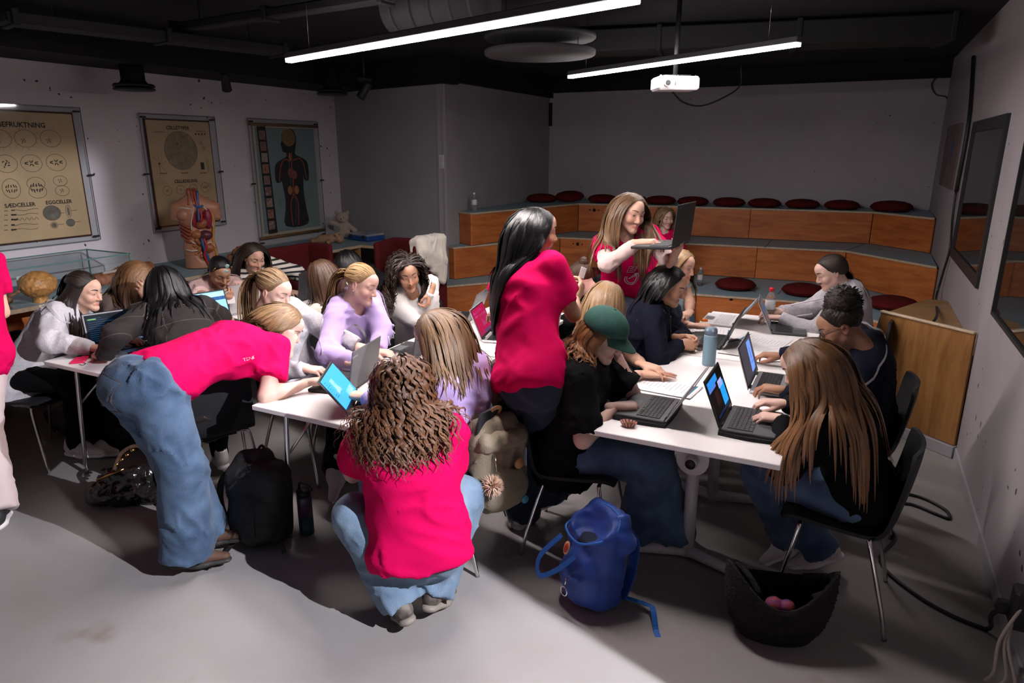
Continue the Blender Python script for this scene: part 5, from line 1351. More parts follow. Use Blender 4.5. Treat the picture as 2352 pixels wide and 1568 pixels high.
# black backpack
a = math.radians(-75); o = np.array((-2.53, 2.20, 0.)); e = empty('black_backpack', tuple(o), label='black backpack leaning on the floor under the white table corner', cat='backpack')
f = np.array((math.cos(a), math.sin(a), 0)); r = np.array((-f[1], f[0], 0)); u = nrm(np.array((0, 0, 1.)) - f * .06); f = nrm(np.cross(u, r)) * (1 if np.cross(u, r) @ f > 0 else -1); R = np.stack([r, f, u]); Q = lambda x, y, z: r * x + f * y + u * z
M_bk = mat('nylon_black', (.011, .011, .012), .65, bump=.3, bscale=200)
B = Fld(.03); B.rbox(Q(0, 0, .22), R, (.15, .085, .215), .06, clips=[((0, 0, .004), (0, 0, -1))]); B.ell(Q(.0, .085, .15), R, (.12, .045, .13)); B.cone(Q(-.09, -.04, .42), Q(.02, -.04, .45), .05, .04); B.fold = folds(41, .016, .13); fobj('bag_body', B, .011, M_bk, e)
m = MB(); ribbon(m, [Q(-.13, -.05, .40), Q(-.21, .0, .30), Q(-.20, .02, .15), Q(-.14, -.02, .06)], .035, f, .006); m.obj('shoulder_strap', M_bk, e)
m = MB(); q0 = Q(-.10, .10, .03); ribbon(m, [q0, q0 + f * .06 + u * -.015, q0 + f * .14 - u * .022, q0 + f * .20 - u * .024], .022, (0, 0, 1)); q0 = Q(.13, .05, .05); ribbon(m, [q0, q0 + r * .04 + f * .05, q0 + r * .06 + f * .07 - u * .03], .025, f); m.obj('loose_strap', M_bk, e)
m = MB(); m.tube(bez([Q(-.03, -.04, .46), Q(0, -.05, .50), Q(.03, -.04, .46)], 5), .007, 6); m.obj('top_handle', M_bk, e)
m = MB(); m.tube(bez([Q(.04, .133, .26), Q(.045, .138, .18), Q(.04, .13, .09)], 5), .003, 5); m.obj('zip', M_blk2, e)
# tumbler beside it
e = empty('tumbler', (-2.38, 2.36, 0), label='violet to teal drinking bottle standing under the white table', cat='bottle')
MB().lathe([(0, 0), (.036, 0), (.038, .006), (.038, .10)], n=20).obj('lower_body', mat('tumbler_teal', (.015, .06, .085), .35), e); MB().lathe([(.038, .10), (.038, .21), (.034, .22), (0, .22)], n=20).obj('upper_body', mat('tumbler_violet', (.07, .04, .10), .35), e)
MB().lathe([(.036, .22), (.036, .25), (0, .252)], n=18).obj('lid', M_blk2, e); MB().tube(bez([(-.03, 0, .245), (-.02, 0, .285), (.03, 0, .285), (.05, .01, .25)], 5), .007, 6).obj('handle', M_blk2, e)
# olive backpack hanging on the chair
o = np.array((-1.37, 2.57, .33)); e = empty('olive_backpack', tuple(o), label='olive green backpack with a pompom hanging from a chair back', cat='backpack')
a = math.radians(-28); f = np.array((math.cos(a), math.sin(a), 0)); r = np.array((-f[1], f[0], 0)); u = np.array((0, 0, 1.)); R = np.stack([r, f, u]); Q = lambda x, y, z: r * x + f * y + u * z
M_ol = mat('canvas_olive', (.19, .158, .108), .85, bump=.35, bscale=200, var=.15, vscale=10); M_lea = mat('leather_tan', (.38, .19, .08), .5)
B = Fld(.03); B.rbox(Q(0, 0, .18), R, (.145, .075, .20), .055); B.ell(Q(0, .08, .09), R, (.12, .05, .10)); B.cone(Q(-.08, -.01, .38), Q(.08, -.01, .38), .05, .05); B.fold = folds(51, .016, .12); fobj('bag_body', B, .010, M_ol, e)
B2 = Fld(.02); B2.rbox(Q(0, .035, .335), R, (.13, .065, .045), .04); B2.fold = folds(53, .008, .1); fobj('top_flap', B2, .008, M_ol, e)
m = MB(); 
for s in (-.075, .075): ribbon(m, [Q(s, -.06, .34), Q(s * .9, -.09, .46), Q(s * .8, -.16, .54), Q(s * .8, -.22, .47)], .045, r * 0 + f, .012)
m.obj('shoulder_strap', M_ol, e)
m = MB(); ribbon(m, [Q(-.03, -.03, .41), Q(-.02, .01, .47), Q(.02, .01, .47), Q(.03, -.03, .41)], .018, f); m.obj('grab_handle', M_lea, e)
MB().lathe([(0, 0), (.026, 0), (.026, .004), (0, .004)], n=20, R=np.stack([r, u, f], 1), c=Q(.06, .103, .22)).obj('leather_patch', M_lea, e)
m = MB(); m.tube([Q(-.07, .10, .30), Q(-.075, .12, .22)], .003, 5); m.obj('cord', M_steel, e)
pp = MB(); cpp = Q(-.11, .135, .17)
for k in range(420):
    d_ = nrm(rng.normal(size=3)); s_ = nrm(np.cross(d_, (0.3, .5, .8))); t_ = np.cross(d_, s_); b0 = cpp + d_ * .02; b1 = cpp + d_ * random.uniform(.050, .060)
    pp.add([b0 + s_ * .004, b0 - s_ * .002 + t_ * .0035, b0 - s_ * .002 - t_ * .0035, b1], [(0, 1, 3), (1, 2, 3), (2, 0, 3)], 0, False)
pp.obj('pompom', mat('pompom_blush', (.50, .34, .25), .95), e, kind='stuff')
MB().box(Q(.115, .06, .23), (.004, .05, .09), np.stack([r, f, u], 1)).obj('badge_card', mat('badge_blue', (.35, .40, .55), .5), e)
MB().lathe([(0, 0), (.020, 0), (.020, .003), (0, .003)], n=14, R=np.stack([r, u, f], 1), c=Q(.09, .11, .03)).obj('blue_print', mat('print_cyan', (.05, .28, .38), .6), e)
# black crochet tote
o = np.array((-.10, 2.62, 0.)); e = empty('crochet_tote', tuple(o), label='black crocheted tote bag on the floor at right', cat='bag')
a = math.radians(-75); f = np.array((math.cos(a), math.sin(a), 0)); r = np.array((-f[1], f[0], 0)); u = np.array((0, 0, 1.)); R = np.stack([r, f, u]); Q = lambda x, y, z: r * x + f * y + u * z
M_cro = mat('crochet_black', (.012, .010, .009), .95, bump=1., bscale=70, var=.4, vscale=60)
rows = []
for v in np.linspace(0, 1, 22):
    row = []
    for k in range(72):
        t = 2 * math.pi * k / 72; wx = .14 + .06 * math.sin(min(v * 1.5, 1) * 1.57) + .015 * v; wy = .07 + .05 * math.sin(v * 2.4)
        z = .27 * v + (.06 * v * v * math.cos(2 * t) if v > .3 else 0) + .02 * v * math.sin(3 * t)
        bump_ = .0045 * math.sin(k * 2 * math.pi / 2.0 + v * 60) + .004 * math.sin(v * 22 * math.pi)
        row.append(Q((wx + bump_) * math.cos(t), (wy + bump_) * math.sin(t), .004 + z))
    rows.append(row)
m = MB(); g = np.array(rows); m.grid(g, wrap=True); inn = g * np.array((.93, .93, 1)) + np.array((0, 0, -.002)); m.grid(inn[:, ::-1], wrap=True); m.grid(np.array([g[-1], inn[-1]]), wrap=True)
m.add(list(g[0]), [list(range(72))[::-1]]); m.obj('crochet_body', M_cro, e)
m = MB(); m.tube(bez([Q(-.12, -.07, .24), Q(-.17, -.05, .29), Q(-.13, .03, .29), Q(-.09, .07, .24)], 6), .012, 7); m.obj('strap', M_cro, e)
m = MB(); m.tube(bez([Q(.10, -.07, .25), Q(.19, -.02, .29), Q(.18, .05, .28), Q(.11, .07, .25)], 6), .012, 7); m.obj('strap', M_cro, e)
F_ = Fld(.01); F_.ball(Q(-.02, .02, .16), .035); F_.ball(Q(.03, .03, .165), .03); fobj('colourful_pouch', F_, .006, mat('pouch_multi', (.40, .06, .03), .6, col2=(.10, .04, .25), var=.5, vscale=35), e)
# handbag
o = np.array((-3.52, 2.16, 0.)); e = empty('handbag', tuple(o), label='shiny black handbag with gold bar on the floor at left', cat='bag')
a = math.radians(-55); f = np.array((math.cos(a), math.sin(a), 0)); r = np.array((-f[1], f[0], 0)); R = np.stack([r, f, u]); Q = lambda x, y, z: r * x + f * y + u * z
M_pat = mat('patent_black', (.012, .010, .009), .22, coat=.4, bump=.3, bscale=60)
B = Fld(.04); B.cone(Q(-.15, 0, .06), Q(.16, 0, .06), .07, .075, fl=f, fr=1.1, clips=[((0, 0, .004), (0, 0, -1))]); B.cone(Q(-.09, 0, .16), Q(.10, 0, .17), .045, .05); B.fold = folds(61, .02, .09); fobj('bag_body', B, .010, M_pat, e)
M_gold = mat('gold', (.50, .30, .10), .25, 1.)
MB().tube([Q(-.13, .05, .17), Q(.02, .045, .225)], .006, 8).obj('gold_bar', M_gold, e)
m = MB(); m.tube(bez([Q(-.05, .02, .20), Q(.0, .0, .30), Q(.08, -.01, .335), Q(.14, 0, .28), Q(.15, .0, .20)], 7), .011, 8); m.obj('handle', mat('handle_brown', (.10, .055, .035), .4, var=.6, vscale=40), e)
for k in range(4): MB().lathe([(.013, -.008), (.0135, 0), (.013, .008)], n=10, c=Q(-.03 + .03 * k, .01 - .004 * k, .24 + .025 * k)).obj('link', M_gold, e)
# dark navy bag behind the left chair
o = np.array((-4.62, 2.62, 0.)); e = empty('duffel_bag', tuple(o), label='dark navy bag slumped under the leftmost table', cat='bag')
B = Fld(.05); B.cone((-.22, 0, .10), (.18, .02, .17), .10, .17, clips=[((0, 0, .004), (0, 0, -1))]); B.cone((.18, .02, .17), (.42, .05, .12), .17, .12, clips=[((0, 0, .004), (0, 0, -1))]); B.fold = folds(71, .02, .14); fobj('bag_body', B, .012, mat('nylon_navy', (.012, .014, .026), .7, bump=.3, bscale=150), e)
m = MB(); m.tube(bez([(-.26, -.05, .10), (-.32, -.08, .16), (-.30, -.06, .03), (-.24, -.08, .03)], 5), .010, 6); m.obj('strap', M_bk, e)
# ------------------------------------------------------------------ people: shared shapes
I3 = np.eye(3)
def head_field(ears=True):
    f = Fld(.018)
    f.ell((0, -.014, .030), I3, (.0735, .0935, .083), .03)
    f.ell((0, .022, -.030), I3, (.0585, .062, .074), .03)
    for s in (-1, 1):
        f.cone((s * .047, .005, -.052), (s * .012, .070, -.097), .019, .016, .022)
        f.ball((s * .036, .056, -.030), .027, .02)
        f.cone((s * .012, .074, .024), (s * .042, .062, .020), .0125, .011, .016)
    f.ball((0, .074, -.099), .0165, .016)
    f.ball((0, .062, .050), .030, .03)
    for s in (-1, 1): f.ball((s * .0315, .103, .0045), .0185, .014, op='s')
    for s in (-1, 1): f.ball((s * .0315, .0700, .0035), .0140, .006)
    f.cone((0, .080, .012), (0, .1015, -.030), .0080, .0100, .010)
    f.ball((0, .103, -.034), .0088, .006)
    for s in (-1, 1): f.ball((s * .0115, .092, -.037), .0078, .007)
    f.cone((-.021, .0775, -.0665), (0, .0855, -.0632), .0042, .0056, .006); f.cone((.021, .0775, -.0665), (0, .0855, -.0632), .0042, .0056, .006)
    f.cone((-.018, .0780, -.0730), (0, .0845, -.0742), .0044, .0062, .006); f.cone((.018, .0780, -.0730), (0, .0845, -.0742), .0044, .0062, .006)
    f.cone((-.024, .088, -.0692), (.024, .088, -.0692), .0016, .0016, .003, op='s')
    f.cone((0, .000, -.085), (0, .05, -.098), .030, .014, .03)
    for s in (-1, 1) if ears else ():
        R = rotm(.25, 0, -s * .35).T
        f.ell((s * .0745, -.012, -.008), R, (.0075, .0185, .0305), .006)
        f.ell((s * .081, -.009, -.004), R, (.0050, .010, .018), .004, op='s')
    f.cone((0, -.022, -.05), (0, -.050, -.200), .052, .056, .03)
    return f
HF = head_field()
def _head_cache(h):
    V, F = HF.mesh(h, 1, (-.10, -.14, -.20), (.10, .13, .13))
    return V, F
HEADS = {}
def head_mesh(fine):
    if fine not in HEADS: HEADS[fine] = _head_cache(.0048 if fine else .011)
    return HEADS[fine]
def head_tint(V):
    c = np.ones((len(V), 3))
    def blend(w, col): 
        c[:] = c * (1 - w[:, None]) + np.array(col) * w[:, None]
    x, y, z = V.T
    lip = np.clip(1.35 - np.sqrt((x / .0245) ** 2 + ((z + .0690) / (.0115 - .10 * np.abs(x) * .3)) ** 2) * 1.15, 0, 1) * (y > .072)
    chk = np.exp(-(((np.abs(x) - .040) / .020) ** 2 + ((z + .034) / .020) ** 2)) * (y > .03)
    nos = np.exp(-((x / .016) ** 2 + ((z + .034) / .014) ** 2)) * (y > .085)
    ear = (np.abs(x) > .073) & (z < .03) & (z > -.05)
    soc = np.exp(-(((np.abs(x) - .0315) / .020) ** 2 + ((z - .004) / .011) ** 2)) * (y > .05)
    blend(np.clip(chk, 0, 1) * .42, (1.0, .70, .66)); blend(nos * .35, (1., .74, .70)); blend(ear * .35, (1., .68, .62)); blend(soc * .45, (.80, .62, .60))
    blend(np.clip(lip * 1.6, 0, 1) * .9, (.86, .50, .50))
    return c
def surf_y(x, z):
    """front surface of the head at (x, z)"""
    X = np.array([[x, yy, z] for yy in np.linspace(.125, .02, 90)])
    d = HF.ev(X); i = np.argmax(d < 0); return X[max(i, 1), 1]
def face_bits(open_=.6, gaze=(0, 0), brow=.0):
    """eye patches, lids, lashes and brows as small sheets on the face; returns V, F, material index (1 white, 2 iris, 3 dark, 4 brow, 5 lid)"""
    V = []; F = []; M = []
    def sheet(P, m):
        a, b = P.shape[:2]; o = len(V); V.extend(P.reshape(-1, 3))
        for i in range(a - 1):
            for j in range(b - 1):
                F.append((o + i * b + j, o + i * b + j + 1, o + (i + 1) * b + j + 1, o + (i + 1) * b + j)); M.append(m(i, j) if callable(m) else m)
    for s in (-1, 1):
        c = np.array((s * .0315, .0700, .0035)); r = .0147
        def sp(az, el, rr=r): return c + rr * np.array((math.sin(az) * math.cos(el), math.cos(az) * math.cos(el), math.sin(el)))
        na, ne = 13, 7
        az = np.linspace(-.92, .92, na)
        up = lambda a: (.46 * open_ + .02 - .16 * (1 - open_)) * math.sqrt(max(0, 1 - (a / .95) ** 2)) + .04 * a * s - .10 * (1 - open_)
        dn = lambda a: -(.25) * math.sqrt(max(0, 1 - (a / .95) ** 2)) + .04 * a * s - .10 * (1 - open_)
        P = np.array([[sp(a, dn(a) + (up(a) - dn(a)) * e) for a in az] for e in np.linspace(0, 1, ne)])
        def mm(i, j):
            a = (az[j] + az[j + 1]) / 2; e = dn(a) + (up(a) - dn(a)) * (i + .5) / (ne - 1)
            d = math.hypot(a - gaze[0], e - gaze[1] + .0)
            return 3 if d < .16 else (2 if d < .40 else 1)
        sheet(P, mm)
        # lash line along the upper lid, thinner below
        sheet(np.array([[sp(a, up(a) + t, r + .0008) for a in az] for t in (-.02, .085)]), 3)
        sheet(np.array([[sp(a, dn(a) + t, r + .0004) for a in az] for t in (-.035, .0)]), 5)
        sheet(np.array([[sp(a, up(a) + .085 + t, r + .0003) for a in az] for t in (0, .12, .26)]), 5)
        # brow
        xs = np.linspace(.014, .050, 9)
        rows = []
        for k, x in enumerate(xs):
            f = k / 8; zc = .0265 + .0065 * math.sin(f * 2.2) - .004 * f * f + brow; th = .0042 * (1 - .75 * f ** 2)
            rows.append([(s * x, surf_y(s * x, zc + q * th) + .0012, zc + q * th) for q in (-1, 0, 1)])
        sheet(np.array(rows), 4)
    return np.array(V), F, M
_FB = {}
def face_cached(o, g, b):
    k = (round(o, 2), g, b)
    if k not in _FB: _FB[k] = face_bits(o, g, b)
    return _FB[k]

FINGERS = [((-.0245, .084, .000), (.038, .024, .020), .0086), ((-.0060, .089, .003), (.043, .027, .021), .0088), ((.0130, .085, .001), (.040, .025, .020), .0083), ((.0300, .076, -.004), (.031, .019, .018), .0074)]
def hand_field(pose):
    cu = dict(flat=(.10, .10, .06), relax=(.42, .55, .35), type=(.55, .62, .30), grip=(1.05, 1.25, .8), fist=(1.35, 1.55, 1.0), hold=(.75, .95, .5), point=(.9, 1.2, .8), cheek=(.75, .5, .3))[pose]
    f = Fld(.010)
    f.cone((0, -.035, 0), (0, .012, 0), .0245, .023, .02, fl=(0, 0, 1), fr=.78)
    for (b, L, r) in FINGERS:
        b = np.array(b); f.cone((b[0] * .55, .012, -.002), b, .0150, .0115, .016, fl=(0, 0, 1), fr=.85)
    f.ell((.002, .05, -.005), I3, (.034, .042, .0135), .015)
    for i, (b, L, r) in enumerate(FINGERS):
        p = np.array(b); a = 0; sp = (-.09, -.02, .05, .13)[i] * (1.3 if pose == 'flat' else .6)
        c = cu
        if pose == 'point' and i == 0: c = (.15, .15, .1)
        vary = (.9, 1., 1.05, 1.12)[i]
        for k in range(3):
            a += c[k] * vary
            d = np.array((math.sin(sp) * math.cos(a), math.cos(sp) * math.cos(a), -math.sin(a)))
            q = p + d * L[k]; r1 = r * (1 - .10 * (k + 1)); f.cone(p, q, r * (1 - .10 * k), r1, .0035 if k else .008); p = q
    th = dict(flat=[(-.020, .022, -.008), (-.047, .048, -.012), (-.060, .076, -.014), (-.066, .100, -.015)],
              relax=[(-.018, .022, -.010), (-.040, .050, -.020), (-.046, .078, -.030), (-.040, .100, -.036)])
    t = th['flat'] if pose in ('flat', 'cheek') else th['relax']
    if pose in ('grip', 'fist', 'hold', 'point'): t = [(-.018, .022, -.010), (-.038, .050, -.026), (-.030, .078, -.044), (-.012, .096, -.052)]
    f.chain([np.array(q) for q in t], [.0155, .0110, .0098, .0078], .006)
    return f
HANDS = {}
def hand_mesh(pose, side):
    if pose not in HANDS: HANDS[pose] = hand_field(pose).mesh(.0048, 1)
    V, F = HANDS[pose]
    if side == 'L': return V * np.array((-1, 1, 1)), F[:, ::-1]
    return V, F
def ik(a, c, l1, l2, pole):
    a = np.asarray(a, float); c = np.asarray(c, float); d = c - a; D = np.linalg.norm(d)
    if D > l1 + l2 - .004:
        c = a + d / D * (l1 + l2 - .004); d = c - a; D = np.linalg.norm(d)
    d /= D; x = (l1 * l1 - l2 * l2 + D * D) / (2 * D); x = min(max(x, -l1), l1); h = math.sqrt(max(0, l1 * l1 - x * x))
    n = np.asarray(pole, float); n = nrm(n - d * (n @ d))
    return a + d * x + n * h, c

# ------------------------------------------------------------------ people: materials
def skin_mat(name, col):
    m = mat('skin_' + name, col, .48, spec=.4, attr='tint', var=.06, vscale=30, bump=.03, bscale=350)
    m.node_tree.nodes['Principled BSDF'].inputs['Subsurface Weight'].default_value = .12
    m.node_tree.nodes['Principled BSDF'].inputs['Subsurface Radius'].default_value = (.010, .004, .002)
    m.node_tree.nodes['Principled BSDF'].inputs['Subsurface Scale'].default_value = 1.
    return m
SKIN = {'pale': skin_mat('pale', (.62, .395, .325)), 'fair': skin_mat('fair', (.62, .37, .27)), 'tan': skin_mat('tan', (.47, .255, .165)), 'brown': skin_mat('brown', (.33, .165, .10))}
M_eyew = mat('eye_white', (.66, .63, .62), .25); M_iris = mat('iris', (.06, .045, .035), .2); M_lash = mat('lash', (.012, .009, .008), .6)
BROW = {}
def cloth(name, col, rough=.85, bump=.25, bscale=220, var=.06, vscale=8, col2=None, **k): return mat('cloth_' + name, col, rough, spec=k.pop('spec', .25), bump=bump, bscale=bscale, var=var, vscale=vscale, col2=col2, sheen=k.pop('sheen', .1), **k)
C_pink = cloth('pink', (.60, .002, .082), .85, .12, spec=.08, sheen=0.)
C_pinkpolo = cloth('pale_pink', (.60, .39, .37))
C_jean = cloth('jeans', (.090, .145, .235), .8, .35, 260, .45, 7, col2=(.036, .066, .122))
C_jeanl = cloth('jeans_light', (.185, .26, .35), .8, .35, 260, .4, 6, col2=(.10, .155, .23))
C_jeand = cloth('jeans_dark', (.022, .034, .062), .8, .35, 260, .4, 6, col2=(.012, .018, .034))
C_black = cloth('black', (.0045, .0045, .0055), spec=.12, sheen=0.); C_navy = cloth('navy', (.0065, .0075, .017), spec=.12, sheen=0.); C_lilac = cloth('lilac', (.42, .31, .58), .9, .2, 180)
C_grey = cloth('grey_marl', (.42, .40, .43), .9, .3, 160, .18, 60); C_greyl = cloth('light_grey_marl', (.56, .53, .56), .9, .3, 160, .14, 70); C_white = cloth('white', (.72, .69, .67)); C_cream = M_cream
C_taupe = cloth('taupe_wool', (.17, .125, .105), .95, .5, 120, .2, 40); C_yellow = cloth('mustard', (.50, .30, .03)); C_sky = cloth('sky', (.40, .56, .62)); C_beige = cloth('blush', (.63, .47, .44))
C_pant = cloth('pinkish_trousers', (.50, .40, .40)); C_sock = cloth('sock', (.62, .60, .62), .9, .4, 120)
def plaid_mat():
    m = mat('cloth_plaid', (.028, .017, .015), .9, bump=.3, bscale=200)
    N = m.node_tree.nodes; L = m.node_tree.links; tc = N.new('ShaderNodeTexCoord')
    out = None
    for dirv, sc in (((1, .2, .8), 46.), ((-.7, .3, 1), 42.)):
        d = N.new('ShaderNodeVectorMath'); d.operation = 'DOT_PRODUCT'; d.inputs[1].default_value = dirv; L.new(tc.outputs['Object'], d.inputs[0])
        s = N.new('ShaderNodeMath'); s.operation = 'MULTIPLY'; s.inputs[1].default_value = sc; L.new(d.outputs['Value'], s.inputs[0])
        q = N.new('ShaderNodeMath'); q.operation = 'SINE'; L.new(s.outputs[0], q.inputs[0])
        g = N.new('ShaderNodeMath'); g.operation = 'GREATER_THAN'; g.inputs[1].default_value = .994; L.new(q.outputs[0], g.inputs[0])
        if out is None: out = g.outputs[0]
        else:
            mx = N.new('ShaderNodeMath'); mx.operation = 'MAXIMUM'; L.new(out, mx.inputs[0]); L.new(g.outputs[0], mx.inputs[1]); out = mx.outputs[0]
    mix = N.new('ShaderNodeMix'); mix.data_type = 'RGBA'; mix.inputs[6].default_value = (.013, .0085, .0085, 1); mix.inputs[7].default_value = (.06, .045, .035, 1)
    L.new(out, mix.inputs[0]); L.new(mix.outputs[2], N['Principled BSDF'].inputs['Base Color'])
    return m
def stripe_mat():
    m = mat('cloth_stripes', (.62, .57, .50), .9, bump=.3, bscale=200)
    N = m.node_tree.nodes; L = m.node_tree.links; tc = N.new('ShaderNodeTexCoord'); sp = N.new('ShaderNodeSeparateXYZ'); L.new(tc.outputs['Object'], sp.inputs[0])
    s = N.new('ShaderNodeMath'); s.operation = 'MULTIPLY'; s.inputs[1].default_value = 150; L.new(sp.outputs[2], s.inputs[0])
    q = N.new('ShaderNodeMath'); q.operation = 'SINE'; L.new(s.outputs[0], q.inputs[0])
    g = N.new('ShaderNodeMath'); g.operation = 'GREATER_THAN'; g.inputs[1].default_value = .3; L.new(q.outputs[0], g.inputs[0])
    mix = N.new('ShaderNodeMix'); mix.data_type = 'RGBA'; mix.inputs[6].default_value = (.60, .56, .50, 1); mix.inputs[7].default_value = (.012, .012, .015, 1)
    L.new(g.outputs[0], mix.inputs[0]); L.new(mix.outputs[2], N['Principled BSDF'].inputs['Base Color'])
    return m
C_plaid = plaid_mat(); C_stripe = stripe_mat()
def hair_mat(name, col, rough=.36):
    m = bpy.data.materials.new('hair_' + name); m.use_nodes = True
    N = m.node_tree.nodes; L = m.node_tree.links; b = N['Principled BSDF']
    a1 = N.new('ShaderNodeAttribute'); a1.attribute_name = 'tint'; a2 = N.new('ShaderNodeAttribute'); a2.attribute_name = 'suv'
    mp = N.new('ShaderNodeMapping'); mp.inputs['Scale'].default_value = (7, 2.2, 90); L.new(a2.outputs['Vector'], mp.inputs[0])
    nz = N.new('ShaderNodeTexNoise'); nz.inputs['Scale'].default_value = 1.; nz.inputs['Detail'].default_value = 4; nz.inputs['Roughness'].default_value = .7; L.new(mp.outputs[0], nz.inputs['Vector'])
    rp = N.new('ShaderNodeValToRGB'); rp.color_ramp.elements[0].position = .30; rp.color_ramp.elements[1].position = .72
    rp.color_ramp.elements[0].color = (*[c * .42 for c in col], 1); rp.color_ramp.elements[1].color = (*[min(1, c * 1.25) for c in col], 1)
    L.new(nz.outputs[0], rp.inputs[0])
    mx = N.new('ShaderNodeMix'); mx.data_type = 'RGBA'; mx.blend_type = 'MULTIPLY'; mx.inputs[0].default_value = 1
    L.new(rp.outputs[0], mx.inputs[6]); L.new(a1.outputs['Color'], mx.inputs[7]); L.new(mx.outputs[2], b.inputs['Base Color'])
    bp = N.new('ShaderNodeBump'); bp.inputs['Strength'].default_value = .55; bp.inputs['Distance'].default_value = .004; L.new(nz.outputs[0], bp.inputs['Height']); L.new(bp.outputs[0], b.inputs['Normal'])
    b.inputs['Roughness'].default_value = rough; b.inputs['Specular IOR Level'].default_value = .45
    return m
HAIR = {'black': hair_mat('black', (.0065, .006, .0068), .30), 'dark': hair_mat('dark_brown', (.030, .018, .013)), 'brown': hair_mat('brown', (.085, .042, .022)), 'lbrown': hair_mat('light_brown', (.19, .105, .052)),
        'blond': hair_mat('blond', (.44, .27, .12)), 'dblond': hair_mat('dark_blond', (.28, .165, .08)), 'ginger': hair_mat('ginger_brown', (.20, .085, .03)), 'curlb': hair_mat('curly_brown', (.10, .042, .018)), 'honey': hair_mat('honey_brown', (.18, .085, .034))}
BROWC = {'black': (.012, .010, .010), 'dark': (.03, .02, .015), 'brown': (.07, .04, .025), 'lbrown': (.14, .08, .05), 'blond': (.34, .21, .13), 'dblond': (.20, .125, .08), 'ginger': (.16, .08, .05), 'curlb': (.07, .035, .02), 'honey': (.12, .065, .04)}

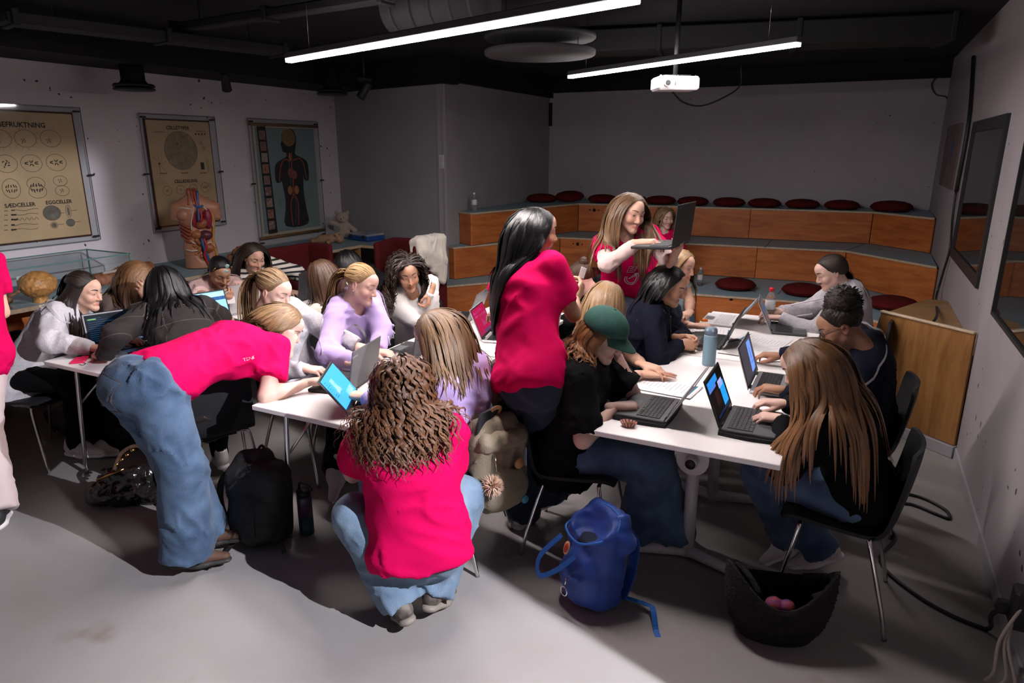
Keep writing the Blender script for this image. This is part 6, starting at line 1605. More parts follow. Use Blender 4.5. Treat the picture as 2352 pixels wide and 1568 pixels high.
# ------------------------------------------------------------------ people: hair
HFS = head_field(False)
def scalp_r(D):
    """distance from the skull centre to the skin along directions D"""
    t = np.linspace(.05, .112, 63); X = CR_C + D[:, None, :] * t[None, :, None]
    d = HFS.ev(X.reshape(-1, 3)).reshape(len(D), -1); i = np.argmax(d > 0, 1); i = np.where((d > 0).any(1), i, 62)
    return t[i]
CR_C = np.array((0, -.014, .030)); CR_R = np.array((.0775, .0975, .0875))
def hairline(az, sh=0.):
    """lowest elevation with hair for an azimuth from the front (radians)"""
    a = np.degrees(np.abs(az))
    return np.radians(np.interp(a, [0, 20, 40, 52, 62, 75, 90, 108, 140, 180], [37, 36, 24, 7, -7, -17, -24, -34, -44, -46]) + sh)
def make_hair(name, parent, origin, HR, HT, coll, sp, hm):
    """HR, HT: head rotation and place; coll: field that hair lies on; sp: style"""
    r = np.random.default_rng(sp.get('seed', 1))
    N = int(sp.get('n', 620) * .9); S = sp.get('steps', 10)
    L = sp.get('len', .42); W = sp.get('w', .011)
    toW = lambda X: X @ HR.T + HT
    # roots spread evenly over the scalp
    i = np.arange(N * 2) + .5; ph = np.arccos(1 - 2 * i / (N * 2)); th = math.pi * (1 + 5 ** .5) * i
    D = np.stack([np.cos(th) * np.sin(ph), np.sin(th) * np.sin(ph), np.cos(ph)], 1)
    az = np.arctan2(D[:, 0], D[:, 1]); el = np.arcsin(D[:, 2])
    D = D[el > hairline(az, sp.get('hl', 0)) + .02]
    if 'maxz' in sp: D = D[(CR_C + D * CR_R)[:, 2] < sp['maxz']]
    D = D[r.permutation(len(D))]
    if len(D) > N: D = D[r.permutation(len(D))[:N]]
    n = len(D)
    az = np.arctan2(D[:, 0], D[:, 1]); el = np.arcsin(D[:, 2])
    lay = r.random(n)
    vol = sp.get('vol', .012)
    off = .003 + vol * lay
    p0 = CR_C + D * (scalp_r(D) - .001)[:, None]
    pw = toW(p0)
    part = sp.get('part', 'mid'); px0 = {'mid': 0., 'left': -.022, 'right': .022, 'none': 0.}[part]
    G = np.array(sp['gather']) if 'gather' in sp else None
    half = sp.get('half', False)              # only the crown is gathered, the rest hangs
    g = np.array((0, 0, -1.))
    bias = HR @ np.array(sp.get('bias', (0, -.15, 0)))
    wb = np.array(sp.get('wbias', (0, 0, 0)), float)
    colF = [dict(e=True, a=toW(CR_C[None])[0], R=HR.T, rad=CR_R, cl=[]), dict(e=True, a=toW(np.array([[0, .022, -.03]]))[0], R=HR.T, rad=np.array((.060, .066, .078)), cl=[])]
    if sp.get('keepface', True): colF.append(dict(e=True, a=toW(np.array([[0, .095, -.02]]))[0], R=HR.T, rad=np.array((.050, .06, .085)) * sp.get('kf', 1.), cl=[]))
    nh = len(colF)
    def colld(X):
        d = np.full(len(X), 9.)
        for q in colF: d = np.minimum(d, Fld.ev1(q, X))
        for q in coll: d = np.minimum(d, Fld.ev1(q, X) + .006)
        return d
    def grad(X, d0):
        e = .004; return np.stack([colld(X + np.eye(3)[k] * e) - d0 for k in range(3)], 1) / e
    ll = L * (1 - sp.get('vary', .34) * r.random(n))
    if part != 'none' or sp.get('bangs'):
        pass
    paths = np.zeros((n, S + 1, 3)); norms = np.zeros((n, S + 1, 3))
    loc = p0.copy(); t = None
    tied = np.zeros(n, bool)
    if G is not None: tied = (el > .15) if half else np.ones(n, bool)
    Gd = np.linalg.norm((G - p0), axis=1) * 1.25 + .02 if G is not None else None
    ds = np.where(tied, Gd, ll) / S if G is not None else ll / S
    X = pw.copy(); cn = toW(CR_C[None])[0]
    for s in range(S + 1):
        lp = (X - HT) @ HR
        rel = (lp - CR_C) / CR_R; rr = np.linalg.norm(rel, axis=1)
        side = np.clip((lp[:, 0] - px0) / .018, -1, 1) if s == 0 else side
        if s == 0: side = np.where(np.abs(side) < .2, np.sign(r.random(n) - .5 + 1e-6) * .5, side)
        # combing direction on the scalp
        if part == 'none':
            comb = np.stack([lp[:, 0] * 4, np.full(n, -.25), np.full(n, -.6)], 1)
        else:
            fr = np.clip(lp[:, 1] / .08, -1, 1)
            comb = np.stack([side * (.95 + .2 * fr), -.30 - .25 * np.maximum(fr, 0), -.45 + 0 * fr], 1)
            comb[:, 1] += np.where(lp[:, 1] < -.03, -.4, 0)
        if G is not None:
            toG = G - lp; dg = np.linalg.norm(toG, axis=1, keepdims=True); comb = np.where(tied[:, None], toG / (dg + 1e-6), comb)
        cw = comb @ HR.T
        onscalp = (rr < 1.30) & (lp[:, 2] > -.035)
        des = np.where(onscalp[:, None], cw + .15 * g, g + bias + wb)
        if 'pull' in sp:
            pt, pk = sp['pull']; dv = np.asarray(pt)[None] - X; dv[:, 2] = 0
            des = np.where(onscalp[:, None], des, des + dv * pk)
        if G is not None: des = np.where(tied[:, None], cw, des)
        des /= np.linalg.norm(des, axis=1, keepdims=True) + 1e-9
        t = des if t is None else .5 * t + .5 * des
        t /= np.linalg.norm(t, axis=1, keepdims=True) + 1e-9
        d0 = colld(X); gr = grad(X, d0); gr /= np.linalg.norm(gr, axis=1, keepdims=True) + 1e-9
        push = np.maximum(off * min(1, s / 3) - .004 * (s < 2) - d0, 0)
        X = X + gr * push[:, None]
        paths[:, s] = X
        radial = X - cn; radial /= np.linalg.norm(radial, axis=1, keepdims=True) + 1e-9
        near = np.clip(1 - d0 / .06, 0, 1)[:, None]
        nn = gr * (.3 + .7 * near) + radial * .4; norms[:, s] = nn / (np.linalg.norm(nn, axis=1, keepdims=True) + 1e-9)
        # slide along what it lies on
        tt = t - gr * np.minimum((t * gr).sum(1), 0)[:, None] * (d0 < off * 1.6)[:, None]
        tt /= np.linalg.norm(tt, axis=1, keepdims=True) + 1e-9
        if s < S: X = X + tt * ds[:, None] if np.ndim(ds) else X + tt * ds
        t = tt
    for _ in range(sp.get('relax', 4)): paths[:, 2:-1] = .5 * paths[:, 2:-1] + .25 * (paths[:, 1:-2] + paths[:, 3:])
    fl_ = paths[:, 2:].reshape(-1, 3); d0 = colld(fl_); k_ = np.argwhere(d0 < .002)[:, 0]
    if len(k_):
        gr = grad(fl_[k_], d0[k_]); gr /= np.linalg.norm(gr, axis=1, keepdims=True) + 1e-9
        fl_[k_] += gr * (.003 - d0[k_])[:, None]; paths[:, 2:] = fl_.reshape(paths[:, 2:].shape)
    rand = r.random(n)
    allP = [paths]; allN = [norms]; allR = [rand]; allW = [np.full(n, W * (.75 if G is not None and not half else 1.))]; tips = [np.where(tied, .7, .08) if G is not None else np.full(n, .08)]
    # the tail behind a tie, or a bun
    if 'tail' in sp:
        m = int(sp.get('ntail', 150) * .8); Lt = sp['tail']; Gw = toW(np.array([G]))[0]
        q = np.zeros((m, S + 1, 3)); qn = np.zeros_like(q)
        X = Gw + (r.normal(size=(m, 3)) * .010)
        t0 = nrm(HR @ np.array(sp.get('taildir', (0, -1, .1)))); t = np.tile(t0, (m, 1)) + r.normal(size=(m, 3)) * .16
        offt = .004 + r.random(m) * sp.get('tailvol', .028); lt = Lt * (1 - .25 * r.random(m)) / S
        for s in range(S + 1):
            t = .62 * t + .38 * (g + wb * .6) ; t /= np.linalg.norm(t, axis=1, keepdims=True)
            d0 = colld(X); gr = grad(X, d0); gr /= np.linalg.norm(gr, axis=1, keepdims=True) + 1e-9
            X = X + gr * np.maximum(offt - d0, 0)[:, None]; q[:, s] = X
            rad = X - Gw - (t * ((X - Gw) * t).sum(1)[:, None]); qn[:, s] = nrm(HR @ np.array((0, -1, .2))) * .6 + gr * .6
            t = t - gr * np.minimum((t * gr).sum(1), 0)[:, None] * (d0 < offt * 1.6)[:, None]; t /= np.linalg.norm(t, axis=1, keepdims=True) + 1e-9
            X = X + t * lt[:, None]
        qn /= np.linalg.norm(qn, axis=2, keepdims=True) + 1e-9
        allP.append(q); allN.append(qn); allR.append(r.random(m)); allW.append(np.full(m, sp.get('wt', W))); tips.append(np.full(m, .08))
    if 'bun' in sp:
        m = int(sp.get('nbun', 160) * .8); rb = sp['bun']; cB = np.array(sp.get('bunc', G + np.array((0, -rb * .7, rb * .3))))
        A = nrm(sp.get('bunax', (0, -.8, .6))); u1 = nrm(np.cross(A, (1, 0, 0))); u2 = np.cross(A, u1)
        q = np.zeros((m, S + 1, 3)); qn = np.zeros_like(q)
        a0 = r.random(m) * 6.28; lat = (r.random(m) - .5) * 2.6; sweep = 1.6 + r.random(m) * 1.6; tilt = r.normal(size=m) * .5
        for s in range(S + 1):
            f = s / S; a = a0 + sweep * f; la = np.clip(lat + tilt * f, -1.4, 1.4); R = rb * (.86 + .22 * r.random(m) * (1 if s == 0 else 0) + .14 * np.sin(a0 * 7))
            d = np.cos(la)[:, None] * (np.cos(a)[:, None] * u1 + np.sin(a)[:, None] * u2) + np.sin(la)[:, None] * A
            q[:, s] = toW(cB + d * R[:, None]); qn[:, s] = d @ HR.T
        allP.append(q); allN.append(qn); allR.append(r.random(m)); allW.append(np.full(m, sp.get('wt', W))); tips.append(np.full(m, .5))
    P = np.concatenate(allP); NN = np.concatenate(allN); rand = np.concatenate(allR); Wd = np.concatenate(allW); tip = np.concatenate(tips); n = len(P)
    T = np.gradient(P, axis=1); seg = np.linalg.norm(np.diff(P, axis=1), axis=2); arc = np.concatenate([np.zeros((n, 1)), np.cumsum(seg, 1)], 1)
    T /= np.linalg.norm(T, axis=2, keepdims=True) + 1e-9
    side = np.cross(T, NN); side /= np.linalg.norm(side, axis=2, keepdims=True) + 1e-9; NN = np.cross(side, T)
    if 'curl' in sp:
        amp, wave = sp['curl']; ph = r.random(n)[:, None] * 6.28; rampc = np.clip((arc - sp.get('curl0', .05)) / .10, 0, 1)
        wv = wave * (.8 + .4 * r.random(n))[:, None]
        P = P + amp * rampc[..., None] * (np.cos(arc / wv * 6.28 + ph)[..., None] * side + .8 * np.sin(arc / wv * 6.28 + ph)[..., None] * NN)
        T = np.gradient(P, axis=1); T /= np.linalg.norm(T, axis=2, keepdims=True) + 1e-9
        side = np.cross(T, NN); side /= np.linalg.norm(side, axis=2, keepdims=True) + 1e-9
    f = np.linspace(0, 1, S + 1)[None]
    wd = Wd[:, None] * (.65 + .35 * np.minimum(1, f * 5)) * (1 - (1 - tip[:, None]) * np.clip((f - .55) / .45, 0, 1) ** 1.5)
    V = np.stack([P - side * wd[..., None], P + NN * (wd * .25)[..., None], P + side * wd[..., None]], 2)      # n,S+1,3,3
    idx = np.arange(n * (S + 1) * 3).reshape(n, S + 1, 3)
    F = np.concatenate([np.stack([idx[:, :-1, k], idx[:, :-1, k + 1], idx[:, 1:, k + 1], idx[:, 1:, k]], -1).reshape(-1, 4) for k in (0, 1)])
    tint = np.repeat((.72 + .5 * rand)[:, None], S + 1, 1)
    g0, g1 = sp.get('grad', (1., 1.)); tint = tint * (g0 + (g1 - g0) * f)
    tc = np.repeat(tint[:, :, None], 3, 2)
    suv = np.stack([np.broadcast_to(np.array([0, .5, 1.])[None, None], (n, S + 1, 3)), np.broadcast_to((arc * 6)[:, :, None], (n, S + 1, 3)), np.broadcast_to(rand[:, None, None], (n, S + 1, 3))], -1)
    V = V.reshape(-1, 3); tc = tc.reshape(-1); suv = suv.reshape(-1, 3)
    # scalp under the locks
    na, ne = 40, 16; cap = []; 
    for e_ in range(ne + 1):
        for a_ in range(na):
            a = -math.pi + 2 * math.pi * a_ / na; h0 = hairline(np.array([a]), sp.get('hl', 0))[0]; e1 = h0 + (math.pi / 2 - h0) * e_ / ne
            cap.append((math.sin(a) * math.cos(e1), math.cos(a) * math.cos(e1), math.sin(e1)))
    cap = np.array(cap); capV = toW(CR_C + cap * (scalp_r(cap) + np.repeat(np.interp(np.arange(ne + 1), [0, 1, 3], [-.002, .001, .0035]), na))[:, None])
    ci = np.arange(len(cap)).reshape(ne + 1, na)
    cF = np.stack([ci[:-1], np.roll(ci, -1, 1)[:-1], np.roll(ci, -1, 1)[1:], ci[1:]], -1).reshape(-1, 4)
    o = len(V); V = np.concatenate([V, capV]); F = np.concatenate([F, cF + o]); tc = np.concatenate([tc, np.full(len(cap), .7)])
    suv = np.concatenate([suv, np.stack([np.tile(np.arange(na), ne + 1) * .8, np.repeat(np.arange(ne + 1), na) * .1, np.full(len(cap), .5)], 1)])
    me = fast_mesh(name, V - origin, F, [hm], True, None, tc[:, None])
    at = me.attributes.new('suv', 'FLOAT_VECTOR', 'POINT'); at.data.foreach_set('vector', suv.astype(np.float32).ravel())
    return link(name, me, parent)
# ------------------------------------------------------------------ people: body and clothes
SHOES = {}
def shoe_mesh():
    if SHOES: return SHOES
    f = Fld(.02)
    f.cone((0, -.045, -.035), (0, .06, -.045), .036, .037, .03); f.cone((0, .06, -.045), (0, .165, -.058), .037, .024, .03, fl=(0, 0, 1), fr=.9)
    f.cone((0, -.04, .0), (0, -.05, -.04), .034, .036, .02); f.cone((0, -.03, .015), (0, .05, -.02), .030, .030, .03)
    f.P = [dict(p, cl=[(np.array((0, 0, -1.)), .066), (np.array((0, .3, .95)), .030)]) for p in f.P]
    f.cone((0, -.035, .03), (0, -.03, -.01), .027, .027, .006, op='s')
    SHOES['upper'] = f.mesh(.009, 1)
    g = Fld(.02); g.cone((0, -.055, -.078), (0, .05, -.078), .040, .041, .03, fl=(0, 0, 1), fr=.5); g.cone((0, .05, -.078), (.0, .165, -.074), .041, .030, .03, fl=(0, 0, 1), fr=.45)
    SHOES['sole'] = g.mesh(.009, 1)
    l = MB()
    for k in range(5):
        y = .035 + k * .020; z = -.004 - k * .0105
        l.tube([(-.020, y, z - .006), (0, y + .004, z + .004), (.020, y, z - .006)], .0028, 5)
    l.tube(bez([(0, .035, 0), (.02, .03, .012), (.03, .02, 0)], 4), .0022, 5); l.tube(bez([(0, .035, 0), (-.02, .03, .012), (-.03, .02, 0)], 4), .0022, 5)
    SHOES['lace'] = l
    return SHOES
M_sole = mat('rubber_white', (.62, .58, .58), .55); M_soleb = mat('rubber_dark', (.03, .028, .027), .6)
def shoes(parent, origin, ank, toe, upv, um, sm, lm, laces=True):
    """toe: direction the toes point, upv: up of the foot"""
    y = nrm(toe); z = nrm(np.asarray(upv, float) - y * np.dot(upv, y)); x = np.cross(y, z); R = np.stack([x, y, z], 1)
    S_ = shoe_mesh()
    V, F = S_['upper']; o = link('shoe', fast_mesh('shoe', V @ R.T + ank - origin, F, [um]), parent)
    V, F = S_['sole']; link('sole', fast_mesh('sole', V @ R.T + ank - origin, F, [sm]), o)
    if laces:
        me = S_['lace'].mesh('laces', lm); me.transform(Matrix([[*R[0], ank[0] - origin[0]], [*R[1], ank[1] - origin[1]], [*R[2], ank[2] - origin[2]], [0, 0, 0, 1]]))
        link('laces', me, o)
    return o
def vdir(deg, up=0.):
    a = math.radians(deg); return nrm((math.cos(a), math.sin(a), up))
def frame_from(yaw, pitch, roll):
    """head rotation: yaw deg from +x of the look direction, pitch deg downward, roll deg to its right"""
    Rz = rotm(0, 0, math.radians(yaw - 90)); Rx = rotm(-math.radians(pitch), 0, 0); Ry = rotm(0, math.radians(roll), 0)
    return Rz @ Rx @ Ry
class Person: pass
NP = [0]
def person(label, pelvis, yaw, head, hyaw=None, hpitch=0, hroll=0, skin='fair', hair=None, hcol='brown', top=None, bottom=None, hands=None, feet=None, shoe=None,
           s=1., syaw=None, bow=.03, face=True, eyes=.55, gaze=(0, -.05), res=.0135, hscale=1., brow=0., neckk=.155, legs=True, neckoff=(0, 0, 0), shw=.158, girth=1., hipd=.085):
    NP[0] += 1; seed = NP[0] * 13
    pelvis = np.asarray(pelvis, float); head = np.asarray(head, float); org = np.array((pelvis[0], pelvis[1], 0.))
    HR = frame_from(yaw if hyaw is None else hyaw, hpitch, hroll)
    # the neck leaves the skull backward and down
    up0 = nrm(head - pelvis)
    neckdir = nrm(.55 * (HR @ np.array((0, -.32, -1.))) + .45 * -up0)
    neck = head + neckdir * neckk * s + np.asarray(neckoff)
    fy = math.radians(yaw); fw = np.array((math.cos(fy), math.sin(fy), 0.)); rt = np.array((fw[1], -fw[0], 0.))
    u = nrm(neck - pelvis); TL = np.linalg.norm(neck - pelvis)
    rt = nrm(rt - u * (rt @ u)); f = np.cross(u, rt)
    sr = rt
    if syaw is not None:
        a = math.radians(syaw); q = np.array((math.sin(a), -math.cos(a), 0.)); sr = nrm(q - u * (q @ u))
    sf = np.cross(u, sr)
    def sp(t):                       # spine point
        b = bow * 4 * t * (1 - t); return pelvis + u * TL * t - f * b
    sh = {}
    for k, sg in (('R', 1), ('L', -1)): sh[k] = neck - u * .045 * s + sr * sg * shw * s + sf * .0
    hip = {k: pelvis + rt * sg * hipd * s - u * .03 * s for k, sg in (('R', 1), ('L', -1))}
    ua, fa = .275 * s, .235 * s
    arms = {}
    for k, sg in (('R', 1), ('L', -1)):
        hd = (hands or {}).get(k)
        if hd is None: hd = dict(w=sh[k] - u * .47 * s + sr * sg * .06 + fw * .05, f=-u + .2 * fw, p=-sr * sg, pose='relax')
        pole = np.asarray(hd.get('pole', sr * sg * .7 - u * .8 - sf * .5), float)
        e, w = ik(sh[k], hd['w'], ua, fa, pole); arms[k] = (sh[k], e, w, hd)
    leg = {}
    th, shn = .415 * s, .40 * s
    for k, sg in (('R', 1), ('L', -1)):
        ft = (feet or {}).get(k)
        if ft is None: ft = dict(a=hip[k] + fw * .36 + np.array((0, 0, -.40)), toe=fw)
        kn, an = ik(hip[k], ft['a'], th, shn, ft.get('pole', fw + np.array((0, 0, .6)))); kn = np.asarray(ft.get('knee', kn), float); leg[k] = (hip[k], kn, an, ft)
    # ---------------- bare body, one mesh
    B = Fld(.03); g = girth
    B.chain([sp(0), sp(.38), sp(.72), sp(.93)], [.125 * s * g, .104 * s * g, .122 * s * g, .072 * s], .05, fl=f, fr=.66)
    B.cone(neck - u * .02, head + neckdir * .07 * s, .050 * s, .046 * s, .03)
    for k in 'RL':
        a, e, w, hd = arms[k]
        B.cone(neck - u * .05 * s, a, .05 * s, .050 * s, .04)
        B.cone(a, e, .047 * s * g, .038 * s * g, .03); B.cone(e, e + (w - e) * .35, .037 * s * g, .038 * s * g, .02); B.cone(e + (w - e) * .35, w, .038 * s * g, .0235 * s, .015)
    if legs:
        for k in 'RL':
            h, kn, an, ft = leg[k]
            B.cone(h, kn, .060 * s * g, .042 * s, .03); B.cone(kn, kn + (an - kn) * .35, .042 * s, .042 * s, .03); B.cone(kn + (an - kn) * .35, an, .042 * s, .034 * s, .03)
    V, F = B.mesh(.0205, 1)
    VV = [V]; FF = [F]; TC = [np.ones((len(V), 3))]; MI = [np.zeros(len(F), int)]; o = len(V)
    hV, hF = head_mesh(face); hs = s * hscale
    VV.append(hV * hs @ HR.T + head); FF.append(hF + o); TC.append(head_tint(hV) if face else np.ones((len(hV), 3))); MI.append(np.zeros(len(hF), int)); o += len(hV)
    if face:
        bV, bF, bM = face_cached(eyes, gaze, brow)
        VV.append(bV * hs @ HR.T + head); FF.append(np.array(bF) + o); TC.append(np.tile([.80, .66, .63], (len(bV), 1))); MI.append(np.array([{1: 1, 2: 2, 3: 3, 4: 4, 5: 0}[q] for q in bM])); o += len(bV)
    for k in 'RL':
        a, e, w, hd = arms[k]
        if hd.get('hide'): continue
        y = nrm(hd.get('f', w - e)); z = -np.asarray(hd.get('p', (0, 0, -1)), float); z = nrm(z - y * (z @ y)); x = np.cross(y, z); R = np.stack([x, y, z], 1)
        V, F = hand_mesh(hd.get('pose', 'relax'), k)
        VV.append(V * s @ R.T + w); FF.append(F + o); c = np.ones((len(V), 3)); tipw = np.clip((V[:, 1] - .06) / .08, 0, 1)[:, None]; TC.append(c * (1 - .18 * tipw) + np.array((1, .72, .68)) * .18 * tipw); MI.append(np.zeros(len(F), int)); o += len(V)
    if hcol not in BROW: BROW[hcol] = mat('brow_' + hcol, BROWC[hcol], .8)
    me = fast_mesh('person', np.concatenate(VV) - org, np.concatenate(FF), [SKIN[skin], M_eyew, M_iris, M_lash, BROW[hcol]], True, np.concatenate(MI), np.concatenate(TC))
    body = link('person', me, None, tuple(org), label=label, cat='person')
    R_ = Person(); R_.body = body; R_.org = org; R_.HR = HR; R_.head = head; R_.hs = hs; R_.neck = neck; R_.u = u; R_.f = f; R_.sf = sf; R_.sr = sr; R_.rt = rt; R_.arms = arms; R_.leg = leg; R_.sp = sp; R_.TL = TL; R_.s = s; R_.pelvis = pelvis
    coll = []
    # ---------------- trousers
    if bottom is not None and legs:
        bt = dict(kind='wide', mat=C_jean, thigh=.098, knee=.082, hem=.098, name='jeans', cut=.0); bt.update(bottom)
        P = Fld(.045)
        wl = u * (.11 * s)
        P.cone(pelvis + wl, pelvis - u * .02, .132 * s * g, .152 * s * g, .04, fl=f, fr=.78, clips=[(pelvis + wl, u)])
        for k, sg in (('R', 1), ('L', -1)): P.ball(pelvis - f * .040 * s - u * .03 * s + rt * sg * .065 * s, .084 * s * g, .06)
        for k in 'RL':
            h, kn, an, ft = leg[k]
            hem = an + (kn - an) * bt['cut'] + nrm(an - kn) * .03
            P.cone(h, kn, bt['thigh'] * s * g, bt['knee'] * s, .045); P.cone(kn, hem, bt['knee'] * s, bt['hem'] * s, .035, clips=[(hem, nrm(an - kn))])
        P.fold = folds(seed + 1, bt.get('fa', .013), .12)
        R_.PF = P; R_.trousers = fobj(bt['name'], P, res + .002, bt['mat'], body, org); coll += P.P
    # ---------------- shoes
    if shoe is not None and legs:
        for k in 'RL':
            h, kn, an, ft = leg[k]
            if ft.get('noshoe'): continue
            if shoe.get('sock'):
                Sk = Fld(.01); Sk.cone(an + (kn - an) * .32, an - nrm(ft.get('up', (0, 0, 1))) * .02, .047 * s, .038 * s); fobj('sock', Sk, .008, shoe['sock'], body, org)
            shoes(body, org, an, np.asarray(ft['toe'], float), np.asarray(ft.get('up', (0, 0, 1)), float), shoe.get('upper', C_white), shoe.get('sole', M_sole), shoe.get('lace', M_sole), shoe.get('laces', True))
    # ---------------- top
    if top is not None:
        tp = dict(kind='tee', mat=C_pink, loose=.022, sleeve=.62, hem=.14, flare=.0, name='shirt', sl=(.060, .068), hood=False, fa=.014); tp.update(top)
        T = Fld(.04); lo = tp['loose']; hemp = pelvis - u * tp['hem'] * s
        cl = [(hemp, -u)]
        neckcut = (neck - u * .0 + f * 0, u * .85 - f * .25)
        T.chain([hemp - u * .02, sp(.12), sp(.42), sp(.74), sp(.93)], [(.140 + lo + tp['flare']) * s * g, (.138 + lo) * s * g, (.116 + lo) * s * g, (.136 + lo * .9) * s * g, (.070 + lo * .6) * s], .05, fl=f, fr=.74, clips=cl)
        for sg in (-1, 1): T.ball(sp(.66) + f * .055 * s + rt * sg * .065 * s, (.070 + lo * .4) * s, .05)
        if tp['hem'] > .05:
            for sg in (-1, 1): T.ball(pelvis - f * .045 * s - u * .03 * s + rt * sg * .065 * s, (.096 + lo * .5) * s * g, .05, clips=cl)
        T.cone(sp(.80) - f * .015, neck - u * .035 * s, .085 * s, (.058 + lo * .4) * s, .04)
        for k in 'RL':
            a, e, w, hd = arms[k]
            T.cone(neck - u * .055 * s, a, (.050 + lo * .35) * s, (.046 + lo * .4) * s, .045)
            s0, s1 = tp['sleeve'], 0
            if s0 <= 1:
                q = a + (e - a) * s0; d_ = nrm(e - a)
                T.cone(a, q + d_ * .02, tp['sl'][0] * s * g, tp['sl'][1] * s * g, .035, clips=[(q, d_)])
            else:
                T.cone(a, e, tp['sl'][0] * s * g, tp['sl'][1] * s, .035)
                q = e + (w - e) * min(s0 - 1, 1.); d_ = nrm(w - e)
                T.cone(e, q + d_ * .01, tp['sl'][1] * s, tp.get('cuff', .040) * s, .03, clips=[(q, d_)])
        if tp['hood']:
            for a_ in np.linspace(-2.0, 2.0, 9)[:-1]:
                b_ = a_ + .5
                r0 = lambda q: neck + u * (.012 - .018 * math.cos(q)) * 1.0 - f * (.075 * math.cos(q) - .0) + sr * .085 * math.sin(q) - u * .02 * (1 - abs(math.cos(q)))
                T.cone(r0(a_), r0(b_), .030, .030, .03)
            for q_ in (-.07, 0, .07): T.cone(neck - sf * .085 - u * .02 + sr * q_, neck - sf * .115 - u * (.17 - abs(q_)) + sr * q_ * .5, .050, .040, .05, fl=sf, fr=.75)
        if tp.get('under'):
            for k in 'RL':
                a, e, w, hd = arms[k]; U = Fld(.03); d_ = nrm(e - a)
                U.cone(a + (e - a) * .4, e, .054 * s, .050 * s, .03); U.cone(e, e + (w - e) * .92, .050 * s, .036 * s, .03, clips=[(e + (w - e) * .92, nrm(w - e))])
                U.fold = folds(seed + 5, .008, .06); fobj('under_sleeve', U, .010, tp['under'], body, org)
        # neck opening
        T.cone(neck - u * .035 * s + f * .030, neck + u * .08 + f * .07, (.046 if not tp['hood'] else .048) * s, .07 * s, .01, op='s')
        if tp.get('collar'):
            for a_ in np.linspace(0, 6.28, 13)[:-1]:
                r1 = lambda q: neck - u * .018 + (f * math.cos(q) + sr * math.sin(q)) * .062 + f * .008 - u * .022 * max(0, math.cos(q))
                T.cone(r1(a_), r1(a_ + .53), .012, .012, .012)
        T.fold = folds(seed, tp['fa'], tp.get('wl', .10), None)
        R_.top = fobj(tp['name'], T, res, tp['mat'], body, org, 2); coll += [p for p in T.P if p['op'] == 'u']; R_.T = T
    # ---------------- hair
    if hair:
        hs_ = dict(hair); hs_.setdefault('seed', seed)
        if 'pullk' in hs_: hs_['pull'] = (neck - sf * hs_.get('pullb', .10), hs_['pullk'])
        coll2 = list(coll) + [dict(a=neck, b=head + neckdir * .05, ra=.052, rb=.05, fl=None, fr=1, cl=[])]
        R_.hair = make_hair('hair', body, org, HR * hs, head, coll2, hs_, HAIR[hcol])
    return R_
def onhead(R_, p): return np.asarray(p, float) * R_.hs @ R_.HR.T + R_.head

def project(fld, pts, d, iters=40):
    """march points along d onto the surface of a field"""
    X = np.array(pts, float); d = nrm(d)
    for _ in range(iters):
        v = fld.ev(X)
        if fld.fold is not None: v = v + np.where(np.abs(v) < .03, fld.fold(X), 0)
        X = X + d * (v * .7)[:, None]
    return X
def patch_mesh(fld, c, d, uax, vax, outline_fn, nu=12, nv=10, off=.003):
    """sheet on the surface: c start point outside, d inward direction; outline_fn(u,v)->(a,b) offsets"""
    G = np.array([[c + uax * a + vax * b for (a, b) in [outline_fn(u, v) for u in np.linspace(-1, 1, nu)]] for v in np.linspace(-1, 1, nv)])
    X = project(fld, G.reshape(-1, 3), d) - nrm(d) * off
    return X.reshape(nv, nu, 3)
def lines_on(fld, c, d, uax, vax, strokes, w, off=.003, n=8):
    """strokes: polylines in (a,b); ribbons pressed on the surface"""
    m = MB()
    for st in strokes:
        P_ = [np.array(q, float) for q in st]; R = []
        for i, p in enumerate(P_):
            t = P_[min(i + 1, len(P_) - 1)] - P_[max(i - 1, 0)]; t = t / (np.linalg.norm(t) + 1e-9); q = np.array([-t[1], t[0]]) * w / 2
            R.append([p + q, p - q])
        G = np.array(R); W_ = c + G[..., :1] * uax + G[..., 1:] * vax
        m.grid((project(fld, W_.reshape(-1, 3), d) - nrm(d) * off).reshape(W_.shape))
    return m
def text_on(fld, txt, size, c, d, uax, vax, mt, parent, org, off=.003, bold=.0, name='lettering'):
    me = text_mesh(txt, size, 0, mt, name, bold=bold)
    n = len(me.vertices); co = np.zeros(n * 3, np.float32); me.vertices.foreach_get('co', co); co = co.reshape(-1, 3)
    W_ = c + co[:, :1] * uax + co[:, 1:2] * vax
    X = project(fld, W_, d) - nrm(d) * off - np.asarray(org)
    me.vertices.foreach_set('co', X.astype(np.float32).ravel()); me.update()
    return link(name, me, parent)
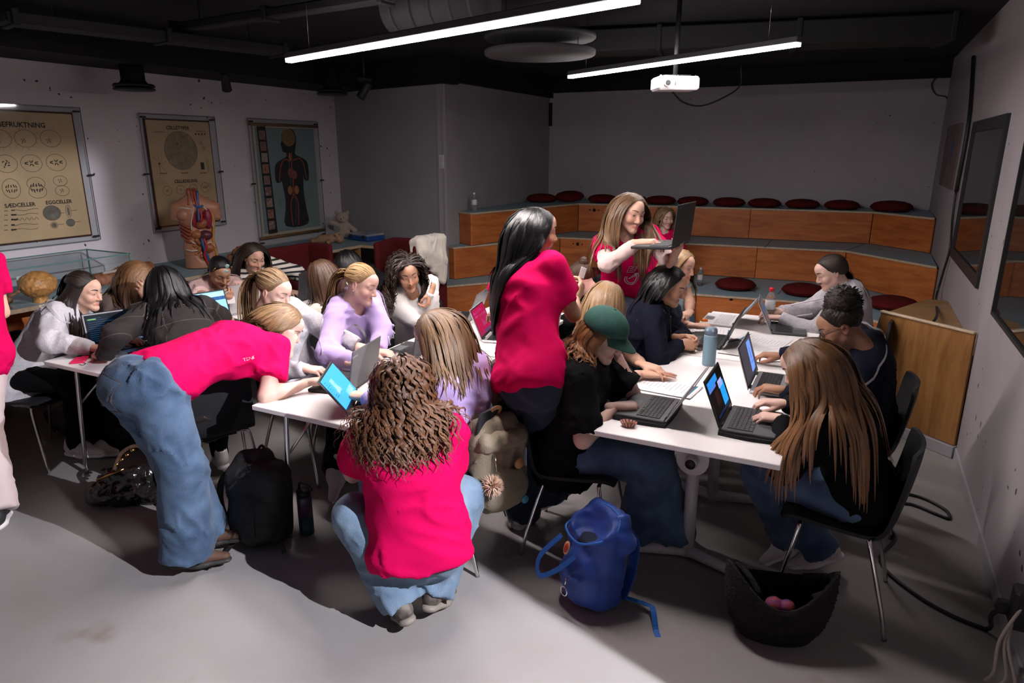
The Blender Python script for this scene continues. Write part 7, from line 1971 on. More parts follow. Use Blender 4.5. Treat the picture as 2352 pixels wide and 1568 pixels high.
def lanyard(R_, drop=.30, txt=True, m=None, w=.016, side=.05):
    """flat strap round the neck, pressed on the clothes"""
    T = R_.T; nk = R_.neck; f = R_.sf; sr = R_.sr; u = R_.u
    mb = MB(); m = m or mat('lanyard_white', (.66, .64, .66), .6)
    for sg in (-1, 1):
        pts = bez([nk - f * .065 + sr * sg * .012 + u * .02, nk - f * .03 + sr * sg * .07 + u * .0, nk + f * .06 + sr * sg * .075 - u * .05, nk + f * .2 + sr * sg * side - u * (drop * .55), nk + f * .25 + sr * sg * .006 - u * drop], 7)
        pts = np.array(pts); cen = nk - u * np.clip((nk - pts) @ u, 0, 1)[:, None]
        dirs = cen - pts; dirs /= np.linalg.norm(dirs, axis=1, keepdims=True)
        for _ in range(40):
            v = T.ev(pts); pts = pts + dirs * (np.clip(v - .013, -.02, .05) * .7)[:, None]
        tg = np.gradient(pts, axis=0); sd = np.cross(tg, dirs); sd /= np.linalg.norm(sd, axis=1, keepdims=True) + 1e-9
        mb.grid(np.stack([pts - sd * w / 2, pts + sd * w / 2], 1) - R_.org)
        if txt:
            for i0 in range(8, len(pts) - 3, 7):
                me = text_mesh('TENK', w * .8, 0, mat('lanyard_ink', (.03, .03, .035), .7), 'lettering')
                x = nrm(tg[i0]); z = -dirs[i0]; y = np.cross(z, x); o = pts[i0] - dirs[i0] * .0012 - R_.org
                me.transform(Matrix([[x[0], y[0], z[0], o[0]], [x[1], y[1], z[1], o[1]], [x[2], y[2], z[2], o[2]], [0, 0, 0, 1]]))
                link('lettering', me, R_.body)
    return mb.obj('lanyard', m, R_.body)
# ------------------------------------------------------------------ the people in the room
def H(px, py, z, f=None, p=(0, 0, -1), pose='relax', **k):
    d = dict(w=Zp(px, py, z), p=p, pose=pose); d.update(k)
    if f is not None: d['f'] = np.asarray(f, float)
    return d
def HW(w, f=None, p=(0, 0, -1), pose='relax', **k):
    d = dict(w=np.asarray(w, float), p=p, pose=pose); d.update(k)
    if f is not None: d['f'] = np.asarray(f, float)
    return d
SEAT = .555
sneak = dict(upper=mat('sneaker_white', (.56, .52, .51), .6, bump=.3, bscale=300), sole=M_sole, lace=M_sole)
dshoe = dict(upper=mat('sneaker_black', (.02, .02, .022), .6), sole=M_sole, lace=M_blk2)
slim = dict(mat=C_black, thigh=.088, knee=.064, hem=.050, name='trousers')
wide = dict(mat=C_jean, thigh=.100, knee=.092, hem=.115)
hood = dict(sleeve=2, loose=.034, hood=True, name='hoodie', sl=(.068, .062), cuff=.042, fa=.016)
sweat = dict(sleeve=2, loose=.036, name='sweater', sl=(.070, .064), cuff=.043, fa=.016)
def up_(d, **k): q = dict(d); q.update(k); return q
LONG = dict(part='mid', len=.46, w=.0095, n=700, vol=.014)

P = {}
# 1 person cut by the left edge
P[1] = person('person in pink tee and pale trousers cut off by the left picture edge', (-4.02, 1.78, .94), 200, (-4.12, 1.86, 1.58), hair=up_(LONG, n=300, len=.16), hcol='brown', skin='fair', top=dict(), bottom=dict(mat=C_pant, thigh=.10, knee=.085, hem=.085, name='trousers'),
   hands={'R': HW((-4.28, 1.92, 1.02), (-1, .2, .1), (0, -1, 0), pole=(.9, .1, -.5)), 'L': HW((-4.35, 1.8, 1.0), (-1, .3, .1), (0, 1, 0))},
   feet={'R': dict(a=Zp(-2, 1222, .10), toe=vdir(-45)), 'L': dict(a=Zp(-22, 1172, .10), toe=vdir(-60))}, shoe=dshoe, face=False, shw=.165)
# 2 light grey sweatshirt
P[2] = person('girl in light grey sweatshirt with a claw clip, seated at far left', (-4.60, 2.32, SEAT), 14, Zp(196, 668, 1.06), 22, 12, skin='fair', hcol='dark',
   hair=dict(part='none', gather=(0, -.098, .045), half=True, len=.50, tail=.42, ntail=170, n=800, w=.006, taildir=(0, -.6, -.8), bias=(0, -.3, 0)), top=up_(sweat, mat=C_greyl, hem=.17, loose=.045), bottom=slim, eyes=.35, gaze=(0, -.15),
   hands={'R': H(212, 798, .79, vdir(20), pose='relax'), 'L': HW((-4.02, 2.62, .79), vdir(5), pose='relax')}, shoe=sneak)
# 3 taupe sweater
P[3] = person('girl in taupe wool sweater, long blond hair over her face, behind the code laptop', (-4.72, 3.02, SEAT), 5, Zp(322, 640, 1.07), 12, 28, skin='fair', hcol='honey', hair=up_(LONG, len=.42, part='left', bias=(0, .1, 0), vol=.018), top=up_(sweat, mat=C_taupe, loose=.045), bottom=slim,
   hands={'L': H(345, 690, .98, (-.2, -.3, 1), (-1, .3, 0), 'cheek', pole=(.5, .4, -1)), 'R': HW((-4.1, 2.86, .79), vdir(-10))}, eyes=.3)
# 4 dark plaid shirt, from behind
P[4] = person('girl in dark plaid shirt with long black hair, her back to us', (-3.10, 2.42, SEAT), 150, Zp(378, 655, 1.13), 160, 25, skin='tan', hcol='black', hair=up_(LONG, len=.44, n=760, part='none', w=.011, vol=.02, wbias=(.25, -.2, 0), keepface=False), top=up_(sweat, mat=C_plaid, name='plaid_shirt', loose=.04), bottom=slim, face=False,
   hands={'L': H(238, 818, .785, vdir(165), pose='hold'), 'R': H(520, 738, .785, vdir(125), pose='type', pole=(.8, .6, -.6))}, shoe=sneak)
# 5 pale pink polo
P[5] = person('girl in pale pink polo with hair clips, looking down at a phone', (-4.82, 3.84, SEAT), -14, Zp(506, 624, 1.01), -22, 34, skin='tan', hcol='black', hair=dict(part='none', gather=(0, -.10, -.02), n=700, w=.006, vol=.006, tail=.2, ntail=60), top=dict(mat=C_pinkpolo, collar=True, name='polo_shirt'), bottom=slim, eyes=.28,
   hands={'R': H(530, 700, .86, vdir(10, .4), (0, .4, .9), 'hold', pole=(-.2, -.9, -.5)), 'L': H(550, 692, .87, vdir(-40, .4), (0, -.2, .9), 'hold', pole=(.3, .9, -.6))})
# 6 striped sweater
P[6] = person('dark haired girl in black and cream striped sweater by the felt booth', (-4.85, 4.42, SEAT), -6, Zp(584, 590, 1.07), -18, 24, skin='fair', hcol='dark', hair=up_(LONG, len=.44, part='mid', bias=(0, -.3, 0)), top=up_(sweat, mat=C_stripe), bottom=slim, eyes=.32,
   hands={'R': HW((-4.2, 4.2, .79), vdir(-5), pose='type'), 'L': HW((-4.25, 4.55, .79), vdir(-5), pose='type')})
# 7 grey hoodie behind the bending girl
P[7] = person('girl in grey hoodie with a mint scrunchie, half hidden by the bending girl', (-2.93, 2.98, SEAT), 2, Zp(632, 668, 1.15), 6, 22, skin='pale', hcol='dblond', hair=dict(part='none', gather=(0, -.105, .035), tail=.40, ntail=170, n=760, w=.0055, wt=.008, taildir=(0, -1, 0)), top=up_(hood, mat=C_grey), bottom=dict(mat=C_jeanl),
   hands={'R': H(700, 845, .79, vdir(10), pose='relax'), 'L': HW((-2.45, 3.05, .79), vdir(-15), pose='type')}, eyes=.35)
# 8 cream cable knit
P[8] = person('brown haired girl in cream cable knit, turned away behind the lilac hoodie', (-3.06, 3.66, SEAT), 168, Zp(738, 636, 1.10), 176, 18, skin='pale', hcol='brown', hair=up_(LONG, len=.36, part='none', keepface=False), top=up_(sweat, mat=C_cream, fa=.02, wl=.05), bottom=slim,
   hands={'L': H(640, 702, .79, vdir(170), pose='type'), 'R': HW((-3.55, 3.75, .79), vdir(175), pose='type')}, face=True, eyes=.4)
# 9 dark head further back
P[9] = person('black haired girl whose head shows between cream knit and lilac hoodie', (-3.12, 4.38, SEAT), 170, Zp(796, 608, 1.05), 160, 20, skin='tan', hcol='black', hair=up_(LONG, len=.28, part='none', keepface=False, n=520), top=up_(sweat, mat=C_black), bottom=slim, face=False,
   hands={'L': HW((-3.6, 4.25, .79), vdir(175), pose='type'), 'R': HW((-3.6, 4.5, .79), vdir(175), pose='type')})
# 10 lilac hoodie, blond ponytail
P[10] = person('blond girl with ponytail in open lilac hoodie, eyes lowered', (-2.86, 3.36, SEAT), 0, Zp(832, 652, 1.15), 8, 20, hroll=-4, skin='pale', hcol='blond', hair=dict(part='none', gather=(0, -.105, .02), tail=.42, ntail=170, n=800, w=.0055, wt=.008, vol=.007, taildir=(0, -1, -.1)), top=up_(hood, mat=C_lilac), bottom=slim, eyes=.18,
   hands={'R': H(815, 832, .80, vdir(40), pose='relax', pole=(-.3, -.9, -.6)), 'L': H(868, 806, .80, vdir(-5), pose='type', pole=(.3, .9, -.6))},
   feet={'R': dict(a=Zp(752, 1140, .17), toe=vdir(-75, -.9), up=(-.5, -.7, .5), pole=(.8, -.3, .6)), 'L': dict(a=(-2.25, 3.2, .10), toe=vdir(-30))}, shoe=up_(sneak, sock=C_sky))
# 11 curly hair, white sweater
P[11] = person('girl with big dark curls in white sweater, glancing sideways', (-2.88, 4.16, SEAT), -20, Zp(936, 628, 1.11), -44, 16, hroll=8, skin='tan', hcol='dark', hair=dict(part='left', len=.36, n=900, w=.0055, vol=.055, curl=(.011, .052), steps=23, vary=.35, grad=(.9, 2.0), bias=(0, 0, 0), kf=1.22), top=up_(sweat, mat=C_white, loose=.05), bottom=slim, eyes=.55, gaze=(-.35, 0),
   hands={'L': H(992, 668, 1.0, (-.15, -.25, -1), (-.8, -.2, .2), 'hold', pole=(.3, -.5, -1)), 'R': HW((-2.40, 3.92, .79), vdir(-20))})
# 12 bending over the table
P[12] = person('girl in pink tee and blue jeans bending over the table, chin on her hand', Zp(342, 885, .93), 50, Zp(652, 748, 1.03), 22, 34, skin='pale', hcol='dblond', hair=dict(part='mid', len=.34, n=820, w=.0075, vol=.014, bias=(0, -.75, 0), hl=-.05), top=dict(hem=.02, loose=.03, fa=.015, wl=.14, sl=(.068, .078)), bottom=up_(wide, thigh=.104, knee=.102, hem=.118, fa=.015), eyes=.3,
   hands={'R': H(716, 876, .795, vdir(48), (0, 0, -1), 'type', pole=(.3, -1, -1)), 'L': H(662, 800, .93, (-.05, .1, 1), (-.4, .5, .1), 'fist', pole=(.4, .3, -1))},
   feet={'R': dict(a=Zp(432, 1268, .10), toe=vdir(35)), 'L': dict(a=Zp(470, 1225, .10), toe=vdir(30))}, shoe=dict(upper=mat('clog_brown', (.09, .045, .028), .7), sole=M_soleb, laces=False), res=.0105, bow=.03, girth=1.05, s=1.0)
# 13 lilac hoodie facing left
P[13] = person('long haired girl in lilac hoodie with a backpack on her chair', (-1.60, 2.63, SEAT), 186, Zp(1004, 768, 1.10), 196, 36, skin='fair', hcol='lbrown', hair=up_(LONG, len=.36, part='mid', n=760, wbias=(.1, -.15, 0)), top=up_(hood, mat=C_lilac, loose=.042), bottom=dict(mat=C_jeanl), eyes=.3,
   hands={'L': HW((-1.98, 2.42, .80), vdir(170), pose='type'), 'R': HW((-1.98, 2.78, .80), vdir(180), pose='type')},
   feet={'L': dict(a=(-1.92, 2.42, .10), toe=vdir(185)), 'R': dict(a=(-1.95, 2.72, .10), toe=vdir(180))}, shoe=sneak)
# 14 crouching
P[14] = person('curly haired girl in pink tee and jeans crouching with her back to us', Zp(962, 1235, .36), 118, Zp(923, 893, .985), 135, 12, skin='pale', hcol='curlb', hair=dict(part='none', len=.36, n=1050, w=.0068, vol=.050, curl=(.011, .075), steps=23, vary=.35, keepface=False, grad=(.8, 1.5), bias=(0, -.1, 0)), top=dict(hem=.07, loose=.042, fa=.015, wl=.15, flare=.02, sl=(.070, .080)), bottom=dict(mat=C_jeanl, thigh=.108, knee=.088, hem=.085, fa=.014), face=False,
   hands={'L': HW((-1.80, 2.34, .66), vdir(110), pose='relax', pole=(-.6, -.6, -1)), 'R': HW((-1.58, 2.42, .66), vdir(110), pose='relax', pole=(.3, -.4, -1))},
   feet={'L': dict(a=Zp(915, 1375, .12), toe=vdir(140, -.35), up=(.1, -.3, 1), knee=Zp(815, 1185, .44)), 'R': dict(a=Zp(1005, 1345, .12), toe=vdir(95, -.4), up=(0, -.3, 1), knee=Zp(1065, 1140, .45))},
   shoe=dict(upper=mat('sneaker_mottled', (.17, .14, .12), .7, var=.75, vscale=22), sole=mat('sole_khaki', (.22, .19, .16), .6), lace=M_blk2), girth=1.12, shw=.172, res=.0105)
# 15 standing, black hair
P[15] = person('standing girl in pink tee with waist long black hair, back to us', Zp(1222, 862, .92), 66, Zp(1232, 532, 1.555), 44, 6, skin='tan', hcol='black', hair=up_(LONG, len=.66, n=900, w=.011, vol=.024, part='mid', bias=(0, -.05, 0), steps=15, pullk=3.5, pullb=.11), top=dict(hem=.055, loose=.034, fa=.018, wl=.13, sl=(.066, .078)), bottom=dict(mat=C_jeand, thigh=.10, knee=.085, hem=.105), eyes=.5,
   hands={'R': H(1322, 686, 1.20, (.1, .75, .65), (-.8, .2, .2), 'hold', pole=(.6, -.7, -.9)), 'L': H(1142, 778, .80, vdir(150), pose='type', pole=(-.6, -.8, 0))},
   feet={'L': dict(a=Zp(1200, 1165, .09), toe=vdir(95)), 'R': dict(a=Zp(1262, 1150, .09), toe=vdir(70))}, shoe=dict(upper=C_white, sole=M_sole), s=1.0, shw=.148)
# 16 standing with laptop
P[16] = person('smiling girl with long hair and pink tee, holding up an open laptop', (-1.36, 4.52, .93), -48, Zp(1449, 487, 1.555), -38, 14, hroll=-6, skin='fair', hcol='lbrown', hair=up_(LONG, len=.56, n=800, w=.009, part='mid', bias=(0, .05, 0), grad=(.8, 1.15), steps=13), top=dict(hem=.12, loose=.03, fa=.016, under=C_beige), bottom=dict(mat=C_jeand), eyes=.42, gaze=(.25, -.1), brow=.002,
   hands={'R': HW(Dp(1468, 556, 4.08), (.95, .05, .12), (0, 0, -1), 'type', pole=(-.7, -.6, -.9)), 'L': HW(Dp(1545, 596, 4.05), (.35, -.1, .7), (-.3, .1, .9), 'relax', pole=(.8, -.2, -1))}, s=1.0)
# 17 on the tier behind the laptop
P[17] = person('girl with wavy blond hair in pink tee on the tier behind the raised laptop', (-1.98, 7.86, .50), -58, Zp(1530, 500, 1.18), -52, 8, skin='pale', hcol='dblond', hair=dict(part='left', len=.34, n=620, w=.008, vol=.03, curl=(.012, .07), steps=14, grad=(.8, 1.5)), top=dict(), bottom=dict(mat=C_jean), eyes=.6, res=.015,
   feet={'R': dict(a=(-1.72, 7.35, .10), toe=vdir(-60)), 'L': dict(a=(-1.55, 7.4, .10), toe=vdir(-50))}, shoe=sneak)
# 18 brown bun, dark top
P[18] = person('girl with a messy brown bun and dark top, face lowered behind a hand', (-1.66, 4.88, SEAT), 178, Zp(1332, 642, 1.03), 190, 34, skin='pale', hcol='brown', hair=dict(part='none', gather=(0, -.07, .085), bun=.036, nbun=120, n=650, w=.006, vol=.006, wt=.006), top=up_(sweat, mat=C_black), bottom=slim, eyes=.3,
   hands={'L': HW((-2.1, 4.6, .8), vdir(180)), 'R': HW((-2.1, 4.85, .8), vdir(185))}, res=.014)
# 19 yellow tee from behind
P[19] = person('blond girl in mustard yellow tee, seen from behind the green cap', (-1.24, 3.52, SEAT), 22, Zp(1396, 694, 1.10), 70, 18, skin='fair', hcol='dblond', hair=up_(LONG, len=.40, n=760, part='none', keepface=False, wbias=(0, -.1, 0), grad=(1.2, 1.0)), top=dict(mat=C_yellow, loose=.03, name='yellow_tee'), bottom=dict(mat=C_jeanl), face=False,
   hands={'R': H(1478, 858, .775, vdir(25), pose='flat', pole=(-.2, -.9, -.6)), 'L': H(1480, 838, .80, vdir(-20), pose='relax', pole=(.2, .9, -.6))}, shoe=sneak)
# 20 navy hoodie, smiling
P[20] = person('smiling black haired girl in navy hoodie with clasped hands', (-1.16, 4.06, SEAT), 12, Zp(1538, 655, 1.14), -4, 20, hroll=6, skin='tan', hcol='black', hair=up_(LONG, len=.44, n=640, part='mid', bias=(0, -.05, 0), pullk=3., pullb=.06), top=up_(hood, mat=C_navy), bottom=slim, eyes=.4, gaze=(.1, -.1),
   hands={'R': H(1560, 790, .80, vdir(30), (.3, .6, -.3), 'hold', pole=(-.1, -.9, -.5)), 'L': H(1562, 776, .81, vdir(-5), (.0, -.8, -.2), 'hold', pole=(.2, .9, -.6))})
# 21 sky blue top
P[21] = person('blond girl in pale blue top with folded arms at the far table', (-1.14, 5.02, SEAT), -12, Zp(1566, 610, 1.12), -22, 12, skin='fair', hcol='blond', hair=up_(LONG, len=.40, part='mid', n=640), top=dict(mat=C_sky, sleeve=.25, loose=.02, name='blue_top'), bottom=dict(mat=C_jean), eyes=.35,
   hands={'R': H(1598, 748, .79, vdir(30), pose='relax', pole=(-.1, -.9, -.6)), 'L': H(1584, 736, .82, vdir(-100), pose='relax', pole=(.8, .5, -.7))})
# 22 green cap
P[22] = person('person in green cap and black tee resting chin on one hand', (-1.14, 2.93, SEAT), 8, Zp(1386, 770, 1.10), -2, 26, skin='pale', hcol='ginger', hair=dict(part='none', len=.21, n=620, w=.0065, vol=.020, curl=(.011, .07), steps=13, keepface=True, grad=(.9, 1.6), maxz=.050), top=dict(mat=C_black, loose=.05, hem=.20, fa=.016, sleeve=.85, sl=(.074, .088), name='black_tee'), bottom=up_(wide, mat=C_jean, thigh=.10, knee=.088, hem=.10), eyes=.3,
   hands={'R': H(1416, 932, .785, vdir(40), (0, 0, -1), 'hold', pole=(-.5, -1, -.8)), 'L': H(1418, 812, .965, (-.1, -.1, 1), (-.9, .0, .2), 'fist', pole=(.6, .2, -1))},
   feet={'R': dict(a=Zp(1462, 1212, .10), toe=vdir(0)), 'L': dict(a=(-.62, 3.06, .10), toe=vdir(-10))}, shoe=dict(upper=mat('sneaker_grey', (.22, .20, .185), .7, var=.5, vscale=20), sole=M_sole, sock=C_sock), girth=1.1, shw=.17)
# 23 grey hoodie far right
P[23] = person('girl in grey hoodie with a dark braid near the plywood screen', (.08, 5.32, SEAT), 186, Zp(1908, 624, 1.12), 200, 26, skin='pale', hcol='dark', hair=dict(part='mid', gather=(0, -.10, -.05), tail=.30, ntail=90, n=760, w=.0055, wt=.008, vol=.006, taildir=(.2, -.6, -1), tailvol=.012), top=up_(hood, mat=C_grey, loose=.045), bottom=slim, eyes=.3,
   hands={'R': HW((-.42, 5.22, .80), vdir(185), pose='type'), 'L': HW((-.40, 5.0, .80), vdir(180), pose='type')})
# 24 curly updo, navy hoodie
P[24] = person('person with curly dark updo, glasses and a white lanyard over navy hoodie', (.16, 3.88, SEAT), 182, Zp(1930, 748, 1.10), 188, 32, skin='brown', hcol='dark', hair=dict(part='none', gather=(0, -.06, .085), bun=.080, bunc=(.0, -.060, .105), nbun=900, n=620, w=.0055, wt=.0042, vol=.010, curl=(.010, .030), curl0=.02, steps=15, grad=(.8, 1.2)), top=up_(hood, mat=C_navy), bottom=slim, eyes=.3,
   hands={'R': HW((-.30, 4.02, .80), vdir(185), pose='type'), 'L': H(1800, 895, .80, vdir(175), pose='type')})
# 25 long hair, black top
P[25] = person('girl with very long honey hair and black top, typing on the nearest laptop', (.13, 3.02, SEAT), 178, Zp(1856, 842, 1.07), 176, 30, skin='pale', hcol='honey', hair=up_(LONG, len=.64, n=950, w=.0095, part='mid', vol=.026, bias=(0, -.12, 0), steps=15, grad=(.7, 1.8), keepface=False), top=up_(sweat, mat=C_black, loose=.03), bottom=dict(mat=C_jean, thigh=.098, knee=.080, hem=.085), eyes=.3,
   hands={'L': H(1800, 962, .80, vdir(178), pose='type', pole=(.2, -.9, -.7)), 'R': HW((-.20, 3.22, .80), vdir(190), pose='type')},
   feet={'L': dict(a=Zp(1808, 1225, .16), toe=vdir(205, -.75), up=(-.4, -.1, .8), pole=vdir(178, .5)), 'R': dict(a=(.02, 3.20, .13), toe=vdir(190, -.5), up=(-.3, 0, 1))}, shoe=sneak)

# ------------------------------------------------------------------ chairs under the sitters
for k, lab in ((2, 'dark chair of the girl in light grey, at the far left'), (3, 'dark chair under the girl in taupe wool'), (4, 'dark chair under the girl in plaid'), (5, 'dark chair under the girl in pale pink polo'),
        (6, 'dark chair under the girl in stripes'), (7, 'dark chair behind the bending girl\'s hip'), (8, 'dark chair under the girl in cream knit'), (9, 'dark chair under the black haired girl at the back'), (10, 'dark chair showing between grey hoodie and lilac hoodie'), (11, 'dark chair under the girl with big curls'),
        (13, 'dark chair carrying the olive backpack'), (22, 'dark chair under the person in the green cap'), (19, 'dark chair under the girl in yellow'), (20, 'dark chair under the smiling girl in navy'), (21, 'dark chair under the girl in pale blue'), (23, 'dark chair under the girl in the grey hoodie'),
        (24, 'dark chair back behind the person with the lanyard'), (25, 'dark chair with chrome legs under the girl with very long hair'), (18, 'dark chair under the girl with the messy bun')):
    q = P[k]; a = math.atan2(q.f[1], q.f[0]); c = q.pelvis + .05 * np.array((math.cos(a), math.sin(a), 0))
    chair(c[0], c[1], math.degrees(a), lab)
chair(-2.42, 5.08, -75, 'empty grey chair at the far end behind the open laptops', True)

# ------------------------------------------------------------------ finishing touches on people
# the held laptop lies on her hands
hl.location = tuple(Dp(1562, 566, 3.99)); hl.rotation_euler = (math.radians(3), 0, math.radians(176 + 90))
def sub(R_, mb, name, m): return mb.obj(name, m, R_.body)
def hloc(R_, V): return np.asarray(V, float) * R_.hs @ R_.HR.T + R_.head - R_.org
# green cap
q = P[22]; M_cap = mat('cap_green', (.020, .085, .068), .85, var=.25, vscale=25, bump=.12, bscale=900)
C_ = Fld(.015); cu = np.array((0, -.010, .048))
C_.ell(cu, np.eye(3), (.094, .113, .090), clips=[((0, 0, .034), (0, .10, -1))]); V, F = C_.mesh(.0055, 1)
cap = link('cap', fast_mesh('cap', hloc(q, V), F, [M_cap]), q.body)
g = []
for i_, v in enumerate(np.linspace(0, 1, 9)):
    g.append([(math.sin(t) * (.084 + .004 * v), math.cos(t) * (.092 + .078 * v * math.cos(t * .75)) , .046 - .026 * v + .018 * math.cos(t * 1.2) * (1 - .3 * v) - .018) for t in np.linspace(-1.15, 1.15, 17)])
g = np.array(g); m = MB(); m.grid(hloc(q, g.reshape(-1, 3)).reshape(g.shape)); g2 = g - np.array((0, 0, .004)); m.grid(hloc(q, g2.reshape(-1, 3)).reshape(g.shape)[:, ::-1]); m.grid(hloc(q, np.array([g[-1], g2[-1]]).reshape(-1, 3)).reshape(2, 17, 3)); m.obj('brim', M_cap, cap)
MB().lathe([(0, -.004), (.007, 0), (.005, .004), (0, .005)], n=10, c=hloc(q, (0, -.010, .137))).obj('button', M_cap, cap)
for k in range(6):
    a = k * math.pi / 3 + .5; m = MB(); m.tube(bez([hloc(q, cu + np.array((math.sin(a) * math.sin(t) * .0915, math.cos(a) * math.sin(t) * .1095, math.cos(t) * .0895))) for t in (.08, .5, 1., 1.5)], 5), .0012, 5); m.obj('seam', M_cap, cap)
    d = np.array((math.sin(a + .5) * .75, math.cos(a + .5) * .75, .66)); MB().lathe([(0, -.003), (.004, 0), (0, .003)], n=8, c=hloc(q, cu + d * np.array((.091, .109, .089)))).obj('eyelet', mat('cap_thread', (.05, .15, .12), .7), cap)
me = text_mesh('sup', .030, 0, mat('cap_letters', (.45, .50, .48), .7), 'lettering', bold=.0005); n = len(me.vertices); co = np.zeros(n * 3, np.float32); me.vertices.foreach_get('co', co); co = co.reshape(-1, 3)
az = co[:, 0] / .105 + .25; el = .35 + co[:, 1] / .10; L_ = cu + np.stack([np.sin(az) * np.cos(el) * .0925, np.cos(az) * np.cos(el) * .1105, np.sin(el) * .0905], 1); me.vertices.foreach_set('co', hloc(q, L_).astype(np.float32).ravel()); link('lettering', me, cap)
# glasses and lanyards
q = P[24]; m = MB(); gl = mat('glasses_black', (.01, .01, .011), .35)
for s in (-1, 1):
    m.tube([hloc(q, (s * .033 + .024 * math.cos(t), .096 - .012 * abs(math.cos(t)) * (1 if s * math.cos(t) > 0 else 0), .002 + .019 * math.sin(t))) for t in np.linspace(0, 6.283, 21)[:-1]], .0018, 6, closed=True); m.tube([hloc(q, (s * .057, .085, .006)), hloc(q, (s * .076, .02, .008)), hloc(q, (s * .079, -.02, .0))], .0018, 5)
m.tube([hloc(q, (-.009, .098, .005)), hloc(q, (.009, .098, .005))], .0016, 5); m.obj('glasses', gl, q.body)
for k in (24, 10, 5, 2): lanyard(P[k], .30 if k != 24 else .26)
# hair ties, clips, earrings
MB().lathe([(.016, -.012), (.021, 0), (.016, .012)], n=14, c=hloc(P[7], (0, -.108, .035)), R=P[7].HR @ rotm(math.pi / 2, 0, 0)).obj('scrunchie', mat('mint', (.30, .55, .47), .8), P[7].body)
MB().lathe([(.012, -.010), (.016, 0), (.012, .010)], n=14, c=hloc(P[10], (0, -.108, .02)), R=P[10].HR @ rotm(math.pi / 2, 0, 0)).obj('hair_tie', mat('tie_violet', (.16, .12, .42), .8), P[10].body)
m = MB(); m.tube(bez([hloc(P[2], p_) for p_ in ((0, -.105, .075), (.0, -.135, .070), (0, -.14, .04), (0, -.115, .025))], 5), .006, 6); m.tube(bez([hloc(P[2], p_) for p_ in ((.02, -.105, .07), (.03, -.12, .045), (.02, -.105, .02))], 5), .006, 6); m.obj('claw_clip', M_blk2, P[2].body)
for (k_, x_, z_) in ((0, .0, .10), (1, .012, .075)):
    F_ = Fld(.004)
    for t in range(5): F_.ball(hloc(P[5], (x_ - .02 + .010 * math.cos(t * 1.26), .055 + .02 * k_ + .004, z_ + .008 + .010 * math.sin(t * 1.26) - .012 * k_)), .009)
    fobj('hair_clip', F_, .004, mat('clip_aqua', (.30, .50, .50), .4), P[5].body)
for s in (-1, 1): m = MB(); m.tube([hloc(P[5], (s * .062, .045, .085)), hloc(P[5], (s * .07, .03, .05))], .003, 5); m.obj('hair_slide', mat('clip_yellow', (.55, .40, .03), .4), P[5].body)
for k in (10, 23):
    for s in (-1, 1): MB().lathe([(0, -.004), (.004, 0), (0, .004)], n=8, c=hloc(P[k], (s * .082, -.004, -.036))).obj('earring', mat('pearl', (.7, .66, .6), .2), P[k].body)
# prints on clothes
M_prt = mat('print_white', (.66, .52, .56), .7)
q = P[16]; c = q.sp(.52) + q.f * .4; cs = [(.045 * math.cos(t), .045 * math.sin(t) - .03) for t in np.linspace(2.6, 6.8, 16)]
st = [cs, [(x * .72, y * .8 - .005) for x, y in cs], [(-.03, .05), (.02, .07), (.035, .03), (-.015, .012), (-.03, .05)], [(-.012, .045), (.016, .054)], [(-.01, .03), (.02, .04)]] + [[(-.04 + .008 * k, -.01 + .012 * math.sin(k)), (-.02 + .008 * k, -.03)] for k in range(6)]
sub(q, lines_on(q.T, c - q.org * 0, -q.f, q.sr * -1 if False else q.sr, q.u, [[np.array(p_) * 1.1 for p_ in s_] for s_ in st], .006), 'shirt_print', M_prt).location = tuple(-q.org)
q = P[19]; text_on(q.T, 'Fly', .075, q.sp(.62) + q.f * .4, -q.f, q.sr * -1, q.u, mat('print_black', (.012, .012, .012), .8), q.body, q.org, bold=.002); text_on(q.T, 'Saint', .085, q.sp(.42) + q.f * .4, -q.f, q.sr * -1, q.u, MATS['print_black'], q.body, q.org, bold=.002)
q = P[12]; text_on(q.T, 'TENK', .022, q.sp(.62) + q.sr * .4 - q.f * -.02, -q.sr, q.u, -q.f, M_prt, q.body, q.org)
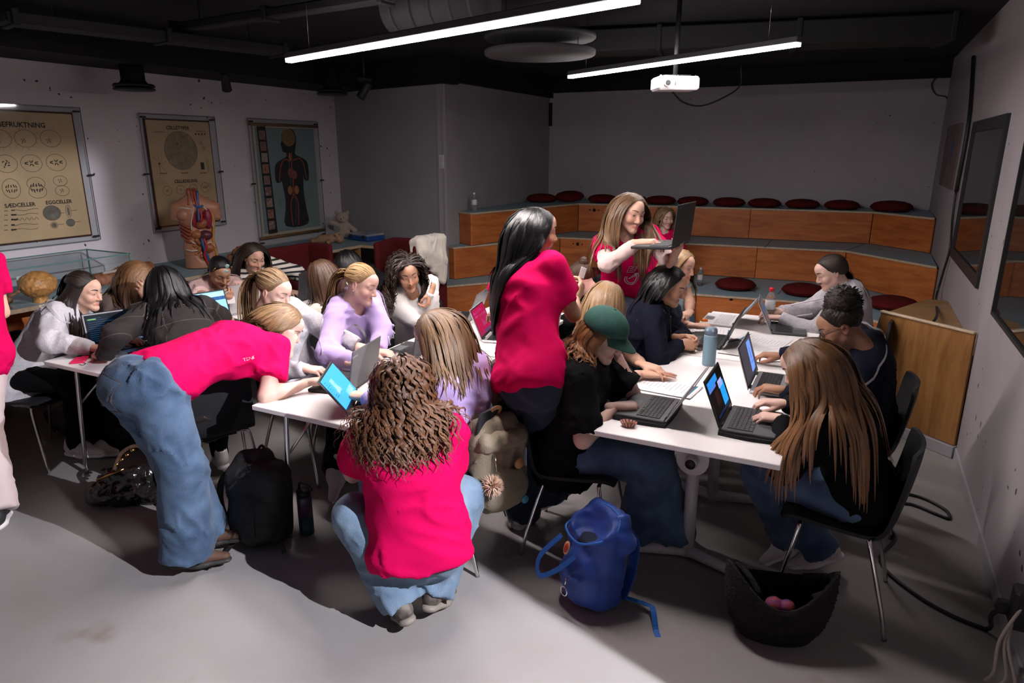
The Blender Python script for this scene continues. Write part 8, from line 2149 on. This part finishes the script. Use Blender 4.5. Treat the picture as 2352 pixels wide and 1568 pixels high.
# jeans: back pockets, seams, waistband
M_thr = mat('jean_thread', (.12, .10, .10), .8); M_jp = mat('jean_pocket', (.115, .17, .255), .8, var=.3, vscale=9, bump=.3, bscale=260)
def pockets(q, back, vup, dz, sides=(-1, 1)):
    back = nrm(back); vup = nrm(np.asarray(vup, float) - back * np.dot(vup, back)); rr = np.cross(vup, back)
    for s in sides:
        c = q.pelvis + back * .4 + rr * s * .085 + vup * dz
        g = patch_mesh(q.PF, c, -back, rr, vup, lambda a, b: (a * .062, b * .068 - (.016 * (1 - abs(a)) if b < -.8 else 0)), 10, 12, .004); m = MB(); m.grid(g - q.org); m.obj('back_pocket', M_jp, q.trousers)
        out = [(-.062, .068), (.062, .068), (.062, -.066), (.0, -.084), (-.062, -.066), (-.062, .068)]
        pts = [np.array(out[i]) * (1 - t) + np.array(out[i + 1]) * t for i in range(5) for t in np.linspace(0, .9, 5)]
        o_ = lines_on(q.PF, c, -back, rr, vup, [pts], .0032, .007).obj('stitching', M_thr, q.trousers); o_.location = tuple(-q.org)
pockets(P[12], vdir(222, .25), (.25, .25, 1), -.02); pockets(P[14], vdir(-62, .2), (0, 0, 1), -.02)
# phone in her hands, card in the standing girl's hand, white lid edge beside her
w1, w2 = P[5].arms['R'][2], P[5].arms['L'][2]; c = (w1 + w2) / 2 + np.array((.06, -.05, .02)); e = MB().box((0, 0, 0), (.072, .15, .009), bev=.003).obj('phone', mat('phone_white', (.6, .58, .58), .4), loc=tuple(c), rot=(.5, 0, .9)); prop(e, 'pale phone held by the girl in pale pink polo', 'phone')
w1 = P[15].arms['R'][2]; e = MB().box((0, 0, 0), (.03, .004, .06), bev=.001).obj('name_card', M_paperw, loc=tuple(w1 + np.array((.0, .09, .12))), rot=(.2, .3, .2)); prop(e, 'small white card between the standing girl\'s fingers', 'card')
e = MB().box((0, 0, 0), (.012, .22, .31), bev=.003).obj('white_folder', M_paperw, loc=tuple(P[15].arms['R'][2] + np.array((-.075, -.02, .0))), rot=(-.25, .12, .25)); prop(e, 'white folder held upright in front of the standing girl', 'folder')
# drawstrings of the hoodies
for k, L_ in ((10, .10), (7, .10), (20, .12), (23, .11)):
    q = P[k]
    for s in (-1, 1):
        pts = q.neck + q.sr * s * .055 + q.f * .35 - q.u * np.linspace(.05, .05 + L_, 12)[:, None] + q.sr * s * .012 * np.sin(np.linspace(0, 4, 12))[:, None]
        X_ = project(q.T, pts, -q.f) + q.f * .008; MB().tube(X_ - q.org, .0045, 6).obj('drawstring', mat('cord_pale', (.60, .56, .62), .8) if k != 20 else M_blk2, q.body)
